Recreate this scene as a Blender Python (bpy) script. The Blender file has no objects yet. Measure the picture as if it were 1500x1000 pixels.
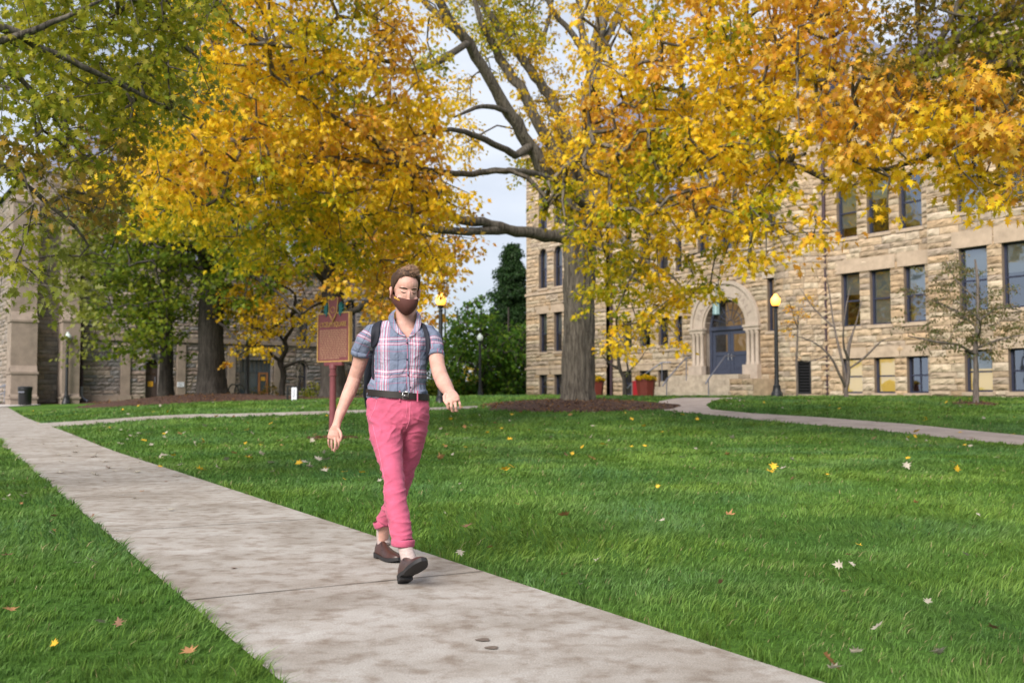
import bpy, bmesh, math, random
import numpy as np
from mathutils import Vector, Matrix, noise
R = math.radians
rng = np.random.default_rng(7)
random.seed(7)
S = bpy.context.scene
COL = S.collection

# ------------------------------------------------------------------ camera
F = 1458.0                      # focal length in photo pixels (1500 wide)
HC = 1.03                       # eye height
YH = 580.0                      # horizon row in the photo
PITCH = math.atan((YH - 500) / F)
cam_d = bpy.data.cameras.new('camera')
cam = bpy.data.objects.new('camera', cam_d); COL.objects.link(cam)
cam_d.sensor_width = 36; cam_d.lens = 35.0
cam_d.clip_start = 0.05; cam_d.clip_end = 2000
cam.location = (0, 0, HC)
cam.rotation_euler = (math.pi / 2 + PITCH, 0, 0)
cam_d.dof.use_dof = True; cam_d.dof.focus_distance = 5.9; cam_d.dof.aperture_fstop = 3.0
S.camera = cam

# ------------------------------------------------------------------ sky and sun
W = bpy.data.worlds.new('World'); S.world = W; W.use_nodes = True
SUN_EL, SUN_ROT = R(34), R(208)
nt = W.node_tree; nt.nodes.clear()
def N(nt, t, **kw):
    n = nt.nodes.new(t)
    for k, v in kw.items():
        if k in n.inputs.keys(): n.inputs[k].default_value = v
        else: setattr(n, k, v)
    return n
out = N(nt, 'ShaderNodeOutputWorld'); bg = N(nt, 'ShaderNodeBackground')
sky = N(nt, 'ShaderNodeTexSky', sky_type='NISHITA', sun_disc=False, sun_elevation=SUN_EL, sun_rotation=SUN_ROT,
        altitude=200.0, air_density=1.0, dust_density=1.5, ozone_density=1.5)
tc = N(nt, 'ShaderNodeTexCoord')
mp = N(nt, 'ShaderNodeMapping'); mp.inputs['Scale'].default_value = (1, 1, 2.6)
nz = N(nt, 'ShaderNodeTexNoise', Scale=2.2, Detail=7.0, Roughness=0.55)
cr = N(nt, 'ShaderNodeValToRGB'); cr.color_ramp.elements[0].position = .36; cr.color_ramp.elements[1].position = .60
cr.color_ramp.elements[0].color = (.55, .55, .55, 1); cr.color_ramp.elements[1].color = (1, 1, 1, 1)
mx = N(nt, 'ShaderNodeMix', data_type='RGBA')
mx.inputs[7].default_value = (9.2, 9.9, 11.2, 1)
L = nt.links.new
L(tc.outputs['Generated'], mp.inputs['Vector']); L(mp.outputs[0], nz.inputs['Vector']); L(nz.outputs['Fac'], cr.inputs[0])
L(cr.outputs[0], mx.inputs[0]); L(sky.outputs[0], mx.inputs[6]); L(mx.outputs[2], bg.inputs[0]); L(bg.outputs[0], out.inputs[0])
bg.inputs[1].default_value = 0.052
sun_d = bpy.data.lights.new('sun', 'SUN'); sun_d.energy = 3.4; sun_d.angle = R(32); sun_d.color = (1, .93, .84)
sun = bpy.data.objects.new('sun', sun_d); COL.objects.link(sun)
sa = SUN_ROT
sdir = Vector((math.sin(sa) * math.cos(SUN_EL), math.cos(sa) * math.cos(SUN_EL), math.sin(SUN_EL)))
sun.rotation_euler = sdir.to_track_quat('Z', 'Y').to_euler()
S.view_settings.view_transform = 'Standard'; S.view_settings.look = 'None'
S.view_settings.exposure = 0.86; S.view_settings.gamma = 1
S.cycles.max_bounces = 5; S.cycles.diffuse_bounces = 2; S.cycles.glossy_bounces = 2
S.cycles.transmission_bounces = 3; S.cycles.transparent_max_bounces = 6
S.cycles.use_denoising = True
S.cycles.sample_clamp_indirect = 4

# ------------------------------------------------------------------ placing helpers
def ray(px, py):
    a = (px - 750) / F; b = (500 - py) / F; c, s = math.cos(PITCH), math.sin(PITCH)
    return np.array([a, c - b * s, s + b * c])
def at(px, py, Y):              # photo pixel + depth -> world point
    d = ray(px, py); d = d * (Y / d[1]); return Vector((d[0], d[1], d[2] + HC))
def sm(t):
    t = np.clip(t, 0, 1); return t * t * (3 - 2 * t)
def gz(X, Y):
    X = np.asarray(X, float); Y = np.asarray(Y, float)
    k = X / np.maximum(Y, 1.0)
    a = .66 + .32 * sm((k + .5) / .5) + .07 * sm((k - .1) / .3)
    w = sm((k + .53) / .24)
    z = a * (sm((Y - 17.5) / 26.0) * w + sm((Y - 26) / 42.0) * (1 - w))
    z = z + .05 * np.sin(X * .21 + 1.3) * np.sin(Y * .17) * sm((Y - 10) / 14)
    return z
def ground(px, py):
    d = ray(px, py); t = 1.0
    for i in range(4000):
        p = d * t
        if p[2] + HC - float(gz(p[0], p[1])) <= 0: break
        t *= 1.004
    return Vector((d[0] * t, d[1] * t, float(gz(d[0] * t, d[1] * t))))

def tag(o, label=None, cat=None, group=None, kind=None):
    if label: o['label'] = label
    if cat: o['category'] = cat
    if group: o['group'] = group
    if kind: o['kind'] = kind
    return o
def empty(name, loc=(0, 0, 0), rz=0, label=None, cat=None, group=None):
    o = bpy.data.objects.new(name, None); COL.objects.link(o); o.location = loc; o.rotation_euler = (0, 0, rz)
    o.empty_display_size = .2
    return tag(o, label, cat, group)
def link(name, me, m=None, parent=None, loc=None):
    o = bpy.data.objects.new(name, me); COL.objects.link(o)
    if m is not None:
        for q in (m if isinstance(m, (list, tuple)) else [m]): me.materials.append(q)
    if parent: o.parent = parent
    if loc is not None: o.location = loc
    return o
def copy_tree(o, parent=None):
    c = o.copy(); COL.objects.link(c); c.parent = parent
    for ch in [x for x in list(COL.objects) if x.parent == o]: copy_tree(ch, c)
    return c

class MB:                        # collects primitives into ONE mesh
    def __init__(s): s.v = []; s.f = []; s.mi = []; s.cur = 0; s.col = []; s.c = (1, 1, 1)
    def add(s, vs, fs, mi=None):
        n = len(s.v); s.v += [tuple(v) for v in vs]; s.col += [s.c] * len(vs)
        for f in fs: s.f.append(tuple(i + n for i in f)); s.mi.append(s.cur if mi is None else mi)
        return s
    def box(s, x0, x1, y0, y1, z0, z1, M=None, bev=0):
        b = min(bev, (x1 - x0) * .45, (y1 - y0) * .45, (z1 - z0) * .45)
        if b > 0:
            bm = bmesh.new(); bmesh.ops.create_cube(bm, size=1)
            for v in bm.verts: v.co = Vector(((x0 + x1) / 2 + v.co.x * (x1 - x0), (y0 + y1) / 2 + v.co.y * (y1 - y0), (z0 + z1) / 2 + v.co.z * (z1 - z0)))
            bmesh.ops.bevel(bm, geom=bm.edges[:], offset=b, segments=2, affect='EDGES', profile=.7)
            s.bm(bm, M); return s
        vs = [Vector((x, y, z)) for z in (z0, z1) for y in (y0, y1) for x in (x0, x1)]
        if M: vs = [M @ v for v in vs]
        return s.add(vs, [(0, 2, 3, 1), (4, 5, 7, 6), (0, 1, 5, 4), (2, 6, 7, 3), (0, 4, 6, 2), (1, 3, 7, 5)])
    def bm(s, bm, M=None):
        bm.verts.index_update()
        s.add([(M @ v.co if M else v.co) for v in bm.verts], [[v.index for v in f.verts] for f in bm.faces]); bm.free(); return s
    def ball(s, c, r, M=None, u=16, v=10):
        bm = bmesh.new(); bmesh.ops.create_uvsphere(bm, u_segments=u, v_segments=v, radius=1)
        if not hasattr(r, '__len__'): r = (r, r, r)
        for q in bm.verts: q.co = Vector((q.co.x * r[0], q.co.y * r[1], q.co.z * r[2])) + Vector(c) if M is None else M @ Vector((q.co.x * r[0] + c[0], q.co.y * r[1] + c[1], q.co.z * r[2] + c[2]))
        return s.bm(bm)
    def tube(s, pts, rad, n=8, cap=True, flat=1.0, up=None):
        pts = [Vector(p) for p in pts]; m = len(pts)
        if not hasattr(rad, '__len__'): rad = [rad] * m
        vs = []; prev = None
        for i, p in enumerate(pts):
            t = (pts[min(i + 1, m - 1)] - pts[max(i - 1, 0)])
            t = t.normalized() if t.length > 1e-9 else Vector((0, 0, 1))
            if prev is None:
                a = Vector(up) if up else (Vector((0, 0, 1)) if abs(t.z) < .9 else Vector((1, 0, 0)))
                nn = (a - t * a.dot(t)).normalized()
            else: nn = (prev - t * prev.dot(t)).normalized()
            prev = nn; b = t.cross(nn)
            for k in range(n):
                q = 2 * math.pi * k / n; vs.append(p + (nn * math.cos(q) * flat + b * math.sin(q)) * rad[i])
        fs = [(i * n + k, i * n + (k + 1) % n, (i + 1) * n + (k + 1) % n, (i + 1) * n + k) for i in range(m - 1) for k in range(n)]
        if cap: fs += [tuple(range(n))[::-1], tuple((m - 1) * n + k for k in range(n))]
        return s.add(vs, fs)
    def lathe(s, prof, c=(0, 0, 0), n=24, M=None):
        vs = []; m = len(prof)
        for r, z in prof:
            for k in range(n):
                q = 2 * math.pi * k / n; v = Vector((c[0] + r * math.cos(q), c[1] + r * math.sin(q), c[2] + z))
                vs.append(M @ v if M else v)
        fs = [(i * n + k, i * n + (k + 1) % n, (i + 1) * n + (k + 1) % n, (i + 1) * n + k) for i in range(m - 1) for k in range(n)]
        fs += [tuple(range(n))[::-1], tuple((m - 1) * n + k for k in range(n))]
        return s.add(vs, fs)
    def prism(s, pts, d0, d1, fn):       # polygon (a,b) extruded between d0,d1; fn(a,b,d)->xyz
        n = len(pts)
        vs = [fn(a, b, d0) for a, b in pts] + [fn(a, b, d1) for a, b in pts]
        return s.add(vs, [tuple(range(n)), tuple(range(2 * n - 1, n - 1, -1))] + [(i, i + n, (i + 1) % n + n, (i + 1) % n) for i in range(n)])
    def build(s, name, m, parent=None, smooth=False, off=None, colors=False, loc=None):
        me = bpy.data.meshes.new(name)
        v = s.v
        if off is not None: v = [(a - off[0], b - off[1], c - off[2]) for a, b, c in v]
        me.from_pydata(v, [], s.f)
        if len(set(s.mi)) > 1: me.polygons.foreach_set('material_index', s.mi)
        if colors:
            at_ = me.attributes.new('Col', 'FLOAT_COLOR', 'POINT')
            c = np.ones((len(v), 4), np.float32); c[:, :3] = np.array(s.col); at_.data.foreach_set('color', c.ravel())
        if smooth is True: me.polygons.foreach_set('use_smooth', [True] * len(me.polygons))
        elif smooth:
            me.polygons.foreach_set('use_smooth', [True] * len(me.polygons)); me.set_sharp_from_angle(angle=R(smooth))
        me.update()
        return link(name, me, m, parent, loc)

def np_mesh(name, verts, faces_flat, nper, m, parent=None, col=None, smooth=False):
    me = bpy.data.meshes.new(name)
    nv = len(verts); nl = len(faces_flat)
    me.vertices.add(nv); me.vertices.foreach_set('co', np.ascontiguousarray(verts, np.float32).ravel())
    me.loops.add(nl); me.loops.foreach_set('vertex_index', np.ascontiguousarray(faces_flat, np.int32))
    nper = np.asarray(nper, np.int32); st = np.concatenate([[0], np.cumsum(nper)[:-1]]).astype(np.int32)
    me.polygons.add(len(nper)); me.polygons.foreach_set('loop_start', st); me.polygons.foreach_set('loop_total', nper)
    if smooth: me.polygons.foreach_set('use_smooth', np.ones(len(nper), bool))
    if col is not None:
        a = me.attributes.new('Col', 'FLOAT_COLOR', 'POINT')
        c = np.ones((nv, 4), np.float32); c[:, :3] = col; a.data.foreach_set('color', c.ravel())
    me.update(calc_edges=True)
    return link(name, me, m, parent)

# ------------------------------------------------------------------ materials
def mat(name, col=(.5, .5, .5), rough=.7, var=.0, scale=8, bump=0, bscale=None, spec=.3, attr=False, metal=0, emit=None, estr=0, col2=None, stretch=None, trans=0, sheen=0, bdist=.01, sss=0):
    m = bpy.data.materials.new(name); m.use_nodes = True; t = m.node_tree; t.nodes.clear(); l = t.links.new
    o = N(t, 'ShaderNodeOutputMaterial'); p = N(t, 'ShaderNodeBsdfPrincipled')
    p.inputs['Roughness'].default_value = rough; p.inputs['Metallic'].default_value = metal
    p.inputs['Specular IOR Level'].default_value = spec
    if sheen: p.inputs['Sheen Weight'].default_value = sheen
    if sss:
        p.inputs['Subsurface Weight'].default_value = sss; p.inputs['Subsurface Radius'].default_value = (.02, .008, .004)
    c = N(t, 'ShaderNodeTexCoord'); vec = c.outputs['Object']
    if stretch:
        mpp = N(t, 'ShaderNodeMapping'); mpp.inputs['Scale'].default_value = stretch; l(vec, mpp.inputs[0]); vec = mpp.outputs[0]
    src = None
    if attr:
        a = N(t, 'ShaderNodeAttribute'); a.attribute_name = 'Col'; src = a.outputs['Color']
    if var or col2:
        nn = N(t, 'ShaderNodeTexNoise', Scale=scale, Detail=6.0, Roughness=.65); l(vec, nn.inputs['Vector'])
        rp = N(t, 'ShaderNodeMapRange'); rp.inputs[1].default_value = .3; rp.inputs[2].default_value = .7; l(nn.outputs['Fac'], rp.inputs[0])
        if col2:
            x = N(t, 'ShaderNodeMix', data_type='RGBA'); l(rp.outputs[0], x.inputs[0])
            x.inputs[6].default_value = (*col, 1); x.inputs[7].default_value = (*col2, 1); src2 = x.outputs[2]
            if attr:
                y = N(t, 'ShaderNodeMix', data_type='RGBA', blend_type='MULTIPLY'); y.inputs[0].default_value = 1; l(src, y.inputs[6]); l(src2, y.inputs[7]); src = y.outputs[2]
            else: src = src2
        else:
            rp.inputs[3].default_value = 1 - var; rp.inputs[4].default_value = 1 + var
            y = N(t, 'ShaderNodeMix', data_type='RGBA', blend_type='MULTIPLY'); y.inputs[0].default_value = 1
            if src: l(src, y.inputs[6])
            else: y.inputs[6].default_value = (*col, 1)
            l(rp.outputs[0], y.inputs[7]); src = y.outputs[2]
    if src: l(src, p.inputs['Base Color'])
    else: p.inputs['Base Color'].default_value = (*col, 1)
    if bump:
        nb = N(t, 'ShaderNodeTexNoise', Scale=bscale or scale * 3, Detail=6.0, Roughness=.7); l(vec, nb.inputs['Vector'])
        b = N(t, 'ShaderNodeBump'); b.inputs['Strength'].default_value = bump; b.inputs['Distance'].default_value = bdist
        l(nb.outputs['Fac'], b.inputs['Height']); l(b.outputs[0], p.inputs['Normal'])
    if emit: p.inputs['Emission Color'].default_value = (*emit, 1); p.inputs['Emission Strength'].default_value = estr
    sh = p.outputs[0]
    if trans:
        tr = N(t, 'ShaderNodeBsdfTranslucent'); ms = N(t, 'ShaderNodeMixShader'); ms.inputs[0].default_value = trans
        if src: l(src, tr.inputs[0])
        else: tr.inputs[0].default_value = (*col, 1)
        l(sh, ms.inputs[1]); l(tr.outputs[0], ms.inputs[2]); sh = ms.outputs[0]
    l(sh, o.inputs[0])
    return m
M = {}
M['stone'] = mat('stone_face', attr=True, rough=.9, var=.28, scale=3.0, bump=.6, bscale=14, bdist=.03)
M['trim'] = mat('stone_trim', (.39, .305, .23), .85, .18, 2.5, .3, 20)
M['trim_pale'] = mat('stone_pale', (.43, .36, .30), .85, .15, 2.5, .3, 20)
M['mortar'] = mat('mortar', (.17, .13, .10), .95, .2, 6)
M['mortar2'] = mat('mortar_grey', (.17, .15, .145), .95, .2, 6)
M['slate'] = mat('slate', (.16, .17, .24), .6, .25, 5, .3, 25)
M['navy'] = mat('navy_paint', (.030, .034, .060), .45, .15, 4)
M['door_blue'] = mat('blue_door_paint', (.050, .060, .095), .45, .12, 4)
M['brown_door'] = mat('brown_door_paint', (.07, .05, .045), .5, .15, 4)
M['wood'] = mat('wood', (.28, .12, .05), .5, .25, 6, stretch=(1, 1, .2))
M['room'] = mat('dark_room', (.03, .027, .025), .9)
M['shade'] = mat('window_shade', (.42, .45, .42), .8, .08, 2)
M['lit'] = mat('lit_room', (.5, .4, .15), .8, emit=(1, .62, .12), estr=.42)
M['lit_dim'] = mat('lit_room_dim', (.3, .2, .1), .8, emit=(1, .55, .2), estr=.16)
M['black'] = mat('black_paint', (.012, .012, .014), .45, spec=.4)
M['iron'] = mat('rail_metal', (.2, .21, .26), .4, spec=.5, metal=.6)
M['pipe'] = mat('brown_pipe', (.05, .03, .04), .5)
def glass():
    m = bpy.data.materials.new('window_glass'); m.use_nodes = True; t = m.node_tree; t.nodes.clear(); l = t.links.new
    o = N(t, 'ShaderNodeOutputMaterial'); tr = N(t, 'ShaderNodeBsdfTransparent'); g = N(t, 'ShaderNodeBsdfGlossy', Roughness=.03)
    tr.inputs[0].default_value = (.8, .85, .88, 1); g.inputs[0].default_value = (.8, .88, 1, 1)
    c = N(t, 'ShaderNodeTexCoord'); nn = N(t, 'ShaderNodeTexNoise', Scale=1.3, Detail=1.0); b = N(t, 'ShaderNodeBump'); b.inputs['Strength'].default_value = .15; b.inputs['Distance'].default_value = .05
    l(c.outputs['Object'], nn.inputs['Vector']); l(nn.outputs['Fac'], b.inputs['Height']); l(b.outputs[0], g.inputs['Normal'])
    fr = N(t, 'ShaderNodeFresnel', IOR=1.9)
    ms = N(t, 'ShaderNodeMixShader'); l(fr.outputs[0], ms.inputs[0])
    mr = N(t, 'ShaderNodeMapRange'); mr.inputs[3].default_value = .22; mr.inputs[4].default_value = .9; l(fr.outputs[0], mr.inputs[0]); l(mr.outputs[0], ms.inputs[0])
    l(tr.outputs[0], ms.inputs[1]); l(g.outputs[0], ms.inputs[2]); l(ms.outputs[0], o.inputs[0]); return m
M['glass'] = glass()

# ------------------------------------------------------------------ ground, paths
def path_mat():
    m = bpy.data.materials.new('concrete'); m.use_nodes = True; t = m.node_tree; t.nodes.clear(); l = t.links.new
    o = N(t, 'ShaderNodeOutputMaterial'); p = N(t, 'ShaderNodeBsdfPrincipled', Roughness=.85); c = N(t, 'ShaderNodeTexCoord')
    p.inputs['Specular IOR Level'].default_value = .25
    def nz_(s, d=6, r=.6, st=(1, 1, 1), ds=0):
        mp_ = N(t, 'ShaderNodeMapping'); mp_.inputs['Scale'].default_value = st; l(c.outputs['Object'], mp_.inputs[0])
        n = N(t, 'ShaderNodeTexNoise', Scale=s, Detail=d, Roughness=r, Distortion=ds); l(mp_.outputs[0], n.inputs['Vector']); return n.outputs['Fac']
    def ramp(f, stops):
        r_ = N(t, 'ShaderNodeValToRGB'); e = r_.color_ramp.elements
        while len(e) < len(stops): e.new(.5)
        for i, (pp, cc) in enumerate(stops): e[i].position = pp; e[i].color = (*cc, 1)
        l(f, r_.inputs[0]); return r_.outputs[0]
    def mul(a, b):
        x = N(t, 'ShaderNodeMix', data_type='RGBA', blend_type='MULTIPLY'); x.inputs[0].default_value = 1; l(a, x.inputs[6]); l(b, x.inputs[7]); return x.outputs[2]
    base = ramp(nz_(.9, 4, .6, ds=.4), [(.35, (.30, .272, .243)), (.62, (.40, .375, .350))])
    blot = ramp(nz_(2.6, 6, .62, ds=.3), [(.32, (.76, .71, .66)), (.5, (.95, .93, .91)), (.64, (1.06, 1.06, 1.06))])
    b2 = ramp(nz_(7.5, 5, .6), [(.34, (.68, .62, .57)), (.52, (1, 1, 1))])
    fine = ramp(nz_(130, 3, .6), [(.3, (.72, .72, .72)), (.7, (1.22, 1.22, 1.22))])
    col = mul(mul(mul(base, blot), b2), fine)
    l(col, p.inputs['Base Color'])
    b = N(t, 'ShaderNodeBump'); b.inputs['Strength'].default_value = .5; b.inputs['Distance'].default_value = .004; l(nz_(110, 4, .7), b.inputs['Height']); l(b.outputs[0], p.inputs['Normal'])
    l(p.outputs[0], o.inputs[0]); return m
M['concrete'] = path_mat()
def lawn_mat():
    m = bpy.data.materials.new('lawn'); m.use_nodes = True; t = m.node_tree; t.nodes.clear(); l = t.links.new
    o = N(t, 'ShaderNodeOutputMaterial'); p = N(t, 'ShaderNodeBsdfPrincipled', Roughness=.9); p.inputs['Specular IOR Level'].default_value = .1
    c = N(t, 'ShaderNodeTexCoord')
    n1 = N(t, 'ShaderNodeTexNoise', Scale=.35, Detail=5.0); n2 = N(t, 'ShaderNodeTexNoise', Scale=26.0, Detail=6.0, Roughness=.75)
    l(c.outputs['Object'], n1.inputs['Vector']); l(c.outputs['Object'], n2.inputs['Vector'])
    r1 = N(t, 'ShaderNodeValToRGB'); e = r1.color_ramp.elements; e[0].position = .35; e[0].color = (.055, .13, .02, 1); e[1].position = .65; e[1].color = (.10, .20, .03, 1)
    l(n1.outputs['Fac'], r1.inputs[0])
    r2 = N(t, 'ShaderNodeMapRange'); r2.inputs[1].default_value = .3; r2.inputs[2].default_value = .7; r2.inputs[3].default_value = .45; r2.inputs[4].default_value = 1.35; l(n2.outputs['Fac'], r2.inputs[0])
    x = N(t, 'ShaderNodeMix', data_type='RGBA', blend_type='MULTIPLY'); x.inputs[0].default_value = 1; l(r1.outputs[0], x.inputs[6]); l(r2.outputs[0], x.inputs[7]); l(x.outputs[2], p.inputs['Base Color'])
    b = N(t, 'ShaderNodeBump'); b.inputs['Strength'].default_value = .8; b.inputs['Distance'].default_value = .04; l(n2.outputs['Fac'], b.inputs['Height']); l(b.outputs[0], p.inputs['Normal'])
    l(p.outputs[0], o.inputs[0]); return m
M['lawn'] = lawn_mat()

def sheet(name, xs, ys, m, dz=0, mask=None):
    X, Y = np.meshgrid(xs, ys); Z = gz(X, Y) + dz
    V = np.stack([X, Y, Z], -1).reshape(-1, 3); nx, ny = len(xs), len(ys)
    i = np.arange(nx * ny).reshape(ny, nx)
    q = np.stack([i[:-1, :-1], i[:-1, 1:], i[1:, 1:], i[1:, :-1]], -1).reshape(-1, 4)
    o = np_mesh(name, V, q.ravel(), np.full(len(q), 4), m, smooth=True); return tag(o, kind='structure')
xs = np.concatenate([np.linspace(-400, -40, 14)[:-1], np.linspace(-40, 45, 120), np.linspace(45, 400, 14)[1:]])
ys = np.concatenate([np.linspace(-60, 0, 8)[:-1], np.linspace(0, 80, 130), np.linspace(80, 900, 20)[1:]])
sheet('ground', xs, ys, M['lawn'])

def poly_path(pts):      # closed outline of ground points (x,y) -> shapely-less inside test arrays
    return np.array([(p[0], p[1]) for p in pts])
def inside(P, X, Y):
    X = np.asarray(X); Y = np.asarray(Y); c = np.zeros(X.shape, bool); n = len(P); j = n - 1
    for i in range(n):
        xi, yi = P[i]; xj, yj = P[j]
        cond = ((yi > Y) != (yj > Y)); xx = (xj - xi) * (Y - yi) / ((yj - yi) if yj != yi else 1e-9) + xi
        c ^= cond & (X < xx); j = i
    return c
def ribbon(name, left, right, m, dz=.006, th=.10, sub=14, kind='structure'):
    """paved strip between two edge polylines of equal length; follows the ground"""
    def res(P):
        P = np.array([(p[0], p[1]) for p in P], float); t = np.linspace(0, len(P) - 1, (len(P) - 1) * sub + 1)
        return np.stack([np.interp(t, range(len(P)), P[:, k]) for k in (0, 1)], -1)
    a, b = res(left), res(right); n = len(a); nw = 6
    rows = np.stack([a + (b - a) * (k / (nw - 1)) for k in range(nw)], 1).reshape(-1, 2)
    z = gz(rows[:, 0], rows[:, 1]) + dz
    V = np.column_stack([rows, z]); i = np.arange(n * nw).reshape(n, nw)
    q = np.stack([i[:-1, :-1], i[:-1, 1:], i[1:, 1:], i[1:, :-1]], -1).reshape(-1, 4)
    o = np_mesh(name, V, q.ravel(), np.full(len(q), 4), m, smooth=True); tag(o, kind=kind)
    return np.concatenate([a, b[::-1]])
# main path: straight strip
pl = [ground(411, 1000), ground(0, 648)]; pr = [ground(1000, 938), ground(110, 637)]
pd = Vector((-(750 + 78), F, 0)).normalized()          # direction away from the camera
pn = Vector((pd.y, -pd.x, 0))
L0 = Vector((ground(200, 819).x, ground(200, 819).y, 0)); wid = (Vector((ground(640, 816).x, ground(640, 816).y, 0)) - L0).dot(pn)
PW = wid
def pp(t, s):                                           # t metres along the path, s metres across from its left edge
    v = L0 + pd * t + pn * s; return (v.x, v.y)
main_poly = ribbon('main_path', [pp(t, 0) for t in np.linspace(-7, 75, 12)], [pp(t, PW) for t in np.linspace(-7, 75, 12)], M['concrete'], .008)
print('path width', PW)
j = MB()
jt = (Vector((ground(600, 850).x, ground(600, 850).y, 0)) - L0).dot(pd)
for k in range(-3, 14):
    t = jt + k * 2.9
    for q in range(10):
        s0, s1 = q * PW / 10, (q + 1) * PW / 10; w0 = .004 + .003 * random.random(); a = pp(t - w0, s0); b = pp(t - w0, s1); c = pp(t + w0, s1); d = pp(t + w0, s0)
        j.add([(x, y, float(gz(x, y)) + .0115) for x, y in (a, b, c, d)], [(0, 1, 2, 3)])
tag(j.build('path_joint', mat('joint_dirt', (.10, .085, .07), .95)), kind='structure')
def stain(px, py, r):
    g_ = ground(px, py); n_ = 14
    tag(MB().add([(g_.x + r * (1 + .25 * math.sin(3 * q + px)) * math.cos(q), g_.y + r * .9 * math.sin(q), float(gz(g_.x, g_.y)) + .0125) for q in [2 * math.pi * i / n_ for i in range(n_)]], [tuple(range(n_))]).build('path_stain', M['stain']), kind='structure')
M['stain'] = mat('stain', (.13, .10, .08), .9, .3, 60)
for a in ((708, 941, .030), (721, 952, .028)): stain(*a)
# cross walk on the left and curved walk on the right
def gp(px, py): g = ground(px, py); return (g.x, g.y)
cross_poly = ribbon('cross_walk', [gp(x, y) for x, y in ((60, 620), (200, 611), (330, 606.5), (480, 602), (600, 598.5), (700, 594.5))],
       [gp(x, y) for x, y in ((60, 627), (200, 616.5), (330, 611), (480, 606.5), (600, 602), (700, 598))], M['concrete'], .008)
M['walk'] = mat('walk_concrete', (.36, .30, .27), .9, .22, 1.5, .3, 60)
wl = [(1150, 582.5), (1080, 583.5), (1045, 587), (1034, 593), (1042, 600), (1100, 605.5), (1200, 611.5), (1330, 621.5), (1500, 638), (1700, 660)]
wr = [(1000, 582.5), (985, 584), (966, 588), (960, 594), (972, 601), (1040, 608), (1140, 618), (1280, 630), (1500, 653), (1700, 677)]
walk_poly = ribbon('curved_walk', [gp(x, y) for x, y in wl], [gp(x, y) for x, y in wr], M['walk'], .008, sub=8)
PAVED = [main_poly, cross_poly, walk_poly]
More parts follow.
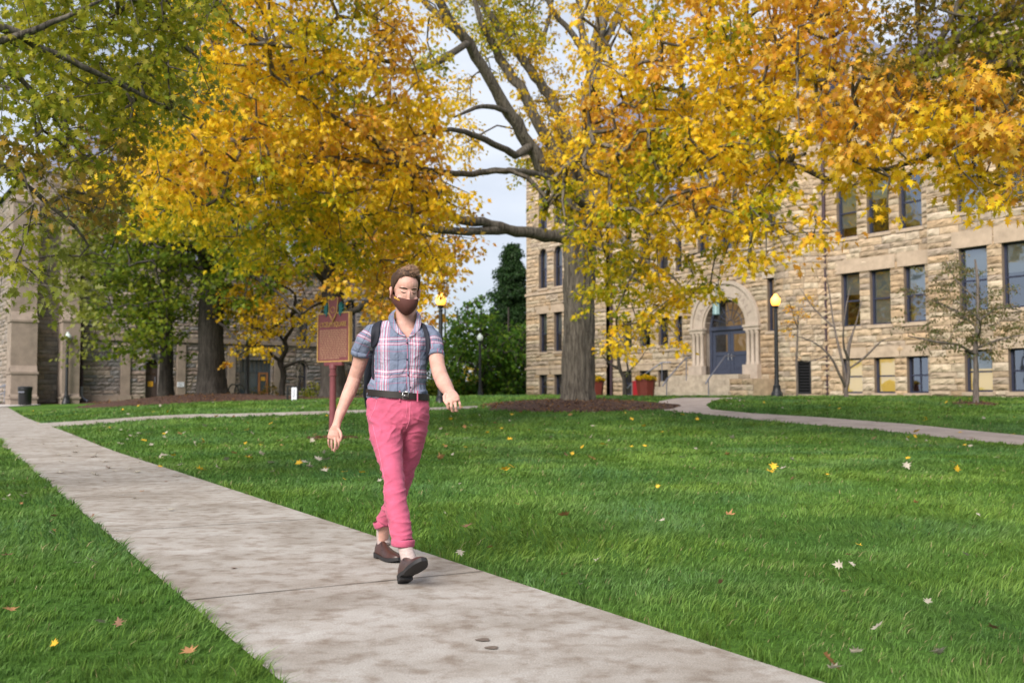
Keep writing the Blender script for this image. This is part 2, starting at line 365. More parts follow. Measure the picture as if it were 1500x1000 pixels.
# ------------------------------------------------------------------ stone walls
def hashcol(pal, r): c = np.array(pal[r.integers(len(pal))]) * .84; return tuple(np.clip(c * r.uniform(.82, 1.14), 0, 1))
PAL_A = [(.45, .34, .235), (.48, .36, .245), (.43, .34, .25), (.49, .40, .29), (.46, .33, .21), (.40, .32, .25), (.51, .42, .32), (.46, .35, .24)]
PAL_B = [(.29, .25, .22), (.25, .22, .21), (.33, .27, .23), (.21, .20, .20), (.35, .29, .24), (.27, .21, .18)]
PAL_C = [(.33, .27, .23), (.30, .24, .20), (.36, .30, .26), (.29, .25, .23)]
class Wall:
    """rock-faced ashlar wall: frame (u along, w outward, z up) -> world-of-parent through fn"""
    def __init__(s, fn, pal, seed, rough=.055, course=.27, length=(.5, 1.6), joint=.024):
        s.fn = fn; s.pal = pal; s.r = np.random.default_rng(seed); s.rough = rough; s.course = course; s.length = length; s.joint = joint
        s.b = MB(); s.back = MB()
    def free(s, u0, u1, za, zb, ops):
        iv = []; zm = (za + zb) / 2
        for o in ops:
            a, b, c, d = o['u0'], o['u1'], o['z0'], o['z1']
            if d - .02 <= za or c + .02 >= zb:
                continue
            if o.get('arch'):
                rad = (b - a) / 2; zc = d - rad
                if zm > zc:
                    h = rad * rad - (zm - zc) ** 2
                    if h <= 0: continue
                    h = math.sqrt(h); m_ = (a + b) / 2; a, b = m_ - h, m_ + h
            iv.append((a, b))
        iv.sort(); outl = []; x = u0
        for a, b in iv:
            if a > x + .05: outl.append((x, min(a, u1)))
            x = max(x, b)
        if x < u1 - .05: outl.append((x, u1))
        return outl
    def fill(s, u0, u1, z0, z1, ops=(), keys=(), big=False):
        ks = sorted(set([z0, z1] + [k for k in keys if z0 < k < z1])); r = s.r
        ks2 = [ks[0]]
        for k in ks[1:]:
            if k - ks2[-1] > .12 or k == z1: ks2.append(k)
        for za, zb in zip(ks2[:-1], ks2[1:]):
            n = max(1, round((zb - za) / s.course)); hs = r.uniform(.7, 1.3, n); hs = hs / hs.sum() * (zb - za); zz = za
            for h in hs:
                for (a, b) in s.free(u0, u1, zz, zz + h, ops):
                    x = a
                    while x < b - .02:
                        ln = r.uniform(*s.length)
                        if b - x - ln < .3: ln = b - x
                        s.block(x, min(x + ln, b), zz, zz + h); x += ln
                zz += h
    def block(s, a, b, c, d):
        r = s.r; g = s.joint / 2; a += g; b -= g; c += g; d -= g
        if b - a < .03 or d - c < .03: return
        nx = max(2, min(7, int((b - a) / .14))); nz = 3
        us = np.linspace(a, b, nx + 1); zs = np.linspace(c, d, nz + 1); base = r.uniform(.3, 1.0) * s.rough; tl = r.uniform(-.3, .3)
        vs = []; s.b.c = hashcol(s.pal, r)
        for jz in range(nz + 1):
            for iu in range(nx + 1):
                e = (jz in (0, nz)) or (iu in (0, nx))
                w = r.uniform(-.004, .006) if e else base + s.rough * r.uniform(-.45, .6) + tl * s.rough * (jz / nz - .5)
                du = 0 if e else r.uniform(-.25, .25) * (b - a) / nx
                vs.append(s.fn(us[iu] + du, w, zs[jz] + (0 if e else r.uniform(-.3, .3) * (d - c) / nz)))
        k = nx + 1; fs = [(q * k + i, q * k + i + 1, (q + 1) * k + i + 1, (q + 1) * k + i) for q in range(nz) for i in range(nx)]
        n = len(vs)
        rim = list(range(0, k)) + [q * k + nx for q in range(1, nz + 1)] + [nz * k + i for i in range(nx - 1, -1, -1)] + [q * k for q in range(nz - 1, 0, -1)]
        uz = [(us[i % k], zs[i // k]) for i in rim]
        vs += [s.fn(u, -.05, z) for u, z in uz]
        m = len(rim); fs += [(rim[i], n + i, n + (i + 1) % m, rim[(i + 1) % m]) for i in range(m)]
        s.b.add(vs, fs)
    def backing(s, u0, u1, z0, z1, ops=(), w=-.03, depth=.38, du=3.0):
        """mortar plane with openings cut out and reveals going back"""
        U = sorted(set([u0, u1] + [x for o in ops for x in (o['u0'], o['u1']) if u0 < x < u1])); UU = [U[0]]
        for x in U[1:]:
            n = max(1, int((x - UU[-1]) / du)); UU += list(np.linspace(UU[-1], x, n + 1)[1:])
        Z = sorted(set([z0, z1] + [x for o in ops for x in (o['z0'], o['z1']) if z0 < x < z1])); f = s.fn; B = s.back
        for a, b in zip(UU[:-1], UU[1:]):
            for c, d in zip(Z[:-1], Z[1:]):
                m, q = (a + b) / 2, (c + d) / 2
                if any(o['u0'] < m < o['u1'] and o['z0'] < q < o['z1'] for o in ops): continue
                B.add([f(a, w, c), f(b, w, c), f(b, w, d), f(a, w, d)], [(0, 1, 2, 3)])
        for o in ops:
            a, b, c, d = o['u0'], o['u1'], o['z0'], o['z1']; w2 = w - depth
            if o.get('arch'):
                rad = (b - a) / 2; zc = d - rad; m = (a + b) / 2; k = 16
                arc = [(m + rad * math.cos(math.pi * i / k), zc + rad * math.sin(math.pi * i / k)) for i in range(k + 1)]
                for side, cu in ((arc[:k // 2 + 1], b), (arc[k // 2:], a)):
                    B.add([f(cu, w, d)] + [f(x, w, z) for x, z in side], [(0, i, i + 1) for i in range(1, len(side))])
                for (x, z), (x2, z2) in zip(arc[:-1], arc[1:]): B.add([f(x, w, z), f(x2, w, z2), f(x2, w2, z2), f(x, w2, z)], [(0, 1, 2, 3)])
                d = zc
            else: B.add([f(a, w, d), f(b, w, d), f(b, w2, d), f(a, w2, d)], [(0, 1, 2, 3)])
            B.add([f(a, w, c), f(a, w, d), f(a, w2, d), f(a, w2, c)], [(0, 1, 2, 3)])
            B.add([f(b, w, c), f(b, w, d), f(b, w2, d), f(b, w2, c)], [(0, 1, 2, 3)])
            B.add([f(a, w, c), f(b, w, c), f(b, w2, c), f(a, w2, c)], [(0, 1, 2, 3)])

def fbox(B, fn, u0, u1, w0, w1, z0, z1, nu=1):
    for k in range(nu):
        a, b = u0 + (u1 - u0) * k / nu, u0 + (u1 - u0) * (k + 1) / nu
        B.add([fn(u, w, z) for z in (z0, z1) for w in (w0, w1) for u in (a, b)], [(0, 2, 3, 1), (4, 5, 7, 6), (0, 1, 5, 4), (2, 6, 7, 3), (0, 4, 6, 2), (1, 3, 7, 5)])

def window(parent, fn, o, wall_w=0, kind='dark', shade=0.0, rails=1, mull=0, frame_m='navy', name='window', sill=True, lintel=0, lint_m='trim', depth=.26, lw=.1):
    """window > pane, shade, sill, lintel.  The frame is the window's own mesh."""
    a, b, c, d = o['u0'], o['u1'], o['z0'], o['z1']; fr = .075; w0 = wall_w - depth; arch = o.get('arch')
    rad = (b - a) / 2; zc = d - rad if arch else d; m = (a + b) / 2
    Bf = MB(); fbox(Bf, fn, a, a + fr, w0 - .06, w0 + .06, c, zc); fbox(Bf, fn, b - fr, b, w0 - .06, w0 + .06, c, zc)
    fbox(Bf, fn, a + fr, b - fr, w0 - .06, w0 + .06, c, c + fr)
    if arch:
        k = 12
        for i in range(k):
            t0, t1 = math.pi * i / k, math.pi * (i + 1) / k
            P = lambda t, r_, w: fn(m + r_ * math.cos(t), w, zc + r_ * math.sin(t))
            Bf.add([P(t, r_, w) for t in (t0, t1) for r_ in (rad - fr, rad) for w in (w0 - .06, w0 + .06)],
                   [(0, 1, 3, 2), (4, 6, 7, 5), (0, 4, 5, 1), (2, 3, 7, 6), (0, 2, 6, 4), (1, 5, 7, 3)])
    else: fbox(Bf, fn, a + fr, b - fr, w0 - .06, w0 + .06, d - fr, d)
    mid = c + (d - c) * (.48 if not arch else .5)
    if rails: fbox(Bf, fn, a + fr, b - fr, w0 - .04, w0 + .035, mid - .035, mid + .035)
    for i in range(mull):
        x = a + (b - a) * (i + 1) / (mull + 1); fbox(Bf, fn, x - .025, x + .025, w0 - .03, w0 + .03, c + fr, zc - (0 if arch else fr))
    W_ = Bf.build(name, M[frame_m], parent)
    g = MB(); gw = w0 - .005
    if arch:
        arc = [fn(m + (rad - .04) * math.cos(math.pi * i / 12), gw, zc + (rad - .04) * math.sin(math.pi * i / 12)) for i in range(13)]
        g.add([fn(a + .04, gw, c + .04), fn(b - .04, gw, c + .04)] + arc, [tuple(range(15))])
    else: g.add([fn(a + .04, gw, c + .04), fn(b - .04, gw, c + .04), fn(b - .04, gw, d - .04), fn(a + .04, gw, d - .04)], [(0, 1, 2, 3)])
    g.build('pane', M['glass'], W_)
    r = MB(); rm = {'dark': 'room', 'lit': 'lit', 'dim': 'lit_dim'}[kind]
    rw = w0 - (.12 if kind != 'dark' else .35)
    r.add([fn(a - .1, rw, c - .1), fn(b + .1, rw, c - .1), fn(b + .1, rw, d + .1), fn(a - .1, rw, d + .1)], [(0, 1, 2, 3)])
    for (x0, z0, x1, z1) in ((a, c, b, c), (a, d, b, d), (a, c, a, d), (b, c, b, d)):
        r.add([fn(x0, w0 - .07, z0), fn(x1, w0 - .07, z1), fn(x1, rw, z1), fn(x0, rw, z0)], [(0, 1, 2, 3)])
    r.build('room_behind', M[rm], W_)
    if shade:
        s_ = MB(); zt = d if not arch else zc + rad * .9
        fbox(s_, fn, a + (.05 if not arch else .2), b - (.05 if not arch else .2), w0 - .1, w0 - .085, d - (d - c) * shade, zt - .03); s_.build('shade', M['shade'], W_)
    if sill:
        s_ = MB(); fbox(s_, fn, a - .12, b + .12, wall_w - .30, wall_w + .07, c - .16, c - .003); s_.build('sill', M['trim'], W_)
    if lintel:
        s_ = MB(); fbox(s_, fn, a - .28, b + .28, wall_w - .2, wall_w + .055, d + .003, d + lintel); s_.build('lintel', M[lint_m], W_)
    return W_

# ------------------------------------------------------------------ right hall (A)
dA = Vector((.5656, -.8247, 0)); nA = Vector((-.8247, -.5656, 0)); P0A = Vector((11.27, 53, 0)); ZA = .9
hall = empty('stone_hall', (P0A.x, P0A.y, 0), 0, 'long buff rock-faced stone hall with arched navy double doors and round turret', 'building')
def wA(u, w, z): return tuple(dA * u + nA * w + Vector((0, 0, z)))        # relative to the hall's base
def uz(px, py, w=0, d=dA, n=nA, P0=P0A):
    dr = ray(px, py); Q = P0 + n * w
    t = (Q.x * n.x + Q.y * n.y) / (dr[0] * n.x + dr[1] * n.y)
    p = dr * t; return ((p[0] - Q.x) * d.x + (p[1] - Q.y) * d.y, p[2] + HC)
def op(x0, x1, y0, y1, w=0, arch=False, fn=uz, **k):
    xm = (x0 + x1) / 2; a = fn(x0, y1, w)[0]; b = fn(x1, y1, w)[0]; zt = fn(xm, y0, w)[1]; zb = fn(xm, y1, w)[1]
    return dict(u0=a, u1=b, z0=zb, z1=zt, arch=arch, **k)
def level(ops, **kw):     # same size + same sill/head for a row of openings
    zb = np.mean([o['z0'] for o in ops]); zt = np.mean([o['z1'] for o in ops])
    for o in ops: o['z0'], o['z1'] = zb, zt
    return ops
ZT_L = uz(771, 235)[1]; ZT_M = uz(937, 300)[1]; ZT_E = uz(1170, 108)[1]; ZT_R = uz(1300, 128)[1]; 
uL0 = uz(771, 580)[0]; uL1 = uz(888, 580)[0]; uE0 = uz(1000, 580)[0]; uT = uz(1178, 580)[0]; uR0 = uz(1212, 580)[0]; uP0 = uz(1363, 580, .9)[0]; uP1 = uP0 + 17
PW_ = .9     # right pavilion stands this far forward
print('A levels', ZT_L, ZT_M, ZT_E, ZT_R, 'u', uL0, uL1, uE0, uT, uR0, uP0)
def mkrow(pxs, y0, y1, w=0, arch=False, **k): return level([op(a, b, y0 if not hasattr(y0, '__len__') else y0[i], y1 if not hasattr(y1, '__len__') else y1[i], w, arch, **k) for i, (a, b) in enumerate(pxs)])
# left pavilion
base_L = mkrow([(790, 801), (812, 823.5), (838, 849)], 548, 581.5); f1_L = mkrow([(790, 801), (811.5, 823), (838, 849)], [460, 457, 453], [516, 514, 512])
f2_L = mkrow([(789, 801), (811, 823.5), (838, 850)], [366, 360, 354], [424, 419, 413], arch=True)
f3_L = mkrow([(789, 801), (811, 823.5), (838, 850)], [276, 270, 262], [338, 332, 325])
opsL = base_L + f1_L + f2_L + f3_L
# middle
colM = [(904, 917), (929, 944), (956, 970), (981, 995)]
base_M = mkrow(colM[:3], [544, 542, 541], [579, 578, 577]); f1_M = mkrow(colM, [476, 470, 462, 455], [509, 507, 505, 503]); 
f2_M = mkrow(colM, [345, 339, 333, 326], [407, 404, 400, 396], arch=True)
opsM = base_M + f1_M + f2_M
# entry block
uDoor = uz(1063, 580)[0]; Rin = 1.46; Rout = 2.42; zSp = uz(1063, 478)[1]; zDoor0 = uz(1063, 549)[1]
door_o = dict(u0=uDoor - Rin, u1=uDoor + Rin, z0=zDoor0, z1=zSp + Rin, arch=True)
win_E = op(1124.5, 1149, 406, 484); f2_E = mkrow([(1088, 1105), (1123, 1145)], [312, 300], [350, 338]); f2_E2 = mkrow([(1022, 1038), (1055, 1072)], [335, 322], [374, 361])
f3_E = mkrow([(1022, 1038), (1055, 1072), (1088, 1105), (1123, 1145)], [228, 215, 200, 183], [290, 278, 265, 250])
opsE = [win_E] + f2_E + f2_E2 + f3_E
louv = op(1167, 1188, 528, 576.5, 1.0)
# right wing
colR = [(1226, 1255), (1270, 1302), (1317, 1350)]
base_R = mkrow([(1234, 1263), (1281, 1311), (1329, 1360)], [525, 523, 521], 575.5); f1_R = mkrow([(1233, 1260), (1275, 1305), (1325, 1356)], [401, 394, 387], [479, 475, 470])
f2_R = mkrow([(1226, 1255), (1270, 1302), (1317, 1350)], [272, 262, 251], [349, 341, 332])
f3_R = mkrow([(1226, 1255), (1270, 1302), (1317, 1350)], [150, 136, 121], [215, 203, 190])
opsR = base_R + f1_R + f2_R
colP = [(1402, 1443), (1464, 1506), (1590, 1640)]
base_P = mkrow([(1414, 1454), (1478, 1518), (1605, 1650)], [515, 510, 500], [574, 573.5, 572], PW_); f1_P = mkrow([(1406, 1447), (1469, 1511), (1600, 1645)], [363, 353, 334], [455, 450, 441], PW_)
f2_P = mkrow([(1401, 1441), (1460, 1502), (1590, 1636)], [215, 200, 168], [308, 298, 278], PW_)
opsP = base_P + f1_P + f2_P
def keys(ops): return [x for o in ops for x in ((o['z0'] - .16, o['z1'] + (0 if o.get('arch') else .45)) )]
def build_wall(fn, u0, u1, z0, z1, ops, pal, seed, name='wall', parent=None, trimspec=(), mortar='mortar', **k):
    w = Wall(fn, pal, seed, **k); blk = [dict(o) for o in ops]
    for o in blk:
        if o.get('door'): continue
        o['z0'] -= .16; o['u0'] -= .0
        if o.get('lint'): o['z1'] += o['lint']; 
    extra = [dict(u0=a, u1=b, z0=c, z1=d) for a, b, c, d in trimspec]
    w.fill(u0, u1, z0, z1, blk + extra, sorted(set([round(x, 3) for o in blk + extra for x in (o['z0'], o['z1'])])))
    w.backing(u0, u1, z0, z1, ops)
    B = MB(); B.v = w.b.v + w.back.v; n = len(w.b.v); B.f = w.b.f + [tuple(i + n for i in f) for f in w.back.f]
    B.mi = [0] * len(w.b.f) + [1] * len(w.back.f); B.col = w.b.col + w.back.col
    return B.build(name, [M['stone'], M[mortar]], parent, colors=True)
Z0 = .5
bandL = uz(800, 541)[1], uz(800, 532)[1]
for ops_, li in ((f1_L, .5), (base_L, .34), (f1_M, .5), (base_M, .34), (f1_R, .62), (base_R, .5), (f1_P, .7), (base_P, .5), ([win_E], .55)):
    for o in ops_: o['lint'] = li
build_wall(wA, uL0, uL1, Z0, ZT_L, opsL, PAL_A, 1, parent=hall)
fm = lambda u, w, z: wA(u, w - .45, z)
build_wall(fm, uL1, uE0, Z0, ZT_M, opsM, PAL_A, 2, parent=hall)
fe = lambda u, w, z: wA(u, w + .0, z)
arch_o = dict(u0=uDoor - Rout, u1=uDoor + Rout, z0=zDoor0, z1=zSp + Rout, arch=True)
slab = (uz(1079, 390)[0], uz(1104, 390)[0], uz(1090, 395)[1], uz(1090, 368)[1])
wE = Wall(fe, PAL_A, 3)
blkE = [dict(o, z0=o['z0'] - .16, z1=o['z1'] + o.get('lint', 0)) for o in opsE] + [arch_o, dict(u0=slab[0], u1=slab[1], z0=slab[2], z1=slab[3])]
wE.fill(uE0, uT, Z0, ZT_E, blkE, [round(x, 3) for o in blkE for x in (o['z0'], o['z1'])])
wE.backing(uE0, uT, Z0, ZT_E, opsE + [door_o], depth=.5)
B = MB(); B.v = wE.b.v + wE.back.v; n = len(wE.b.v); B.f = wE.b.f + [tuple(i + n for i in f) for f in wE.back.f]; B.mi = [0] * len(wE.b.f) + [1] * len(wE.back.f); B.col = wE.b.col + wE.back.col
B.build('wall', [M['stone'], M['mortar']], hall, colors=True)
build_wall(wA, uR0 - .2, uP0, Z0, ZT_R, opsR, PAL_A, 4, parent=hall)
fp = lambda u, w, z: wA(u, w + PW_, z)
build_wall(fp, uP0, uP1, Z0, ZT_R + .4, opsP, PAL_A, 5, parent=hall)
# return walls (corner faces)
def ret(u, w0, w1, z1, seed, sgn=-1): return lambda a, w, z: wA(u + sgn * w, w0 + a, z)
build_wall(ret(uP0, 0, PW_, 0, 6), 0, PW_, Z0, ZT_R + .4, [], PAL_A, 6, parent=hall)
build_wall(ret(uL0, -14, 0, 0, 7), -14, .0, Z0, ZT_L, [], PAL_A, 7, parent=hall)
build_wall(ret(uE0, -.45, 0, 0, 8), -.45, 0, Z0, ZT_M, [], PAL_A, 8, parent=hall, length=(.2, .45))
build_wall(ret(uE0, 0, 0, 0, 8), -5, 0, ZT_M, ZT_E, [], PAL_A, 9, parent=hall)
build_wall(ret(uL1, -.45, 0, 0, 8, 1), -.45, 0, Z0, ZT_M, [], PAL_A, 10, parent=hall, length=(.2, .45))
# turret: wraps round a cylinder
TR = 1.5; uTc = (uz(1140, 580)[0] + uz(1212, 580)[0]) / 2 + .15; zTt = uz(1175, 343, 1.2)[1]
def turret(rad):
    def f(a, w, z): q = math.pi * (1 - a / (math.pi * rad)); r_ = rad + w; return wA(uTc + r_ * math.cos(q), r_ * math.sin(q) * .85 - .1, z)
    return f
ft = turret(TR); ft2 = turret(TR * .93)
lo = dict(u0=math.pi * TR * .52, u1=math.pi * TR * .52 + .8, z0=uz(1178, 577, 1.2)[1], z1=uz(1178, 528, 1.2)[1])
def arcu(px, rad):   # arc length on turret for a pixel column
    best = min(np.linspace(0, math.pi * rad, 200), key=lambda a: abs(((P0A.x + turret(rad)(a, 0, 2)[0]) / (P0A.y + turret(rad)(a, 0, 2)[1])) * F + 750 - px)); return best
lo['u0'] = arcu(1167.5, TR); lo['u1'] = arcu(1188, TR)
tw = Wall(ft, PAL_A, 12, length=(.35, .75)); tw.fill(0, math.pi * TR, Z0, zTt, [lo], [lo['z0'], lo['z1']]); tw.backing(0, math.pi * TR, Z0, zTt, [lo], du=.25)
tw2 = Wall(ft2, PAL_A, 13, length=(.35, .75)); tw2.fill(0, math.pi * TR * .93, zTt + .3, ZT_E, []); tw2.backing(0, math.pi * TR * .93, zTt + .3, ZT_E, [], du=.25)
B = MB()
for w_ in (tw, tw2):
    for src_, k in ((w_.b, 0), (w_.back, 1)):
        n = len(B.v); B.v += src_.v; B.f += [tuple(i + n for i in f) for f in src_.f]; B.mi += [k] * len(src_.f); B.col += src_.col
tur = B.build('turret', [M['stone'], M['mortar']], hall, colors=True)
c_ = MB()
for dz, pr_ in ((0, .06), (.12, .16)):
    for k in range(18):
        a0, a1 = math.pi * TR * k / 18, math.pi * TR * (k + 1) / 18; fbox(c_, ft, a0, a1, -.4, pr_, zTt + dz, zTt + dz + .12)
c_.build('ledge', M['trim'], tur)
lv = MB(); fl = lambda u, w, z: ft(u, w - .12, z)
fbox(lv, fl, lo['u0'], lo['u0'] + .06, -.05, .05, lo['z0'], lo['z1']); fbox(lv, fl, lo['u1'] - .06, lo['u1'], -.05, .05, lo['z0'], lo['z1']); fbox(lv, fl, lo['u0'], lo['u1'], -.05, .05, lo['z1'] - .06, lo['z1']); fbox(lv, fl, lo['u0'], lo['u1'], -.05, .05, lo['z0'], lo['z0'] + .06)
nsl = 11
for k in range(nsl):
    z = lo['z0'] + .1 + (lo['z1'] - lo['z0'] - .2) * k / (nsl - 1); a, b = lo['u0'] + .05, lo['u1'] - .05
    lv.add([fl(a, -.08, z + .05), fl(b, -.08, z + .05), fl(b, .03, z - .04), fl(a, .03, z - .04)], [(0, 1, 2, 3)])
fbox(lv, fl, lo['u0'], lo['u1'], -.14, -.12, lo['z0'], lo['z1'])
lv.build('louvre', M['black'], hall)
# trim bands, pale blocks, cornice
def piece(name, *boxes):
    t_ = MB()
    for b_ in boxes: fbox(t_, *b_)
    return t_.build(name, M['trim'], hall)
for f_, ua, ub, z, h, pr_ in ((wA, uL0 - .05, uL1, f2_L[0]['z0'] - .42, .16, .09), (wA, uL0 - .05, uL1, base_L[0]['z1'] + .36, .12, .08), (fm, uL1, uE0, base_M[0]['z1'] + .36, .12, .08),
                          (fm, uL1, uE0, f2_M[0]['z0'] - .34, .14, .08)): piece('string_course', (f_, ua, ub, -.1, pr_, z, z + h))
piece('cornice', (fm, uL1, uE0, -.2, .28, ZT_M, ZT_M + .18), (fm, uL1, uE0, -.2, .36, ZT_M + .183, ZT_M + .33))
den = []
for k in range(int((uE0 - uL1) / .42)): x = uL1 + .1 + k * .42; den.append((fm, x, x + .2, -.1, .2, ZT_M - .28, ZT_M - .003))
piece('dentils', *den)
for b_ in ((wA, uL0 - .2, uL1 + .2, -.4, .3, ZT_L, ZT_L + .3), (wA, uE0, uT, -.4, .3, ZT_E, ZT_E + .3), (wA, uR0 - .2, uP0, -.4, .3, ZT_R, ZT_R + .25), (fp, uP0 - .1, uP1, -.4, .25, ZT_R + .4, ZT_R + .65)): piece('cornice', b_)
# windows
for i, o in enumerate(base_L): window(hall, wA, o, lintel=.34, shade=.3 if i == 0 else 0)
for i, o in enumerate(f1_L): window(hall, wA, o, lintel=.5, shade=.55, kind='lit_dim' if 0 else 'dark')
for o in f2_L: window(hall, wA, o, shade=.5)
for o in f3_L: window(hall, wA, o, shade=.3)
for o in base_M: window(hall, fm, o, lintel=.34)
for i, o in enumerate(f1_M): window(hall, fm, o, lintel=.5, shade=.25 if i % 2 else 0)
for i, o in enumerate(f2_M): window(hall, fm, o, shade=.55)
window(hall, wA, win_E, lintel=.55, lint_m='trim_pale', kind='dim', mull=0, rails=0)
for o in f2_E + f2_E2 + f3_E: window(hall, wA, o, shade=.3)
for i, o in enumerate(f1_R): window(hall, wA, o, lintel=.62, shade=(.4, .97, .5)[i], mull=0)
for i, o in enumerate(base_R): window(hall, wA, o, lintel=.5, kind=('lit', 'lit', 'dark')[i], mull=(0, 0, 1)[i])
for i, o in enumerate(f2_R): window(hall, wA, o, shade=(.8, .35, .0)[i])
for i, o in enumerate(f1_P): window(hall, fp, o, lintel=.7, shade=.45)
for i, o in enumerate(base_P): window(hall, fp, o, lintel=.5, kind=('lit', 'dark', 'lit')[i], mull=(0, 1, 0)[i], shade=(.45, 0, 0)[i])
for i, o in enumerate(f2_P): window(hall, fp, o, shade=.97 if i != 1 else .5)
# arch ring, jambs, colonnettes
ar = MB()
def ring(B, r0, r1, w0, w1, k=26, a0=0, a1=math.pi):
    for i in range(k):
        t0, t1 = a0 + (a1 - a0) * i / k, a0 + (a1 - a0) * (i + 1) / k
        P = lambda t, r_, w: wA(uDoor + r_ * math.cos(t), w, zSp + r_ * math.sin(t))
        B.add([P(t, r_, w) for t in (t0, t1) for r_ in (r0, r1) for w in (w0, w1)], [(0, 1, 3, 2), (4, 6, 7, 5), (0, 4, 5, 1), (2, 3, 7, 6), (0, 2, 6, 4), (1, 5, 7, 3)])
ring(ar, Rin + .12, Rout - .16, -.2, .1); ring(ar, Rout - .157, Rout + .03, -.1, .17); ring(ar, Rin, Rin + .117, -.5, .04)
ar.build('arch', M['trim_pale'], hall)
zc0 = uz(1063, 535)[1]
for sg in (-1, 1):
    jb = MB()
    a, b = sorted((uDoor + sg * (Rin + .0), uDoor + sg * (Rout + .05)))
    fbox(jb, wA, a, b, -.1, .18, zSp - .3, zSp - .003); fbox(jb, wA, a - .04, b + .04, -.1, .24, zSp - .12, zSp - .006)
    fbox(jb, wA, a, b, -.35, -.12, zc0, zSp - .303); fbox(jb, wA, a, b, -.3, .3, Z0, zc0)
    for k in range(3):
        x = uDoor + sg * (Rin + .2 + .3 * k); P = Vector(wA(x, .05, 0))
        cn = MB(); cn.lathe([(.13, zc0 + .003), (.13, zc0 + .12), (.1, zc0 + .16), (.1, zSp - .5), (.13, zSp - .44), (.14, zSp - .303)], (P.x, P.y, 0), 14); cn.build('colonnette', M['trim_pale'], hall, smooth=40)
    jb.build('jamb', M['trim_pale'], hall)
sl = MB(); fbox(sl, wA, slab[0] + .01, slab[1] - .01, -.1, .03, slab[2] + .01, slab[3] - .01); sl.build('name_slab', M['trim_pale'], hall)
# arch lettering
def text_mesh(s, size, ext=.01):
    c = bpy.data.curves.new('t', 'FONT'); c.body = s; c.size = size; c.extrude = ext; c.align_x = 'CENTER'; o = bpy.data.objects.new('t', c)
    COL.objects.link(o); dg = bpy.context.evaluated_depsgraph_get(); me = bpy.data.meshes.new_from_object(o.evaluated_get(dg)); bpy.data.objects.remove(o)
    vs = [v.co.copy() for v in me.vertices]; fs = [tuple(p.vertices) for p in me.polygons]; bpy.data.meshes.remove(me); return vs, fs
lt = MB(); word = 'MARTING  HALL'; n = len(word)
for i, ch in enumerate(word):
    if ch == ' ': continue
    vs, fs = text_mesh(ch, .42); ang = math.pi * (.90 - .80 * i / (n - 1)); rr = (Rin + Rout) / 2 - .2
    lt.add([wA(uDoor + math.cos(ang) * (rr + v.y) + math.sin(ang) * v.x, .105 + v.z, zSp + math.sin(ang) * (rr + v.y) - math.cos(ang) * v.x) for v in vs], fs)
lt.build('lettering', mat('letter_dark', (.33, .27, .23), .9), hall)  # raised letters in a darker tone than the pale arch
# doors: frame, two leaves with panels, fanlight
wd = -.42; fr = MB(); zt_ = uz(1063, 481)[1] - .05
fbox(fr, wA, uDoor - Rin, uDoor - Rin + .16, wd - .1, wd + .08, zDoor0, zt_); fbox(fr, wA, uDoor + Rin - .16, uDoor + Rin, wd - .1, wd + .08, zDoor0, zt_)
fbox(fr, wA, uDoor - Rin, uDoor + Rin, wd - .1, wd + .1, zt_, zt_ + .2)
dr_ = fr.build('door', M['door_blue'], hall)
for sg in (-1, 1):
    a, b = sorted((uDoor + sg * .01, uDoor + sg * (Rin - .17))); lf = MB(); w0 = wd - .03; H = zt_ - zDoor0; zm = zDoor0 + H * .47
    fbox(lf, wA, a, b, w0 - .03, w0, zDoor0 + .02, zm + .06)
    fbox(lf, wA, a, a + .2, w0, w0 + .035, zDoor0 + .02, zt_ - .01); fbox(lf, wA, b - .2, b, w0, w0 + .035, zDoor0 + .02, zt_ - .01)
    for z_, h_ in ((zDoor0 + .02, .22), (zm - .08, .2), (zt_ - .24, .23)): fbox(lf, wA, a + .2, b - .2, w0 - .002, w0 + .033, z_, z_ + h_)
    fbox(lf, wA, a + .3, b - .3, w0, w0 + .02, zDoor0 + .34, zm - .18)
    L_ = lf.build('door_leaf', M['door_blue'], dr_)
    g_ = MB(); g_.add([wA(a + .19, w0, zm + .1), wA(b - .19, w0, zm + .1), wA(b - .19, w0, zt_ - .2), wA(a + .19, w0, zt_ - .2)], [(0, 1, 2, 3)]); g_.build('pane', M['glass'], L_)
    h_ = MB(); x = uDoor + sg * .12; h_.tube([wA(x, w0 + .03, zm - .35), wA(x, w0 + .1, zm - .3), wA(x, w0 + .1, zm - .02), wA(x, w0 + .03, zm + .03)], .018, 6); h_.build('handle', mat('handle_metal', (.7, .7, .7), .3, metal=1), L_)
im = MB(); w1 = wd - 1.2
im.add([wA(uDoor - Rin, w1, zDoor0), wA(uDoor + Rin, w1, zDoor0), wA(uDoor + Rin, w1, zSp + Rin), wA(uDoor - Rin, w1, zSp + Rin)], [(0, 1, 2, 3)]); im.build('lobby', M['lit_dim'], dr_)
lb = MB(); lb.ball(wA(uDoor + .75, w1 + .15, zt_ - .95), (.2, .2, .2)); lb.build('lobby_lamp', mat('lobby_glow', (1, .8, .4), emit=(1, .72, .25), estr=3), dr_)
ff = MB(); ring(ff, Rin - .1, Rin - .003, wd - .08, wd + .06)
for k in range(1, 9):
    q = math.pi * k / 9; p0 = wA(uDoor + .22 * math.cos(q), wd, zSp + .12 + .22 * math.sin(q)); p1 = wA(uDoor + (Rin - .08) * math.cos(q), wd, zSp + (Rin - .08) * math.sin(q)); ff.tube([p0, p1], .022, 5)
for rr in (.25, .8): ff.tube([wA(uDoor + rr * math.cos(math.pi * k / 14), wd, zSp + .1 + rr * math.sin(math.pi * k / 14)) for k in range(15)], .02, 5)
FL = ff.build('fanlight', M['door_blue'], hall)
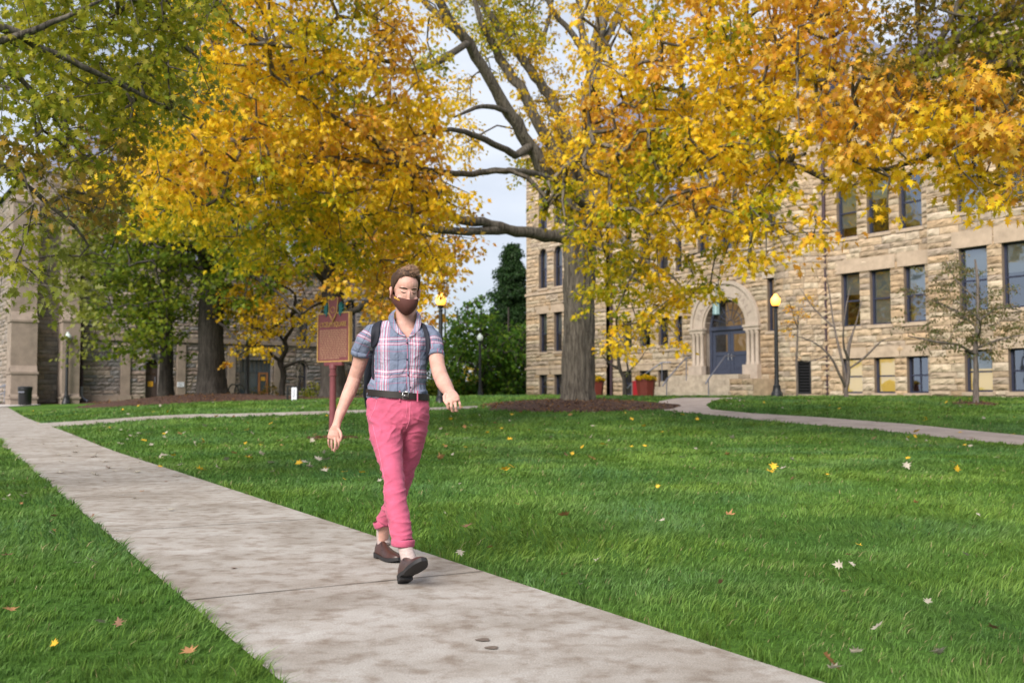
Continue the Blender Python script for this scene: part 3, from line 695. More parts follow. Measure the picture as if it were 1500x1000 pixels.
g_ = MB(); g_.add([wA(uDoor + (Rin - .02) * math.cos(math.pi * k / 16), wd - .02, zSp + (Rin - .02) * math.sin(math.pi * k / 16)) for k in range(17)], [tuple(range(17))]); g_.build('pane', M['glass'], FL)
# steps with cheek walls
st = MB(); zg = .95; ns = 4; ua, ub = uDoor - 3.1, uDoor + 2.0
for k in range(ns):
    z1_ = zDoor0 - (zDoor0 - zg) * k / ns; z0_ = Z0 if k == ns - 1 else zDoor0 - (zDoor0 - zg) * (k + 1) / ns - .02
    fbox(st, wA, ua - .25 * k, ub + .1 * k, .31 if k == 0 else 1.2 + .36 * (k - 1), 1.2 + .36 * k, .3, z1_ - .003 * k)
fbox(st, wA, uDoor - Rin, uDoor + Rin, -1.3, .31, zDoor0 - .35, zDoor0 - .005)
st.build('steps', mat('step_stone', (.40, .34, .27), .9, .3, 2.5, .5, 18), hall)
ck = Wall(lambda u, w, z: wA(u, w + 2.0, z), PAL_A, 31); ck.fill(uDoor + 2.15, uDoor + 3.7, Z0, zDoor0 - .25, []); ck.backing(uDoor + 2.15, uDoor + 3.7, Z0, zDoor0 - .25)
B = MB(); B.v = ck.b.v + ck.back.v; n = len(ck.b.v); B.f = ck.b.f + [tuple(i + n for i in f) for f in ck.back.f]; B.mi = [0] * len(ck.b.f) + [1] * len(ck.back.f); B.col = ck.b.col + ck.back.col
B.c = PAL_A[0]; n = len(B.v); fbox(B, wA, uDoor + 2.15, uDoor + 3.7, -.2, 1.96, Z0, zDoor0 - .26); B.build('cheek_wall', [M['stone'], M['mortar']], hall, colors=True)
# downspouts
for x, f_ in ((uz(1214, 580)[0], wA), (uz(890, 580)[0], fm)):
    d_ = MB(); zt2 = uz(1214, 270)[1] if f_ is wA else ZT_M - .3
    if f_ is wA: zt2 = ZT_R - .1
    d_.tube([f_(x, .16, .8), f_(x, .16, zt2)], .085, 8)
    for k in range(5): z = 1.5 + (zt2 - 2) * k / 4; d_.tube([f_(x, .16, z), f_(x, .16, z + .1)], .11, 8)
    d_.tube([f_(x, .16, 1.0), f_(x, .3, .95)], .09, 8); d_.build('downspout', M['pipe'], hall, smooth=50)
# roofs and dormers
rf = MB()
def hip(u0, u1, w0, w1, z, h, ins): 
    rf.add([wA(u0, w1, z), wA(u1, w1, z), wA(u1, w0, z), wA(u0, w0, z), wA(u0 + ins, (w0 + w1) / 2, z + h), wA(u1 - ins, (w0 + w1) / 2, z + h)], [(0, 1, 5, 4), (1, 2, 5), (2, 3, 4, 5), (3, 0, 4), (0, 3, 2, 1)])
hip(uL0 - .5, uL1 + .4, -14.5, .5, ZT_L + .3, 5, 6.5 if uL1 - uL0 > 14 else (uL1 - uL0) / 2); hip(uL1, uE0, -14, -.1, ZT_M + .33, 4.5, .1); hip(uE0 - .4, uR0 + .3, -15, .4, ZT_E + .3, 5, 5); hip(uR0, uP1, -14, .3, ZT_R + .25, 5, 1); hip(uP0 - .3, uP1, -14, PW_ + .4, ZT_R + .66, 5.5, 5)
rf.build('roof', M['slate'], hall)
gb = MB(); ug = uz(1262, 130)[0]; zg_ = ZT_R + .26
gb.prism([(ug - 1.1, zg_), (ug + 1.1, zg_), (ug + 1.1, zg_ + .6), (ug, zg_ + 1.9), (ug - 1.1, zg_ + .6)], -.5, .1, lambda a, b, d: wA(a, d, b)); gb.build('gable', M['trim'], hall)
dm = MB(); ud = uz(1226, 140)[0]; fbox(dm, wA, ud - .5, ud + .5, -.9, .12, ZT_R + .26, ZT_R + 1.4); dm.build('dormer', M['navy'], hall)
# body behind the facade so no sky shows through
bk = MB(); fbox(bk, wA, uL0 + .5, uL1, -14, -1.2, Z0, ZT_L - .1); fbox(bk, wA, uL1, uE0, -14, -1.6, Z0, ZT_M - .1); fbox(bk, wA, uE0 + .1, uR0, -15, -2.0, Z0, ZT_E - .1); fbox(bk, wA, uR0, uP1, -14, -1.2, Z0, ZT_R - .1)
bk.build('inner_core', M['room'], hall)
# hanging lantern and security globe
ln = empty('hanging_lantern', Vector(wA(uz(1049, 450, .7)[0], .7, 0)) + P0A + Vector((0, 0, uz(1049, 450, .7)[1])), 0, 'verdigris lantern on a bracket before the navy fanlight', 'lantern')
b_ = MB(); b_.lathe([(.05, -.42), (.2, -.4), (.2, -.36)], n=8); b_.lathe([(.2, .22), (.26, .25), (.14, .42), (.05, .5)], n=8)
for k in range(8): q = 2 * math.pi * k / 8; b_.tube([(.19 * math.cos(q), .19 * math.sin(q), -.37), (.19 * math.cos(q), .19 * math.sin(q), .23)], .012, 4)
b_.tube([(0, 0, .5), (0, 0, .95), tuple(-nA * .3 + Vector((0, 0, 1.0))), tuple(-nA * .55 + Vector((0, 0, .95)))], .02, 5)
b_.build('lantern_frame', mat('verdigris', (.10, .18, .19), .6, .2), ln)
b_ = MB(); b_.lathe([(.17, -.36), (.17, .22)], n=8); b_.build('lantern_glass', mat('lantern_glass', (.35, .5, .52), .3), ln)
# handrails beside the steps
def rail(name, pts, label, posts):
    o = empty(name, (*wA2(pts[0][0], pts[0][1]), .95), 0, label, 'handrail', 'metal handrails of the entry steps'); b = MB(); off = Vector(o.location)
    P = [Vector((*wA2(u, w), z)) - off for u, w, z in pts]; b.tube(P, .035, 8)
    for k in posts: b.tube([P[k], Vector((P[k].x, P[k].y, -.1))], .03, 8)
    b.build('rail_tube', M['iron'], o, smooth=60)
def wA2(u, w): v = P0A + dA * u + nA * w; return (v.x, v.y)
zr = zDoor0 + .95
rail('handrail', [(uDoor - 1.6, .9, zr), (uDoor - 1.7, 1.2, zr), (uDoor - 1.75, 2.6, zg + .95), (uDoor - 1.75, 2.9, zg + .6)], 'pale metal handrail left of the navy doors, nearer the doors', (1, 2))
rail('handrail', [(uDoor + 1.15, .5, zr), (uDoor + 1.15, 1.2, zr), (uDoor + 1.2, 2.5, zg + .95), (uDoor + 1.2, 2.7, zg + .7)], 'slanting metal handrail right of the navy doors', (2,))
rail('handrail', [(uDoor - 3.2, .9, zr - .2), (uDoor - 3.6, 1.2, zr - .2), (uDoor - 5.0, 2.2, zg + .8), (uDoor - 5.4, 2.4, zg + .3)], 'metal handrail curving down at the far left of the steps', (1, 2))
# ------------------------------------------------------------------ left hall (B), wall runs away to the right
dB = Vector((.8247, .5656, 0)); nB = Vector((.5656, -.8247, 0)); P0B = Vector((-21.8, 61, 0))
chapel = empty('stone_chapel', (P0B.x, P0B.y, 0), 0, 'dark weathered grey-brown stone building with buttresses and slate roof behind the left trees', 'building')
def wB(u, w, z): return tuple(dB * u + nB * w + Vector((0, 0, z)))
def uzB(px, py, w=0): return uz(px, py, w, dB, nB, P0B)
def opB(*a, **k): return op(*a, fn=uzB, **k)
uB0 = uzB(54, 580)[0]; uB1 = uzB(119, 580)[0]; uB2 = uzB(585, 580)[0]; zC = uzB(430, 506)[1]; zE = uzB(421, 397)[1]; Zb = .2
print('B', uB0, uB1, uB2, zC, zE)
dB_o = opB(213, 232, 526, 583, arch=True, door=1); en_o = opB(351, 397, 527, 577, door=1)
aw = opB(434, 449, 531, 572, arch=True); up = [opB(434, 452, 438, 500, arch=True), opB(370, 388, 436, 496, arch=True), opB(505, 522, 440, 500, arch=True), opB(300, 318, 434, 493, arch=True), opB(215, 232, 430, 489, arch=True)]
aw2 = opB(506, 521, 532, 572, arch=True)
pil = [(176, 190), (258, 271), (333, 344), (401, 410), (470, 479)]
zp0, zp1 = .2, zC - .05
trimB = [(uzB(a, 560)[0], uzB(b, 560)[0], zp0, zp1) for a, b in pil]
opsB = [dB_o, en_o, aw, aw2] + up
build_wall(wB, uB1, uB2, Zb, zE, opsB, PAL_B, 21, parent=chapel, trimspec=trimB, mortar='mortar2', course=.24, length=(.35, .9), rough=.05)
zTall = uzB(80, 250)[1]
fBl = lambda u, w, z: wB(u, w - .5, z)
build_wall(fBl, uB0 - .5, uB1, Zb, zTall, [], PAL_C, 22, parent=chapel, mortar='mortar2', course=.26, rough=.025)
fBt = lambda u, w, z: wB(u, w - .2, z)
build_wall(fBt, uB1, uB1 + 9, zE, zTall, [], PAL_C, 23, parent=chapel, mortar='mortar2')
build_wall(lambda a, w, z: wB(uB2 + w, a, z), -12, 0, Zb, zE, [], PAL_B, 24, parent=chapel, mortar='mortar2', course=.24)
build_wall(lambda a, w, z: wB(uB0 - .5 - w, a, z), -16, -.5, Zb, zTall, [], PAL_C, 25, parent=chapel, mortar='mortar2')
M['trimB'] = mat('chapel_trim', (.25, .20, .165), .9, .2, 2, .3, 18)
t = MB()
for a, b, c, d in trimB: fbox(t, wB, a + .01, b - .01, -.1, .14, c + .9, d - .1); fbox(t, wB, a - .06, b + .06, -.1, .22, c, c + .9)
fbox(t, wB, uB1, uB2, -.1, .16, zC - .02, zC + .24)
fbox(t, wB, uB1, uzB(205, 580)[0], -.1, .12, Zb, 1.1); fbox(t, wB, uzB(238, 580)[0], uzB(330, 580)[0], -.1, .12, Zb, 1.0)
fbox(t, wB, uB1, uB2 + .2, -.2, .35, zE, zE + .22)
t.build('string_course', M['trimB'], chapel)
# door and glazed entrance
def slabdoor(o, m, name='door'):
    a, b, c, d = o['u0'], o['u1'], o['z0'], o['z1']; rad = (b - a) / 2; zc = d - rad if o['arch'] else d
    f = MB(); w0 = -.3; fbox(f, wB, a, b, w0 - .04, w0, c, zc - .1)
    for k in (0, 1):
        x0 = a + (b - a) * (.12 + .42 * k); fbox(f, wB, x0, x0 + (b - a) * .33, w0, w0 + .025, c + .15, c + .95); fbox(f, wB, x0, x0 + (b - a) * .33, w0, w0 + .025, c + 1.1, zc - .25)
    k = 12; f.add([wB((a + b) / 2 + rad * math.cos(math.pi * i / k), w0 - .02, zc - .1 + rad * math.sin(math.pi * i / k)) for i in range(k + 1)], [tuple(range(k + 1))])
    D = f.build(name, m, chapel)
    g = MB(); g.add([wB((a + b) / 2 + rad * .75 * math.cos(math.pi * i / k), w0 + .01, zc + rad * .75 * math.sin(math.pi * i / k)) for i in range(k + 1)], [tuple(range(k + 1))]); g.build('pane', M['glass'], D)
    h = MB(); h.tube([wB(b - .15, w0 + .06, c + .95), wB(b - .15, w0 + .06, c + 1.3)], .02, 6); h.build('handle', M['iron'], D)
    return D
slabdoor(dB_o, M['brown_door'])
M['paper'] = mat('white_paper', (.75, .77, .85), .8); M['ypaper'] = mat('yellow_paper', (.80, .42, .03), .7); M['dark_ink'] = mat('dark_ink', (.05, .03, .02), .8)
def notice(o_loc, sz, m, label, f_, ink='dark_ink', arrow=False, rows=3):
    o = empty('notice', tuple(o_loc), 0, label, 'notice'); e1 = f_(1, 0, 0); e1 = Vector(e1) - Vector(f_(0, 0, 0)); e2 = Vector(f_(0, 1, 0)) - Vector(f_(0, 0, 0)); fn = lambda u, w, z: tuple(e1 * u + e2 * w + Vector((0, 0, z)))
    b = MB(); fbox(b, fn, -sz[0] / 2, sz[0] / 2, 0, .012, -sz[1] / 2, sz[1] / 2); b.build('sheet', m, o)
    b = MB()
    for k in range(rows): z = sz[1] * (.28 - .28 * k); fbox(b, fn, -sz[0] * .34, sz[0] * (.34 - .1 * (k % 2)), .013, .016, z - sz[1] * .05, z + sz[1] * .05)
    b.build('print', M[ink], o)
    if arrow:
        b = MB(); b.prism([(-.3, .55), (.3, .55), (.3, .66), (.06, .68), (.06, 1.0), (-.06, 1.0), (-.06, .68), (-.3, .66)], .0, .01, lambda a, c, d: fn(a * 1.0, d, c * 1.0)); b.build('cross_mark', M['dark_ink'], o)
Bw = lambda u, w, z: Vector(wB(u, w, z)) + P0B
notice(Bw(*(lambda q: (q[0], -.26, q[1]))(uzB(222, 562))), (.3, .3), M['ypaper'], 'small yellow notice with dark mark on the brown arched door', wB, arrow=True)
notice(Bw(*(lambda q: (q[0], .16, q[1]))(uzB(263.5, 563))), (.42, .3), M['paper'], 'small white paper notice on the stone pilaster', wB, ink='iron')
a, b, c, d = en_o['u0'], en_o['u1'], en_o['z0'], en_o['z1']
M['teal_glass'] = mat('teal_glass', (.04, .065, .085), .12, .2, 2, spec=.8)
M['teal'] = mat('teal_frame', (.05, .07, .09), .5)
e = MB(); w0 = -.25; fbox(e, wB, a, a + .07, w0 - .04, w0 + .05, c, d); fbox(e, wB, b - .07, b, w0 - .04, w0 + .05, c, d); fbox(e, wB, a + .07, b - .07, w0 - .04, w0 + .05, d - .07, d); zt = c + (d - c) * .66
fbox(e, wB, a + .07, b - .07, w0 - .04, w0 + .045, zt - .04, zt + .04)
for k in range(1, 7): x = a + (b - a) * k / 7; fbox(e, wB, x - .025, x + .025, w0 - .04, w0 + .04, zt + .04, d - .07)
for k in (2.1, 4.1): x = a + (b - a) * k / 7; fbox(e, wB, x - .03, x + .03, w0 - .04, w0 + .04, c, zt - .04)
fbox(e, wB, a + .07, a + (b - a) * .58, w0 - .04, w0 + .04, c, c + .3)
E = e.build('entrance', M['teal'], chapel)
g = MB(); g.add([wB(a, w0 - .01, c), wB(b, w0 - .01, c), wB(b, w0 - .01, d), wB(a, w0 - .01, d)], [(0, 1, 2, 3)]); g.build('pane', M['teal_glass'], E)
g = MB(); x0, x1 = a + (b - a) * .62, a + (b - a) * .93; fbox(g, wB, x0, x0 + .12, w0, w0 + .07, c, zt - .05); fbox(g, wB, x1 - .12, x1, w0, w0 + .07, c, zt - .05); fbox(g, wB, x0 + .12, x1 - .12, w0, w0 + .07, zt - .17, zt - .05); fbox(g, wB, x0 + .12, x1 - .12, w0, w0 + .07, c, c + .2)
g.build('door_frame', M['wood'], E)
notice(Bw((x0 + x1) / 2, w0 + .02, c + 1.0), (.26, .24), M['ypaper'], 'small yellow notice on the glass door with wooden frame', wB)
for o in [aw, aw2] + up: window(chapel, wB, o, sill=True, rails=1, mull=1)
# buttresses
def buttress(u, wd_, proj, zs, m='trimB', name='buttress'):
    b = MB(); z0 = Zb
    for k, (z1, sc) in enumerate(zs):
        fbox(b, wB, u - wd_ / 2 * (1 - .0 * k), u + wd_ / 2, -.6, proj * sc, z0, z1)
        n_sc = zs[k + 1][1] if k + 1 < len(zs) else .0
        b.add([wB(u - wd_ / 2, proj * sc, z1), wB(u + wd_ / 2, proj * sc, z1), wB(u + wd_ / 2, proj * n_sc, z1 + (sc - n_sc) * proj * 1.2), wB(u - wd_ / 2, proj * n_sc, z1 + (sc - n_sc) * proj * 1.2), wB(u - wd_ / 2, -.3, z1), wB(u + wd_ / 2, -.3, z1)],
              [(0, 1, 2, 3), (1, 5, 2), (0, 3, 4)])
        fbox(b, wB, u - wd_ / 2 - .06, u + wd_ / 2 + .06, -.6, proj * sc + .06, z1 - .12, z1 - .003)
        z0 = z1
    b.build(name, M[m], chapel)
uq = uzB(34, 580, 1.0)[0]; buttress(uq, 1.35, 1.2, [(1.0, 1.1), (uzB(34, 545)[1], 1.0), (uzB(34, 470)[1], .75), (zTall - 2, .4)])
uq2 = uzB(102, 580, .8)[0]; buttress(uq2, .95, 1.0, [(1.0, 1.15), (uzB(102, 470)[1], 1.0), (zTall - 3, .5)])
d_ = MB(); x = uzB(119.5, 580, .3)[0]; d_.tube([wB(x, .25, 1.6), wB(x, .25, zE)], .09, 8); d_.build('downspout', M['pipe'], chapel, smooth=50)
d_ = MB(); d_.tube([wB(x, .25, .9), wB(x, .25, 1.6)], .1, 8); d_.tube([wB(x, .25, .95), wB(x + .3, .5, .7)], .1, 8); d_.build('downspout_shoe', M['iron'], chapel, smooth=50)
# roof
rf = MB(); k0, k1 = uB1 + 8, uB2 + .3
rf.add([wB(uB1, .4, zE + .22), wB(k1, .4, zE + .22), wB(k1, -7, zE + 7.5), wB(uB1, -7, zE + 7.5), wB(k1, -14, zE + .22), wB(uB1, -14, zE + .22)], [(0, 1, 2, 3), (3, 2, 4, 5), (1, 4, 2)])
rf.add([wB(uB0 - .8, -.4, zTall), wB(uB1 + 9.2, .0, zTall), wB(uB1 + 4, -7, zTall + 6), wB(uB0 - .8, -15, zTall), wB(uB1 + 9.2, -15, zTall)], [(0, 1, 2), (1, 4, 2), (4, 3, 2), (3, 0, 2)])
rf.build('roof', M['slate'], chapel)
sk_u = uzB(437, 380)[0]; sk = MB()
Pk = lambda u, s_, h: wB(u, .4 - s_ * 7.4 - h * .7, zE + .22 + s_ * 7.28 + h * .7)
sk.add([wB(sk_u - .8, -.35, zE + 1.0 + .08), wB(sk_u + .8, -.35, zE + 1.0 + .08), wB(sk_u + .8, -1.2, zE + 1.87 + .08), wB(sk_u - .8, -1.2, zE + 1.87 + .08)], [(0, 1, 2, 3)])
sk.build('skylight', mat('skylight_glass', (.3, .42, .45), .15, spec=1), chapel)
bk = MB(); fbox(bk, wB, uB1 + .2, uB2 - .3, -12, -1.0, Zb, zE - .1); fbox(bk, wB, uB0, uB1 + 9, -14, -1.3, Zb, zTall - .1); bk.build('inner_core', M['room'], chapel)
# wall lamp over the brown door
q = uzB(224, 520); o = empty('wall_lamp', tuple(Bw(q[0], .1, q[1])), 0, 'small black lamp on the stones over the brown arched door', 'lamp'); b_ = MB(); b_.lathe([(.03, .2), (.1, .12), (.12, -.1), (.06, -.15)], n=8); b_.tube([(0, 0, .15), tuple(-nB * .15 + Vector((0, 0, .15)))], .02, 5); b_.build('lamp_body', M['black'], o)
# ------------------------------------------------------------------ trees
def bark(name, c, c2, k=1.0):
    m = bpy.data.materials.new(name); m.use_nodes = True; t = m.node_tree; t.nodes.clear(); l = t.links.new
    o = N(t, 'ShaderNodeOutputMaterial'); p = N(t, 'ShaderNodeBsdfPrincipled', Roughness=.95); p.inputs['Specular IOR Level'].default_value = .15
    tc_ = N(t, 'ShaderNodeTexCoord'); mp_ = N(t, 'ShaderNodeMapping'); mp_.inputs['Scale'].default_value = (11 * k, 11 * k, 1.1 * k); l(tc_.outputs['Object'], mp_.inputs[0])
    n = N(t, 'ShaderNodeTexNoise', Scale=1.3, Detail=7.0, Roughness=.65, Distortion=.6); l(mp_.outputs[0], n.inputs['Vector'])
    r = N(t, 'ShaderNodeValToRGB'); e = r.color_ramp.elements; e[0].position = .35; e[0].color = (*c2, 1); e[1].position = .62; e[1].color = (*c, 1); l(n.outputs['Fac'], r.inputs[0])
    l(r.outputs[0], p.inputs['Base Color']); b = N(t, 'ShaderNodeBump'); b.inputs['Strength'].default_value = 1; b.inputs['Distance'].default_value = .05 / k; l(n.outputs['Fac'], b.inputs['Height']); l(b.outputs[0], p.inputs['Normal'])
    l(p.outputs[0], o.inputs[0]); return m
M['bark'] = bark('maple_bark', (.19, .165, .135), (.045, .038, .032))
M['bark_dark'] = bark('dark_bark', (.075, .065, .058), (.025, .022, .02))
M['bark_grey'] = bark('grey_bark', (.20, .17, .15), (.08, .065, .06), 2)
def leaf_mat(name, trans=.56, rough=.5):
    return mat(name, attr=True, rough=rough, spec=.25, trans=trans)
M['leaf'] = leaf_mat('leaf')

# leaf outlines: (x along width, y along length)
MAPLE = np.array([(0, 0), (.36, -.04), (.17, .17), (.64, .36), (.23, .42), (.40, .74), (.14, .64), (.11, .80), (0, 1.08), (-.11, .80), (-.14, .64), (-.40, .74), (-.23, .42), (-.64, .36), (-.17, .17), (-.36, -.04)])
M_F = [(0, 1, 2, 3, 4, 5, 6), (0, 6, 7, 8, 9, 10), (0, 10, 11, 12, 13, 14, 15)]
STAR = np.array([(0, 0), (.5, .1), (.27, .42), (.55, .62), (.16, .66), (0, 1), (-.16, .66), (-.55, .62), (-.27, .42), (-.5, .1)])
S_F = [(0, 1, 2, 3, 4), (0, 4, 5, 6), (0, 6, 7, 8, 9)]
OVAL = np.array([(0, 0), (.3, .4), (.2, .75), (0, 1), (-.2, .75), (-.3, .4)]); O_F = [(0, 1, 2, 3), (0, 3, 4, 5)]
def leaves(name, P, D, Nn, size, col, parent, shape='star', m=None, fold=.18):
    sh, fc = {'maple': (MAPLE, M_F), 'star': (STAR, S_F), 'oval': (OVAL, O_F)}[shape]
    n = len(P); k = len(sh)
    D = D / np.linalg.norm(D, axis=1, keepdims=True); B = np.cross(Nn, D); B /= np.linalg.norm(B, axis=1, keepdims=True) + 1e-9; Nn = np.cross(D, B)
    x = sh[:, 0][None, :, None]; y = sh[:, 1][None, :, None]; s = size[:, None, None]
    cup = rng.uniform(-.5, 1, n)[:, None, None]
    V = P[:, None, :] + s * (x * B[:, None] + y * D[:, None] + (np.abs(x) * fold * 2 * cup - y * y * .18) * Nn[:, None])
    base = (np.arange(n) * k)[:, None]
    per = []; flat = []
    idx = np.concatenate([np.array(f) for f in fc]); per = np.tile([len(f) for f in fc], n)
    flat = (base + idx[None, :]).ravel()
    C = np.repeat(col, k, axis=0)
    return np_mesh(name, V.reshape(-1, 3), flat, per, m or M['leaf'], parent, C)

def rand_dirs(n, r=rng):
    v = r.normal(size=(n, 3)); return v / np.linalg.norm(v, axis=1, keepdims=True)

PALS = {
 'H': [(.05, .13, .014), (.08, .18, .018), (.11, .21, .02), (.16, .24, .022), (.05, .10, .012)],
 'y': [(.82, .53, .018), (.86, .59, .025), (.76, .43, .018), (.88, .63, .05), (.66, .50, .018)],
 'o': [(.78, .44, .040), (.82, .52, .05), (.70, .33, .035), (.84, .58, .13), (.64, .30, .04), (.80, .50, .025)],
 'g': [(.52, .44, .018), (.36, .35, .018), (.64, .50, .018), (.24, .29, .018), (.74, .53, .018)],
 'd': [(.26, .28, .022), (.31, .31, .024), (.37, .35, .028), (.21, .25, .02), (.42, .37, .035)],
 'b': [(.26, .19, .03), (.34, .22, .035), (.20, .17, .025), (.42, .25, .04), (.15, .13, .02)],
 'G': [(.12, .19, .018), (.17, .23, .02), (.20, .25, .024), (.28, .30, .028), (.11, .16, .016)],
 'l': [(.20, .22, .03), (.26, .27, .05), (.15, .18, .022), (.32, .33, .12), (.22, .24, .03)],
 'u': [(.19, .15, .06), (.23, .17, .08), (.14, .15, .05), (.11, .14, .04)],
}
def pick(ch, n, r=rng):
    p = np.array(PALS[ch]); c = p[r.integers(len(p), size=n)] * r.uniform(.75, 1.2, (n, 1)); return c

def tube_arrays(pts, rad, n):
    pts = np.asarray(pts, float); m = len(pts); T = np.gradient(pts, axis=0); T /= np.linalg.norm(T, axis=1, keepdims=True) + 1e-9
    nn = np.array([0, 0, 1.]) if abs(T[0][2]) < .9 else np.array([1., 0, 0]); V = np.zeros((m, n, 3)); a = np.arange(n) * 2 * np.pi / n
    for i in range(m):
        nn = nn - T[i] * nn.dot(T[i]); nn /= np.linalg.norm(nn) + 1e-9; b = np.cross(T[i], nn)
        V[i] = pts[i] + rad[i] * (np.cos(a)[:, None] * nn + np.sin(a)[:, None] * b)
    i = np.arange(m * n).reshape(m, n); q = np.stack([i[:-1], np.roll(i, -1, 1)[:-1], np.roll(i, -1, 1)[1:], i[1:]], -1).reshape(-1, 4)
    return V.reshape(-1, 3), q
def smooth_line(pts, rad, step=.35, wob=.03, seed=0):
    r = np.random.default_rng(seed); pts = np.array([tuple(p) for p in pts], float); rad = np.array(rad, float)
    # Catmull-Rom
    P = np.vstack([2 * pts[0] - pts[1], pts, 2 * pts[-1] - pts[-2]]); out_ = []; ro = []
    for i in range(1, len(P) - 2):
        L_ = np.linalg.norm(P[i + 1] - P[i]); k = max(2, int(L_ / step))
        for t in np.linspace(0, 1, k, endpoint=False):
            out_.append(.5 * ((2 * P[i]) + (-P[i - 1] + P[i + 1]) * t + (2 * P[i - 1] - 5 * P[i] + 4 * P[i + 1] - P[i + 2]) * t * t + (-P[i - 1] + 3 * P[i] - 3 * P[i + 1] + P[i + 2]) * t ** 3)); ro.append(rad[i - 1] + (rad[i] - rad[i - 1]) * t)
    out_.append(P[-2]); ro.append(rad[-1]); out_ = np.array(out_); ro = np.array(ro)
    out_[1:-1] += r.normal(size=(len(out_) - 2, 3)) * (wob * np.clip(ro[1:-1], .02, .2) / .1)[:, None] * .5
    return out_, ro

class Tree:
    def __init__(s, name, base, label, group=None, bark_m='bark', cat='tree'):
        s.base = np.array(tuple(base)); s.o = empty(name, tuple(base), 0, label, cat, group); s.V = []; s.Q = []; s.n = 0; s.nodes = []; s.bm = bark_m; s.seed = int(abs(base[0]) * 97 + abs(base[1]) * 13)
    def limb(s, pts, rad, n=8, wob=.03, step=.35, rough=0):
        s.seed += 1; L_, r_ = smooth_line(pts, rad, step, wob, s.seed); V, q = tube_arrays(L_, r_, n)
        if rough:
            rr = np.random.default_rng(s.seed); c = np.repeat(L_, n, 0); d = V - c; ln = np.linalg.norm(d, axis=1, keepdims=True) + 1e-9
            k = np.array([noise.noise(Vector((v[0] * 5, v[1] * 5, v[2] * .7))) for v in V]); V = V + d / ln * (k * rough)[:, None]
        s.V.append(V); s.Q.append(q + s.n); s.n += len(V)
        for p, r in zip(L_, r_): s.nodes.append((*p, r))
        return L_
    def trunk(s, x0, x1pts, rad, flare=1.8, n=28, fn=None, rough=.04):
        """tapering trunk with root flare; x1pts = centre line"""
        pts, r_ = smooth_line(x1pts, rad, .12, .01, 5); z = pts[:, 2] - pts[0, 2]; a = np.arange(n) * 2 * np.pi / n; V = []
        for i, p in enumerate(pts):
            fl = 1 + (flare - 1) * math.exp(-z[i] / (.42 * r_[0] / .5)); lob = 1 + .13 * (fl - 1) / max(flare - 1, .01) * np.sin(a * 5 + 1) + .05 * np.sin(a * 3)
            ridge = np.array([noise.noise(Vector((math.cos(q) * r_[0] * 9, math.sin(q) * r_[0] * 9, p[2] * .9))) for q in a]) * rough
            rr = r_[i] * fl * lob + ridge; V.append(np.stack([p[0] + np.cos(a) * rr, p[1] + np.sin(a) * rr, np.full(n, p[2])], -1))
        V = np.array(V).reshape(-1, 3); m = len(pts); i = np.arange(m * n).reshape(m, n); q = np.stack([i[:-1], np.roll(i, -1, 1)[:-1], np.roll(i, -1, 1)[1:], i[1:]], -1).reshape(-1, 4)
        s.V.append(V); s.Q.append(q + s.n); s.n += len(V)
        for p, r in zip(pts[::4], r_[::4]): s.nodes.append((*p, r))
    def grow(s, C, rtip=.006, rmax=.07, maxd=99, sag=.1, seed=1):
        """connect spray centres to the nearest wood, nearest first, as a branching network"""
        r = np.random.default_rng(seed); nodes = np.array(s.nodes); P = nodes[:, :3]; R_ = nodes[:, 3].copy(); C = np.asarray(C)
        d = np.array([np.min(np.linalg.norm(P - c, axis=1)) for c in C]); order = np.argsort(d)
        NP_ = [tuple(p) for p in P]; par = [-1] * len(NP_); base_n = len(NP_); Parr = np.zeros((len(NP_) + len(C) * 4, 3)); Parr[:base_n] = P; cnt = base_n; pen = np.zeros(len(Parr)); pen[:base_n] = 0
        tips = []
        for ci in order:
            c = C[ci]; D = np.linalg.norm(Parr[:cnt] - c, axis=1); j = int(np.argmin(D)); dd = D[j]
            if dd > maxd or dd < .02: continue
            k = max(1, min(3, int(dd / .35))); prev = j; a = Parr[j].copy()
            for q in range(1, k + 1):
                t = q / k; p = a + (c - a) * t; 
                if q < k: p = p + r.normal(size=3) * .07 * dd; p[2] += sag * dd * math.sin(math.pi * t)
                Parr[cnt] = p; par.append(prev); prev = cnt; cnt += 1
            tips.append(prev)
        w = np.zeros(cnt); 
        for t in tips:
            x = t
            while x >= base_n: w[x] += 1; x = par[x]
        V = []; Q = []; a = np.arange(4) * math.pi / 2; ca, sa_ = np.cos(a)[:, None], np.sin(a)[:, None]; off = s.n
        for x in range(base_n, cnt):
            p0, p1 = Parr[par[x]], Parr[x]; t = p1 - p0; ln = np.linalg.norm(t)
            if ln < 1e-5: continue
            t = t / ln; nn = np.array([0, 0, 1.]) if abs(t[2]) < .9 else np.array([1., 0, 0]); nn = nn - t * nn.dot(t); nn /= np.linalg.norm(nn); b = np.cross(t, nn)
            r1 = min(rmax, rtip * w[x] ** .5); pw = w[par[x]] if par[x] >= base_n else w[x] * 1.3; r0 = min(rmax, rtip * max(pw, w[x]) ** .5)
            e = ca * nn + sa_ * b; V.append(p0 + e * r0); V.append(p1 + e * r1)
            i = off; Q.append([(i + q, i + (q + 1) % 4, i + 4 + (q + 1) % 4, i + 4 + q) for q in range(4)]); off += 8
        if V: s.V.append(np.concatenate(V)); s.Q.append(np.concatenate([np.array(q) for q in Q])); s.n = off
    def finish(s, name='trunk'):
        V = np.concatenate(s.V) - s.base; Q = np.concatenate(s.Q); np_mesh(name, V, Q.ravel(), np.full(len(Q), 4), M[s.bm], s.o, smooth=True)

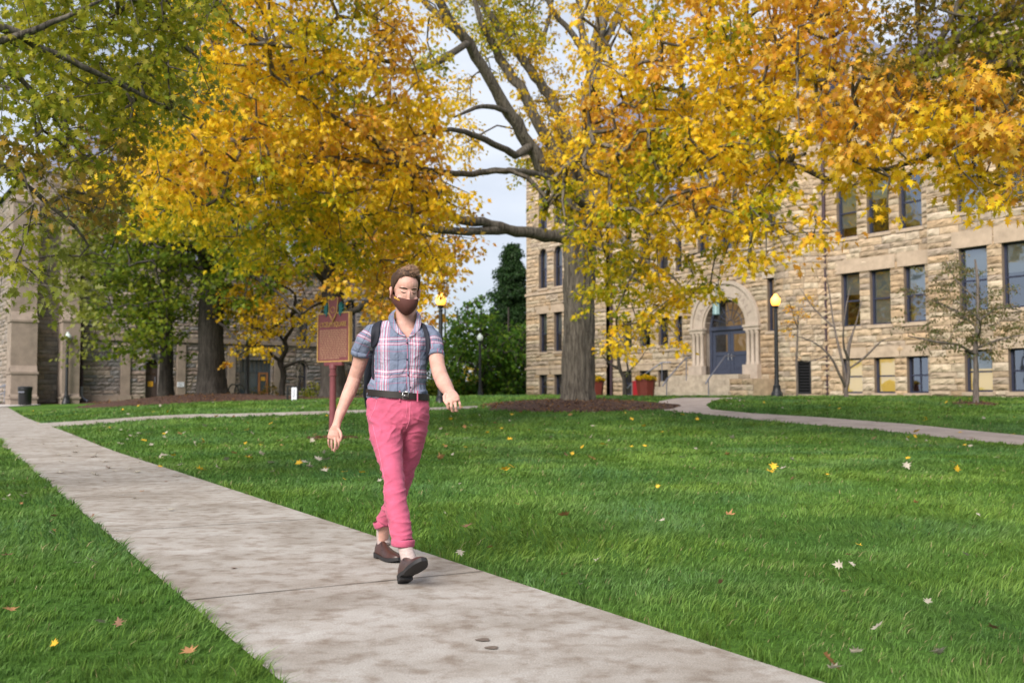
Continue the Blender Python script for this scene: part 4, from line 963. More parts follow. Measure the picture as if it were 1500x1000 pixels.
def sprays_to_leaves(tree, C, cols, per=22, rad=.42, flat=.35, size=.115, seed=3, shape='star', droop=.7, name='crown', m=None, sizes=None):
    """C: spray centres (n,3); cols: list of palette letters"""
    r = np.random.default_rng(seed); n = len(C); cols = np.array(cols)
    cnt = np.maximum(3, r.poisson(per, n)); idx = np.repeat(np.arange(n), cnt); T = len(idx)
    tilt = r.normal(size=(n, 3)) * .35; tilt[:, 2] = 1; tilt /= np.linalg.norm(tilt, axis=1, keepdims=True)
    off = rand_dirs(T, r) * (r.uniform(0, 1, T) ** .45)[:, None]; up = tilt[idx]
    hgt = (off * up).sum(1, keepdims=True); off = (off - up * hgt * (1 - flat))
    rs = r.uniform(.6, 1.35, n)[idx]
    P = C[idx] + off * rad * rs[:, None]; P[:, 2] -= (np.linalg.norm(off[:, :2], axis=1) ** 2) * rad * .35
    D = off * 1.1 + rand_dirs(T, r) * .6; D[:, 2] -= droop * r.uniform(.3, 1.5, T)
    Nn = np.array([0, 0, 1.]) + rand_dirs(T, r) * .75
    sz = size * r.uniform(.65, 1.25, T)
    if sizes is not None: sz *= sizes[idx]
    col = np.zeros((T, 3)); cl = cols[idx]
    for ch in set(cols):
        k = cl == ch; col[k] = pick(ch, int(k.sum()), r)
    # inner/lower leaves of a golden spray stay greener
    ws = r.uniform(.85, 1.15, n)[idx]; col *= ws[:, None]
    return leaves(name, P - tree.base, D, Nn, sz, col, tree.o, shape, m)

def crown_map(rows, y0, dy, x0, dx, Yf, depth, dens, seed, jitter=1.0):
    """rows of characters: colour letter per cell, '.' empty; pairs letter+digit(0-9 density). -> centres, colours"""
    r = np.random.default_rng(seed); C = []; K = []
    for i, row in enumerate(rows):
        cells = row.split()
        for j, c in enumerate(cells):
            if c == '.': continue
            ch, q = c[0], int(c[1]); 
            cx, cy = x0 + (j + .5) * dx, y0 + (i + .5) * dy; Y = Yf(cx, cy)
            n = r.poisson(dens * q / 9 * (dx * dy / 2000) * (Y / 18) ** 2)
            for k in range(n):
                px = cx + r.uniform(-.5, .5) * dx * jitter; py = cy + r.uniform(-.5, .5) * dy * jitter; y = Y + r.uniform(-.5, .5) * depth
                C.append(tuple(at(px, py, y))); K.append(ch)
    return np.array(C), K

# ---- big centre maple ------------------------------------------------
tb = ground(846, 594); YT = tb.y; TB = Tree('maple_tree', tb, 'big golden maple with thick furrowed grey trunk in a mulch ring, centre of the lawn')
TB.trunk(0, [at(846, 596, YT), at(847, 560, YT), at(848, 500, YT), at(848, 430, YT), at(849, 380, YT), at(852, 335, YT), at(855, 300, YT)], [.53, .53, .53, .53, .54, .57, .46], flare=1.28, rough=.10, n=72)
def LM(T, pts, rad, n=8, **k): return T.limb([at(x, y, Y) for x, y, Y in pts], rad, n, **k)
Y = YT
LM(TB, [(845, 350, Y), (812, 345, Y - .3), (770, 341, Y - 1), (720, 331, Y - 2), (680, 322, Y - 3), (655, 312, Y - 3.5), (638, 296, Y - 4)], [.30, .22, .195, .17, .15, .12, .08], 12, rough=.05)
LM(TB, [(742, 336, Y - 1.5), (700, 338, Y - 2.5), (650, 337, Y - 3.5), (605, 326, Y - 5), (560, 318, Y - 6), (500, 322, Y - 7.5), (430, 300, Y - 9)], [.17, .14, .12, .1, .09, .07, .04], 8, rough=.03)
LM(TB, [(850, 345, Y), (825, 290, Y - .4), (800, 253, Y - .8), (777, 213, Y - 1.2), (747, 167, Y - 1.8), (727, 133, Y - 2.2), (707, 97, Y - 2.6), (687, 63, Y - 3), (657, 27, Y - 3.6), (635, -15, Y - 4), (600, -90, Y - 5)], [.34, .27, .25, .23, .21, .2, .19, .17, .14, .12, .06], 12, rough=.05)
LM(TB, [(687, 63, Y - 3), (660, 37, Y - 3), (630, 10, Y - 3), (600, -20, Y - 3), (560, -60, Y - 3)], [.14, .12, .1, .09, .05])
LM(TB, [(777, 213, Y - 1.2), (755, 226, Y - 2), (733, 216, Y - 3), (700, 200, Y - 4), (660, 190, Y - 5.5), (600, 200, Y - 7)], [.16, .13, .11, .1, .07, .04])
LM(TB, [(747, 167, Y - 1.8), (725, 158, Y - 2.6), (705, 157, Y - 3.4), (687, 162, Y - 4), (665, 172, Y - 5)], [.1, .09, .07, .06, .03])
LM(TB, [(858, 330, Y), (835, 270, Y), (810, 215, Y), (787, 180, Y), (770, 140, Y), (745, 105, Y), (733, 85, Y), (720, 62, Y - .5), (700, 20, Y - 1), (690, -30, Y - 1)], [.3, .24, .2, .19, .18, .17, .16, .13, .09, .05], 10, rough=.04)
LM(TB, [(862, 310, Y + .3), (840, 240, Y + .5), (815, 160, Y + .7), (797, 130, Y + .8), (785, 112, Y + .8), (770, 92, Y + 1), (747, 63, Y + 1), (722, 27, Y + 1), (703, 0, Y + 1), (680, -50, Y + 1)], [.28, .22, .2, .19, .18, .17, .15, .13, .11, .05], 10, rough=.04)
LM(TB, [(772, 95, Y + 1), (786, 70, Y + 1), (798, 45, Y + 1.2), (807, 20, Y + 1.4), (812, -20, Y + 1.4)], [.1, .09, .08, .07, .03])
LM(TB, [(787, 68, Y + 1), (783, 58, Y + 1), (776, 50, Y + 1)], [.06, .05, .02])
LM(TB, [(864, 320, Y + .5), (866, 240, Y + .6), (868, 160, Y + .8), (866, 120, Y + .8), (872, 70, Y + .9), (882, 20, Y + 1), (886, -30, Y + 1), (890, -90, Y + 1)], [.42, .36, .34, .3, .24, .2, .16, .08], 12, rough=.05)
LM(TB, [(866, 120, Y + .8), (856, 60, Y + .6), (850, 20, Y + .5), (843, -30, Y + .4)], [.2, .14, .11, .07])
LM(TB, [(872, 100, Y + .9), (888, 60, Y + 1.2), (902, 28, Y + 1.4), (918, -5, Y + 1.6), (940, -50, Y + 2)], [.18, .16, .14, .12, .06])
LM(TB, [(858, 80, Y + .8), (838, 50, Y + .6), (820, 30, Y + .4), (802, 2, Y + .2), (790, -30, Y)], [.14, .11, .1, .08, .04])
LM(TB, [(905, 30, Y + 1.4), (935, 55, Y + .5), (960, 20, Y), (990, -20, Y)], [.09, .08, .06, .03])
LM(TB, [(862, 320, Y), (900, 300, Y - 1), (950, 292, Y - 2.5), (985, 290, Y - 3.5), (1013, 284, Y - 4.5), (1067, 264, Y - 6), (1100, 246, Y - 7), (1137, 233, Y - 8), (1180, 226, Y - 9)], [.3, .24, .2, .18, .16, .13, .11, .07, .03], 10, rough=.03)
LM(TB, [(864, 300, Y + .3), (910, 268, Y - .5), (965, 255, Y - 2), (1013, 247, Y - 3), (1060, 230, Y - 4), (1100, 214, Y - 5), (1145, 206, Y - 6), (1187, 200, Y - 7), (1240, 187, Y - 8), (1300, 170, Y - 9), (1360, 165, Y - 10)], [.32, .26, .22, .2, .18, .16, .14, .12, .1, .06, .03], 10, rough=.03)
LM(TB, [(866, 260, Y + .4), (900, 210, Y), (950, 185, Y - 1), (990, 165, Y - 2), (1007, 150, Y - 3), (1012, 137, Y - 3.5), (1050, 117, Y - 5), (1080, 100, Y - 6), (1127, 80, Y - 7), (1173, 53, Y - 8), (1213, 27, Y - 9), (1235, -10, Y - 9.5)], [.26, .22, .2, .19, .18, .12, .1, .09, .08, .06, .05, .03], 8, rough=.03)
LM(TB, [(1007, 150, Y - 3), (998, 120, Y - 3.2), (985, 95, Y - 3.4), (978, 60, Y - 3.5)], [.1, .08, .06, .03])
LM(TB, [(1173, 160, Y - 6), (1130, 175, Y - 5.5), (1087, 172, Y - 5), (1050, 178, Y - 4.5)], [.06, .08, .07, .04])
LM(TB, [(858, 380, Y - .4), (872, 335, Y - 1.5), (890, 330, Y - 2.5), (907, 341, Y - 3.5), (927, 370, Y - 4), (961, 392, Y - 4.5), (968, 436, Y - 4.8)], [.16, .13, .11, .1, .09, .07, .03])
LM(TB, [(961, 392, Y - 4.5), (985, 405, Y - 4.9), (1005, 430, Y - 5)], [.05, .04, .02])
LM(TB, [(1080, 250, Y - 6.5), (1076, 290, Y - 7), (1083, 318, Y - 7), (1102, 345, Y - 7.4), (1115, 360, Y - 7.5)], [.06, .06, .05, .04, .02])
LM(TB, [(1076, 300, Y - 7), (1100, 300, Y - 7.4), (1122, 318, Y - 7.8), (1160, 343, Y - 8)], [.05, .04, .04, .02])
LM(TB, [(862, 320, Y - .3), (862, 350, Y - 1.5), (872, 362, Y - 2), (884, 368, Y - 2.2)], [.08, .07, .05, .03])
LM(TB, [(855, 300, Y - .5), (800, 260, Y - 4), (740, 250, Y - 7), (680, 255, Y - 10), (600, 245, Y - 12), (520, 235, Y - 13), (440, 240, Y - 14)], [.15, .11, .09, .075, .06, .045, .02])
LM(TB, [(600, 245, Y - 12), (540, 200, Y - 13), (470, 160, Y - 14), (400, 110, Y - 15)], [.08, .07, .05, .03])
LM(TB, [(687, 63, Y - 3), (620, 100, Y - 6), (560, 103, Y - 8), (490, 95, Y - 10), (420, 90, Y - 12), (340, 105, Y - 13)], [.12, .1, .09, .07, .05, .03])
LM(TB, [(500, 322, Y - 7.5), (440, 270, Y - 10), (395, 245, Y - 12), (370, 248, Y - 13), (300, 220, Y - 14)], [.08, .07, .06, .05, .02])
LM(TB, [(520, 235, Y - 13), (420, 230, Y - 14), (385, 255, Y - 14.5), (355, 205, Y - 15)], [.06, .05, .04, .02])
#        0   50  100 150 200 250 300 350 400 450 500 550 600 650 700 750 800 850 900 950 1000 1050 1100 1150 1200 1250 1300 1350 1400 1450
ROWS = [
 '.  .  .  .  .  y5 y6 y7 y8 y8 g8 y8 y6 y5 g8 g8 y7 y7 y7 y8 o9 o9 o9 o9 o9 o6 b5 b5 . .',   # -120
 '.  .  .  .  .  y5 y7 y8 y8 y8 g8 y8 y5 y4 g8 g7 y5 y6 y6 o8 o9 o9 o9 o9 o9 o5 . . . .',     # -80
 '.  .  .  .  .  y6 y8 y9 y8 y8 g8 y8 y5 y2 g8 g7 y3 y5 y5 y8 o9 o9 o9 o9 o8 o4 . . . .',     # -40
 '.  .  .  .  .  y7 y8 y8 y8 y9 g8 y6 y3 g2 g8 g8 y3 y3 y4 g7 o9 y9 o9 o9 o8 o2 .  .  .  .',   # 0
 '.  .  .  .  .  y7 y9 y9 g9 g9 g8 o7 y3 g1 g7 g7 y3 y2 y5 y8 y8 g8 o9 o9 o8 o3 .  .  .  .',   # 40
 '.  .  .  .  .  y6 y7 y5 y9 y9 y9 o8 g6 .  g2 y3 y2 y4 y8 o9 y8 y9 o9 y9 o9 o6 o5 .  .  .',    # 80
 '.  .  .  .  g2 y6 y9 y9 y9 g9 g9 o8 y6 y2 .  y2 y2 y6 y8 g8 y8 y7 y8 y6 o7 o7 o8 y8 o8 o7',   # 120
 '.  .  .  .  y5 y7 y9 o9 o9 y9 o9 y9 y7 y3 .  y3 y8 o9 o9 y9 y7 y9 y7 o3 o7 o9 o9 y9 o9 o8',   # 160
 '.  .  .  .  y7 y9 y9 o9 y9 o9 y9 o9 o8 y3 .  y2 y8 y9 o9 g8 y8 y9 g7 y2 y7 o9 y9 y9 y9 o9',   # 200
 '.  .  .  y4  y9  o9  y9  g9  y9  y9  o9  y9  o8  y1  .  g3  y9  y9  g9  g7  y7  y8  y7  y1  y6  y7  y6  g5  y6  o5',   # 240
 '.  .  .  y3  y9  y9  g9  y9  g9  g9  y9  y9  y7  y1  .  .  g9  y9  g8  y4  o8  y5  g5  y1  y2  y3  y1  y1  y2  y1',   # 280
 '.  .  .  .  g4 g8 g8 g9 g9 y9 g9 y9 y8 o4 .  .  g4 y7 g6 y7 y7 y6 y5 y3 o2 .  .  .  y1 .',   # 320
 '.  .  .  .  .  .  g4 g7 g7 g7 g6 y8 y8 o3 .  .  .  g2 g5 y5 g5 y3 y2 o3 .  .  .  .  .  .',   # 360
 '.  .  .  .  .  .  .  .  .  .  y2 o7 o4 .  .  .  .  g3 g6 y5 g3 .  .  o2 .  .  .  .  .  .',   # 400
 '.  .  .  .  .  .  .  .  .  .  .  o3 .  .  .  .  .  g1 g5 y6 y2 .  .  .  .  .  .  .  .  .',   # 440
 '.  .  .  .  .  .  .  .  .  .  .  .  .  .  .  .  .  .  y4 y2 .  .  .  .  .  .  .  .  .  .',   # 480
]
def Yc(cx, cy):          # where the centre maple's foliage hangs
    if cx < 620: return 19.5 + 4 * (cx - 200) / 420 + (2.5 if cy > 300 else 0)
    if cx < 860 and cx > 640 and cy < 280: return YT + 1.2
    if cx < 860: return 24 + (5 if cy < 100 else 0)
    if cx < 1040: return 24 - 3 * (cx - 860) / 180 + (2 if cy > 340 else 0)
    return max(15.5, 21 - 5 * (cx - 1040) / 300)
Cb, Kb = crown_map(ROWS, -132, 40, 0, 50, Yc, 5.0, 7.6, 11, 1.1)
print('sprays', len(Cb))
TB.grow(Cb, rtip=.0075, rmax=.06, maxd=3.2, seed=3)
TB.finish()
sprays_to_leaves(TB, Cb, Kb, per=32, rad=.47, flat=.4, size=.118, seed=5, shape='maple')

# ---- green maple hanging in from the left ------------------------------
g = Vector((-8.5, 7.5, 0)); g.z = float(gz(g.x, g.y)); TG = Tree('maple_tree', g, 'olive green maple whose low boughs hang in at the upper left corner')
TG.trunk(0, [g, g + Vector((0, 0, 2)), g + Vector((.1, .1, 4)), g + Vector((.1, .1, 7))], [.42, .38, .36, .25], flare=1.6)
gt = lambda z: g + Vector((.1, .1, z))
def LG(pts, rad, z, **k): return TG.limb([gt(z)] + [at(x, y, Y) for x, y, Y in pts], [rad[0] * 1.5] + rad, 8, **k)
LG([(-300, 20, 8.6), (-60, 30, 9), (30, 53, 9.4), (60, 72, 9.6), (100, 87, 9.8), (140, 107, 10), (193, 132, 10.4), (227, 150, 10.6), (280, 175, 11)], [.09, .06, .045, .04, .035, .03, .025, .02, .012], 4.5)
LG([(-250, 60, 8.6), (-50, 70, 9), (47, 45, 9.3), (73, 35, 9.4), (123, 13, 9.6), (170, -10, 10)], [.07, .04, .032, .028, .02, .01], 4.6)
LG([(-250, 90, 9.2), (-60, 85, 9.4), (0, 103, 9.6), (27, 113, 9.8), (67, 157, 10), (90, 190, 10.2)], [.07, .04, .03, .028, .02, .012], 4.3)
LG([(-250, 150, 10), (-60, 200, 10.2), (0, 240, 10.4), (37, 270, 10.6), (73, 300, 10.8), (110, 333, 11), (130, 360, 11.2)], [.07, .045, .035, .03, .025, .02, .01], 3.8)
LG([(-100, -60, 9), (100, -60, 10), (227, 0, 11), (240, 25, 11.2), (257, 53, 11.4), (290, 85, 11.6)], [.08, .05, .03, .028, .024, .012], 5.2)
ROWG = [
 'd9 d9 d9 d8 d8 d7 d5 .', 'd9 d9 d9 d9 d8 d8 d5 .', 'd9 d9 d9 d9 d9 d8 d6 .',
 'd9 d9 d9 d9 d9 d8 d5 .', 'd9 d9 d9 d9 d9 d7 .  .', 'd8 d9 d9 d9 d8 d5 .  .', 'd6 d8 d9 d9 d7 l5 l3 .',
 'd4 d7 d7 d8 d5 .  .  .', 'b3 b4 d6 b4 .  .  .  .', 'd3 b3 b3 b3 .  .  .  .', 'l3 b4 b3 b2 .  .  .  .', 'd5 l4 b3 .  .  .  .  .', 'd4 l3 l2 .  .  .  .  .', 'l2 l2 .  .  .  .  .  .', 'l1 l1 . . . . . .']
Cg, Kg = crown_map(ROWG, -120, 40, 0, 50, lambda x, y: 10.4 + x * .006, 3.2, 34, 21, 1.1)
TG.grow(Cg, rtip=.0035, rmax=.03, maxd=2.5, seed=4); TG.finish()
sprays_to_leaves(TG, Cg, Kg, per=17, rad=.26, flat=.5, size=.078, seed=6, shape='maple')

# ---- rust-gold maple reaching in from the right -------------------------
g2 = Vector((13.5, 15, 0)); g2.z = float(gz(g2.x, g2.y)); TR_ = Tree('maple_tree', g2, 'bronze-leaved maple whose grey limbs reach in at the upper right corner')
TR_.trunk(0, [g2, g2 + Vector((0, 0, 3)), g2 + Vector((-.1, 0, 6)), g2 + Vector((-.1, .1, 9))], [.5, .45, .4, .3], flare=1.6)
def LR(pts, rad, z): return TR_.limb([g2 + Vector((-.05, 0, z))] + [at(x, y, Y) for x, y, Y in pts], [rad[0] * 1.4] + rad, 8)
LR([(1700, 60, 15), (1560, 85, 15.2), (1500, 92, 15.3), (1430, 98, 15.6), (1383, 107, 15.8), (1300, 117, 16), (1283, 113, 16.2), (1230, 117, 16.6), (1160, 117, 17)], [.14, .11, .09, .08, .07, .06, .05, .04, .02], 5.5)
LR([(1650, -40, 15), (1480, 20, 15.6), (1400, 60, 16), (1360, 80, 16.2), (1320, 97, 16.4), (1290, 118, 16.5), (1262, 140, 16.6)], [.15, .12, .1, .09, .08, .06, .03], 6)
LR([(1700, -80, 15), (1500, -60, 15), (1420, -20, 15.2), (1407, 0, 15.2), (1387, 43, 15.4), (1360, 72, 15.6), (1330, 90, 15.8), (1300, 98, 16)], [.1, .08, .07, .06, .05, .05, .04, .03], 6.4)
LR([(1600, -60, 16), (1440, -50, 16), (1350, -30, 16), (1344, 10, 16), (1347, 60, 16.2), (1340, 85, 16.3)], [.08, .06, .05, .045, .04, .03], 6.5)
LR([(1680, 160, 14.5), (1560, 160, 14.6), (1500, 182, 14.7), (1467, 200, 14.8), (1443, 213, 15), (1410, 216, 15.2)], [.09, .07, .06, .05, .04, .02], 5)
LR([(1560, 120, 15), (1480, 150, 15.2), (1440, 205, 15.3), (1425, 240, 15.4), (1440, 265, 15.5)], [.05, .04, .03, .025, .015], 5.2)
ROWR = ['. . . b5 b7 b8 b8 b8', '. . . b5 b8 b9 b9 b9', '. . . b4 b8 b8 b8 b8', '. . .  b5 b7 d8 b8 b9', '. .  . b6 b7 d8 d9 b9', '. .  b4 b6 d8 b9 d9 b9', '. . o5 b5 b6 o7 b8 b9', '. . . o4 o4 o6 o6 o7', '. . . . o3 o5 o6 o7', '. . . . . y3 o4 o5', '. . . . . . y3 o3']
Cr, Kr = crown_map(ROWR, -136, 40, 1150, 50, lambda x, y: 15.6, 3.0, 16, 31, 1.1)
TR_.grow(Cr, rtip=.005, rmax=.04, maxd=3, seed=5); TR_.finish()
sprays_to_leaves(TR_, Cr, Kr, per=22, rad=.34, flat=.4, size=.092, seed=7, shape='maple')

# ---- background trees --------------------------------------------------
def bgtree(name, x, yb, Y, label, trunk_px, limbs, rows, y0, x0, dx, dy, dens, per, rad, size, depth, seed, barkm='bark_dark', group=None, shape='star', flare=1.45, Yoff=0, top=None, maxd=5, rtip=.012, droop=.7, flat=.4, cat='tree'):
    b = at(x, yb, Y); b.z = float(gz(b.x, b.y)); T = Tree(name, b, label, group, barkm, cat); s = F / Y
    T.trunk(0, [b] + [at(a, c, Y) for a, c, w in trunk_px], [trunk_px[0][2] / s / 2] + [w / s / 2 for a, c, w in trunk_px], flare=flare, n=20, rough=.04)
    for pts, w in limbs: T.limb([at(a, c, Y + d) for a, c, d in pts], [q / s / 2 for q in w], 7)
    C, K = crown_map(rows, y0, dy, x0, dx, lambda a, c: Y + Yoff, depth, dens, seed, 1.1)
    T.grow(C, rtip=rtip, rmax=.1, maxd=maxd, seed=seed); T.finish()
    sprays_to_leaves(T, C, K, per=per, rad=rad, flat=flat, size=size, seed=seed, shape=shape, droop=droop); return T
# tall dark trunk left
bgtree('oak_tree', 311, 583, 50, 'tall tree with straight dark flared trunk and green lower leaves, on the mulch bed', [(310, 560, 40), (309, 520, 37), (308, 440, 34), (308, 350, 33), (310, 250, 28), (315, 120, 20), (318, 0, 12)],
    [([(309, 400, 0), (290, 370, -2), (250, 350, -4), (210, 360, -6)], [16, 10, 7, 3]), ([(308, 350, 0), (335, 325, -2), (340, 318, -3), (322, 345, -4)], [16, 12, 10, 6]), ([(310, 300, 0), (370, 260, -3), (430, 230, -5), (480, 260, -7)], [14, 10, 7, 3]), ([(309, 460, 0), (330, 480, -2), (350, 500, -4)], [5, 4, 2]),
     ([(312, 250, 0), (240, 190, -3), (170, 170, -5), (110, 200, -6)], [14, 10, 7, 3]), ([(311, 380, 0), (360, 400, -2), (410, 430, -4), (440, 460, -5)], [9, 6, 4, 2])],
    ['. g5 g6 g7 g8 g7 g6 g5 .', '. g5 g6 g7 g7 g7 g6 g5 .', 'b3 b4 g4 g5 g5 g6 g6 g5 .', 'b4 b4 b5 g5 g6 g6 g6 g5 .', 'b4 b5 g4 G5 G5 G5 G5 G4 .', 'l3 l4 G4 G5 G4 G4 G4 G3 .', 'l4 G4 G5 G5 G3 G4 G4 G2 .', 'l4 G4 G5 G4 G2 G4 G3 G2 .', 'l2 G3 G4 G3 G1 G3 G1 . .', '. l1 G4 G2 . G1 . . .', '. . G1 . . . . . .'], 80, 90, 45, 42, 3.4, 28, .8, .21, 9, 41, Yoff=-1.5, group='trees in front of the dark stone building')
bgtree('oak_tree', 242, 584, 53, 'slimmer rough trunk tree between the brown arched door and the white paper notice', [(243, 560, 21), (244, 520, 19), (243, 470, 18), (243, 380, 15), (241, 250, 12), (240, 120, 6)],
    [([(243, 430, 0), (215, 410, -2), (180, 400, -4)], [8, 5, 2]), ([(243, 400, 0), (275, 380, -2), (300, 390, -4)], [8, 5, 2]), ([(243, 340, 0), (200, 300, -2), (150, 300, -4)], [8, 5, 2])],
    ['. g3 g4 g4 . .', 'b3 g4 g4 g4 g3 .', 'b4 G4 G5 G5 G4 .', 'l4 G4 G5 G5 G4 .', 'l4 G4 G5 G4 G3 .', 'l3 G4 G5 G3 G2 .', 'l2 G3 G4 G1 . .'], 210, 110, 45, 44, 2.4, 26, .95, .22, 7, 42, Yoff=-1, group='trees in front of the dark stone building')
bgtree('oak_tree', 489, 582, 49, 'dark forked tree directly behind the maroon marker board', [(488, 560, 36), (487, 520, 34), (487, 440, 32), (486, 390, 34), (486, 340, 30), (488, 250, 20), (490, 120, 12)],
    [([(487, 410, 0), (510, 370, -1), (528, 355, -2), (560, 335, -4), (600, 320, -6)], [14, 10, 7, 5, 3]), ([(488, 465, 0), (520, 455, -2), (548, 438, -3), (566, 432, -4)], [12, 9, 7, 4]), ([(480, 420, 0), (460, 395, -1), (440, 375, -2), (425, 350, -3)], [8, 6, 4, 2]), ([(478, 440, 0), (455, 450, -2), (440, 460, -3), (420, 448, -4)], [6, 4, 3, 2]), ([(486, 340, 0), (450, 290, -2), (420, 270, -3)], [12, 7, 3]), ([(486, 330, 0), (520, 270, -2), (540, 240, -3)], [12, 7, 3])],
    ['y5 y6 y6 y6 y5 .', 'y6 y7 y7 y7 y6 .', 'g5 g6 y7 y7 o6 .', 'g5 g5 y6 y7 o7 y4', 'G2 g5 y6 o7 y6 o4', '. o3 y4 o7 y6 o3', '. o1 y3 o5 y5 o2', '. . . o3 o3 .'], 150, 410, 45, 44, 3.0, 26, .9, .22, 7, 43, Yoff=-2, group='trees in front of the dark stone building')
# small golden tree with crooked stems
bgtree('maple_tree', 414, 582, 52, 'small golden tree with crooked black stem before the glazed entrance', [(413, 570, 9), (415, 545, 8), (411, 530, 8), (419, 510, 7), (417, 498, 7), (428, 480, 5), (427, 460, 4)],
    [([(413, 533, 0), (400, 520, -.5), (392, 512, -1)], [5, 4, 2]), ([(415, 538, 0), (430, 532, -.3), (445, 528, -.6), (452, 540, -.6)], [5, 4, 3, 2]), ([(417, 505, 0), (408, 490, -.4), (385, 488, -1), (370, 500, -2)], [4, 4, 3, 2]), ([(427, 460, 0), (400, 480, -1), (380, 500, -2), (350, 520, -3)], [5, 4, 3, 2]), ([(427, 462, 0), (445, 445, -1), (470, 440, -2)], [5, 4, 2]), ([(427, 462, 0), (432, 430, 0), (400, 410, 0), (395, 380, 0)], [5, 4, 3, 2])],
    ['. . y4 y5 o4 o2 . .', '. y3 y5 y6 o5 o3 o2 .', 'y2 y5 y7 y8 y7 o3 o3 o2', 'y3 y6 y8 y9 y7 o3 o4 y3', 'o3 y6 y9 y9 y6 o2 y6 y4', '. o5 y8 y9 y6 . y4 .', '. . y4 y6 y3 . y2 .', '. o2 . y1 . . . .'], 345, 300, 24, 24, 3.0, 26, .62, .16, 5, 44, Yoff=-1.5, flare=1.3, rtip=.008, shape='star', droop=1.2)
# dogwoods by the right hall
bgtree('dogwood_tree', 1430, 587, 34, 'thin flat-layered olive dogwood in front of the paired basement windows', [(1429, 570, 9), (1429, 545, 8), (1429, 520, 7), (1430, 500, 6), (1432, 470, 5), (1432, 420, 4), (1428, 380, 2)],
    [([(1430, 520, 0), (1405, 505, -.5), (1370, 500, -1), (1330, 492, -1.5)], [4, 4, 3, 1.5]), ([(1430, 510, 0), (1460, 498, -.5), (1500, 490, -1)], [4, 3, 1.5]), ([(1431, 480, 0), (1400, 455, .3), (1365, 440, .6)], [4, 3, 1.5]), ([(1431, 470, 0), (1465, 450, .3), (1495, 455, .5)], [4, 3, 1.5]), ([(1432, 440, 0), (1400, 410, 0), (1385, 380, 0)], [3, 2, 1]), ([(1430, 500, 0), (1435, 470, -1.5), (1400, 440, -2)], [3, 2, 1])],
    ['. . u2 u3 . . .', '. u2 u4 u4 u2 . .', 'u2 u4 u5 u5 u4 u2 .', 'u2 u3 u4 u6 u6 u5 u4', 'u5 u6 u6 u7 u7 u7 u6', 'u4 u5 u6 u7 u7 u6 u5', '. u2 u3 u4 u4 u2 u2', '. . . . . . .'], 370, 1320, 27, 22, 8, 40, .42, .085, 3, 45, barkm='bark_grey', flare=1.3, rtip=.004, shape='oval', flat=.12)
bgtree('dogwood_tree', 1240, 576, 39.5, 'nearly leafless multi-stemmed tree left of the lit basement windows', [(1239, 570, 6), (1241, 560, 6), (1243, 545, 5), (1242, 525, 5), (1245, 500, 4), (1255, 470, 2.5), (1262, 440, 1.5)],
    [([(1239, 568, 0), (1228, 545, -.4), (1215, 520, -.6), (1190, 500, -.8), (1160, 490, -1)], [4, 4, 3, 2, 1]), ([(1240, 560, 0), (1232, 520, 0), (1222, 480, .3), (1215, 430, .5), (1208, 390, .5)], [4, 4, 3, 2, 1]), ([(1243, 530, 0), (1235, 500, -.6), (1238, 460, -1), (1245, 420, -1)], [4, 3, 2, 1]), ([(1243, 540, 0), (1270, 520, -.5), (1290, 500, -.8), (1305, 495, -1)], [3, 3, 2, 1]), ([(1222, 480, .3), (1195, 455, .5), (1170, 420, .6)], [2.5, 2, 1]), ([(1215, 520, -.6), (1180, 530, -.8), (1165, 520, -1)], [2, 1.5, 1])],
    ['. u1 . . .', 'u1 u1 u1 . .', 'u1 u2 u1 u1 .', 'u2 u1 u2 u1 u1', 'u1 u2 u1 u1 u1', 'u1 u1 u1 . .'], 390, 1155, 30, 25, 4.5, 6, .3, .07, 2, 46, barkm='bark_grey', flare=1.3, rtip=.004, shape='oval', flat=.3, maxd=2)
bgtree('dogwood_tree', 916, 581, 52, 'sparse yellow-green small tree behind the big trunk, before the hall wall', [(915, 570, 7), (914, 555, 6), (908, 540, 5), (906, 520, 4), (905, 500, 2)],
    [([(914, 560, 0), (920, 540, 0), (915, 515, 0), (925, 495, 0)], [4, 3, 2, 1]), ([(909, 542, 0), (890, 530, 0), (880, 515, 0)], [4, 3, 1]), ([(914, 550, 0), (935, 530, 0), (945, 515, 0)], [3, 2, 1])],
    ['. l3 l4 l3 . ', 'l4 l5 l5 l4 l2', 'l5 l5 l5 l4 l3', 'l3 l4 l3 l2 l1', '. l1 l1 . .'], 462, 872, 18, 18, 5, 14, .5, .1, 3, 47, barkm='bark_dark', flare=1.3, rtip=.007, shape='oval')
bgtree('maple_tree', 1168, 576, 41.5, 'little orange-leaved sapling glowing beside the lit right lamp post', [(1168, 560, 3), (1167, 530, 3), (1168, 490, 2), (1170, 450, 1.5)],
    [([(1168, 480, 0), (1160, 455, -.5), (1155, 440, -1)], [1.5, 1, 1])], ['. o2 o5', 'o5 o7 o5', 'o6 o5 .', 'o3 . .'], 432, 1150, 15, 14, 10, 14, .24, .09, 1.5, 48, barkm='bark_grey', flare=1.2, rtip=.004)
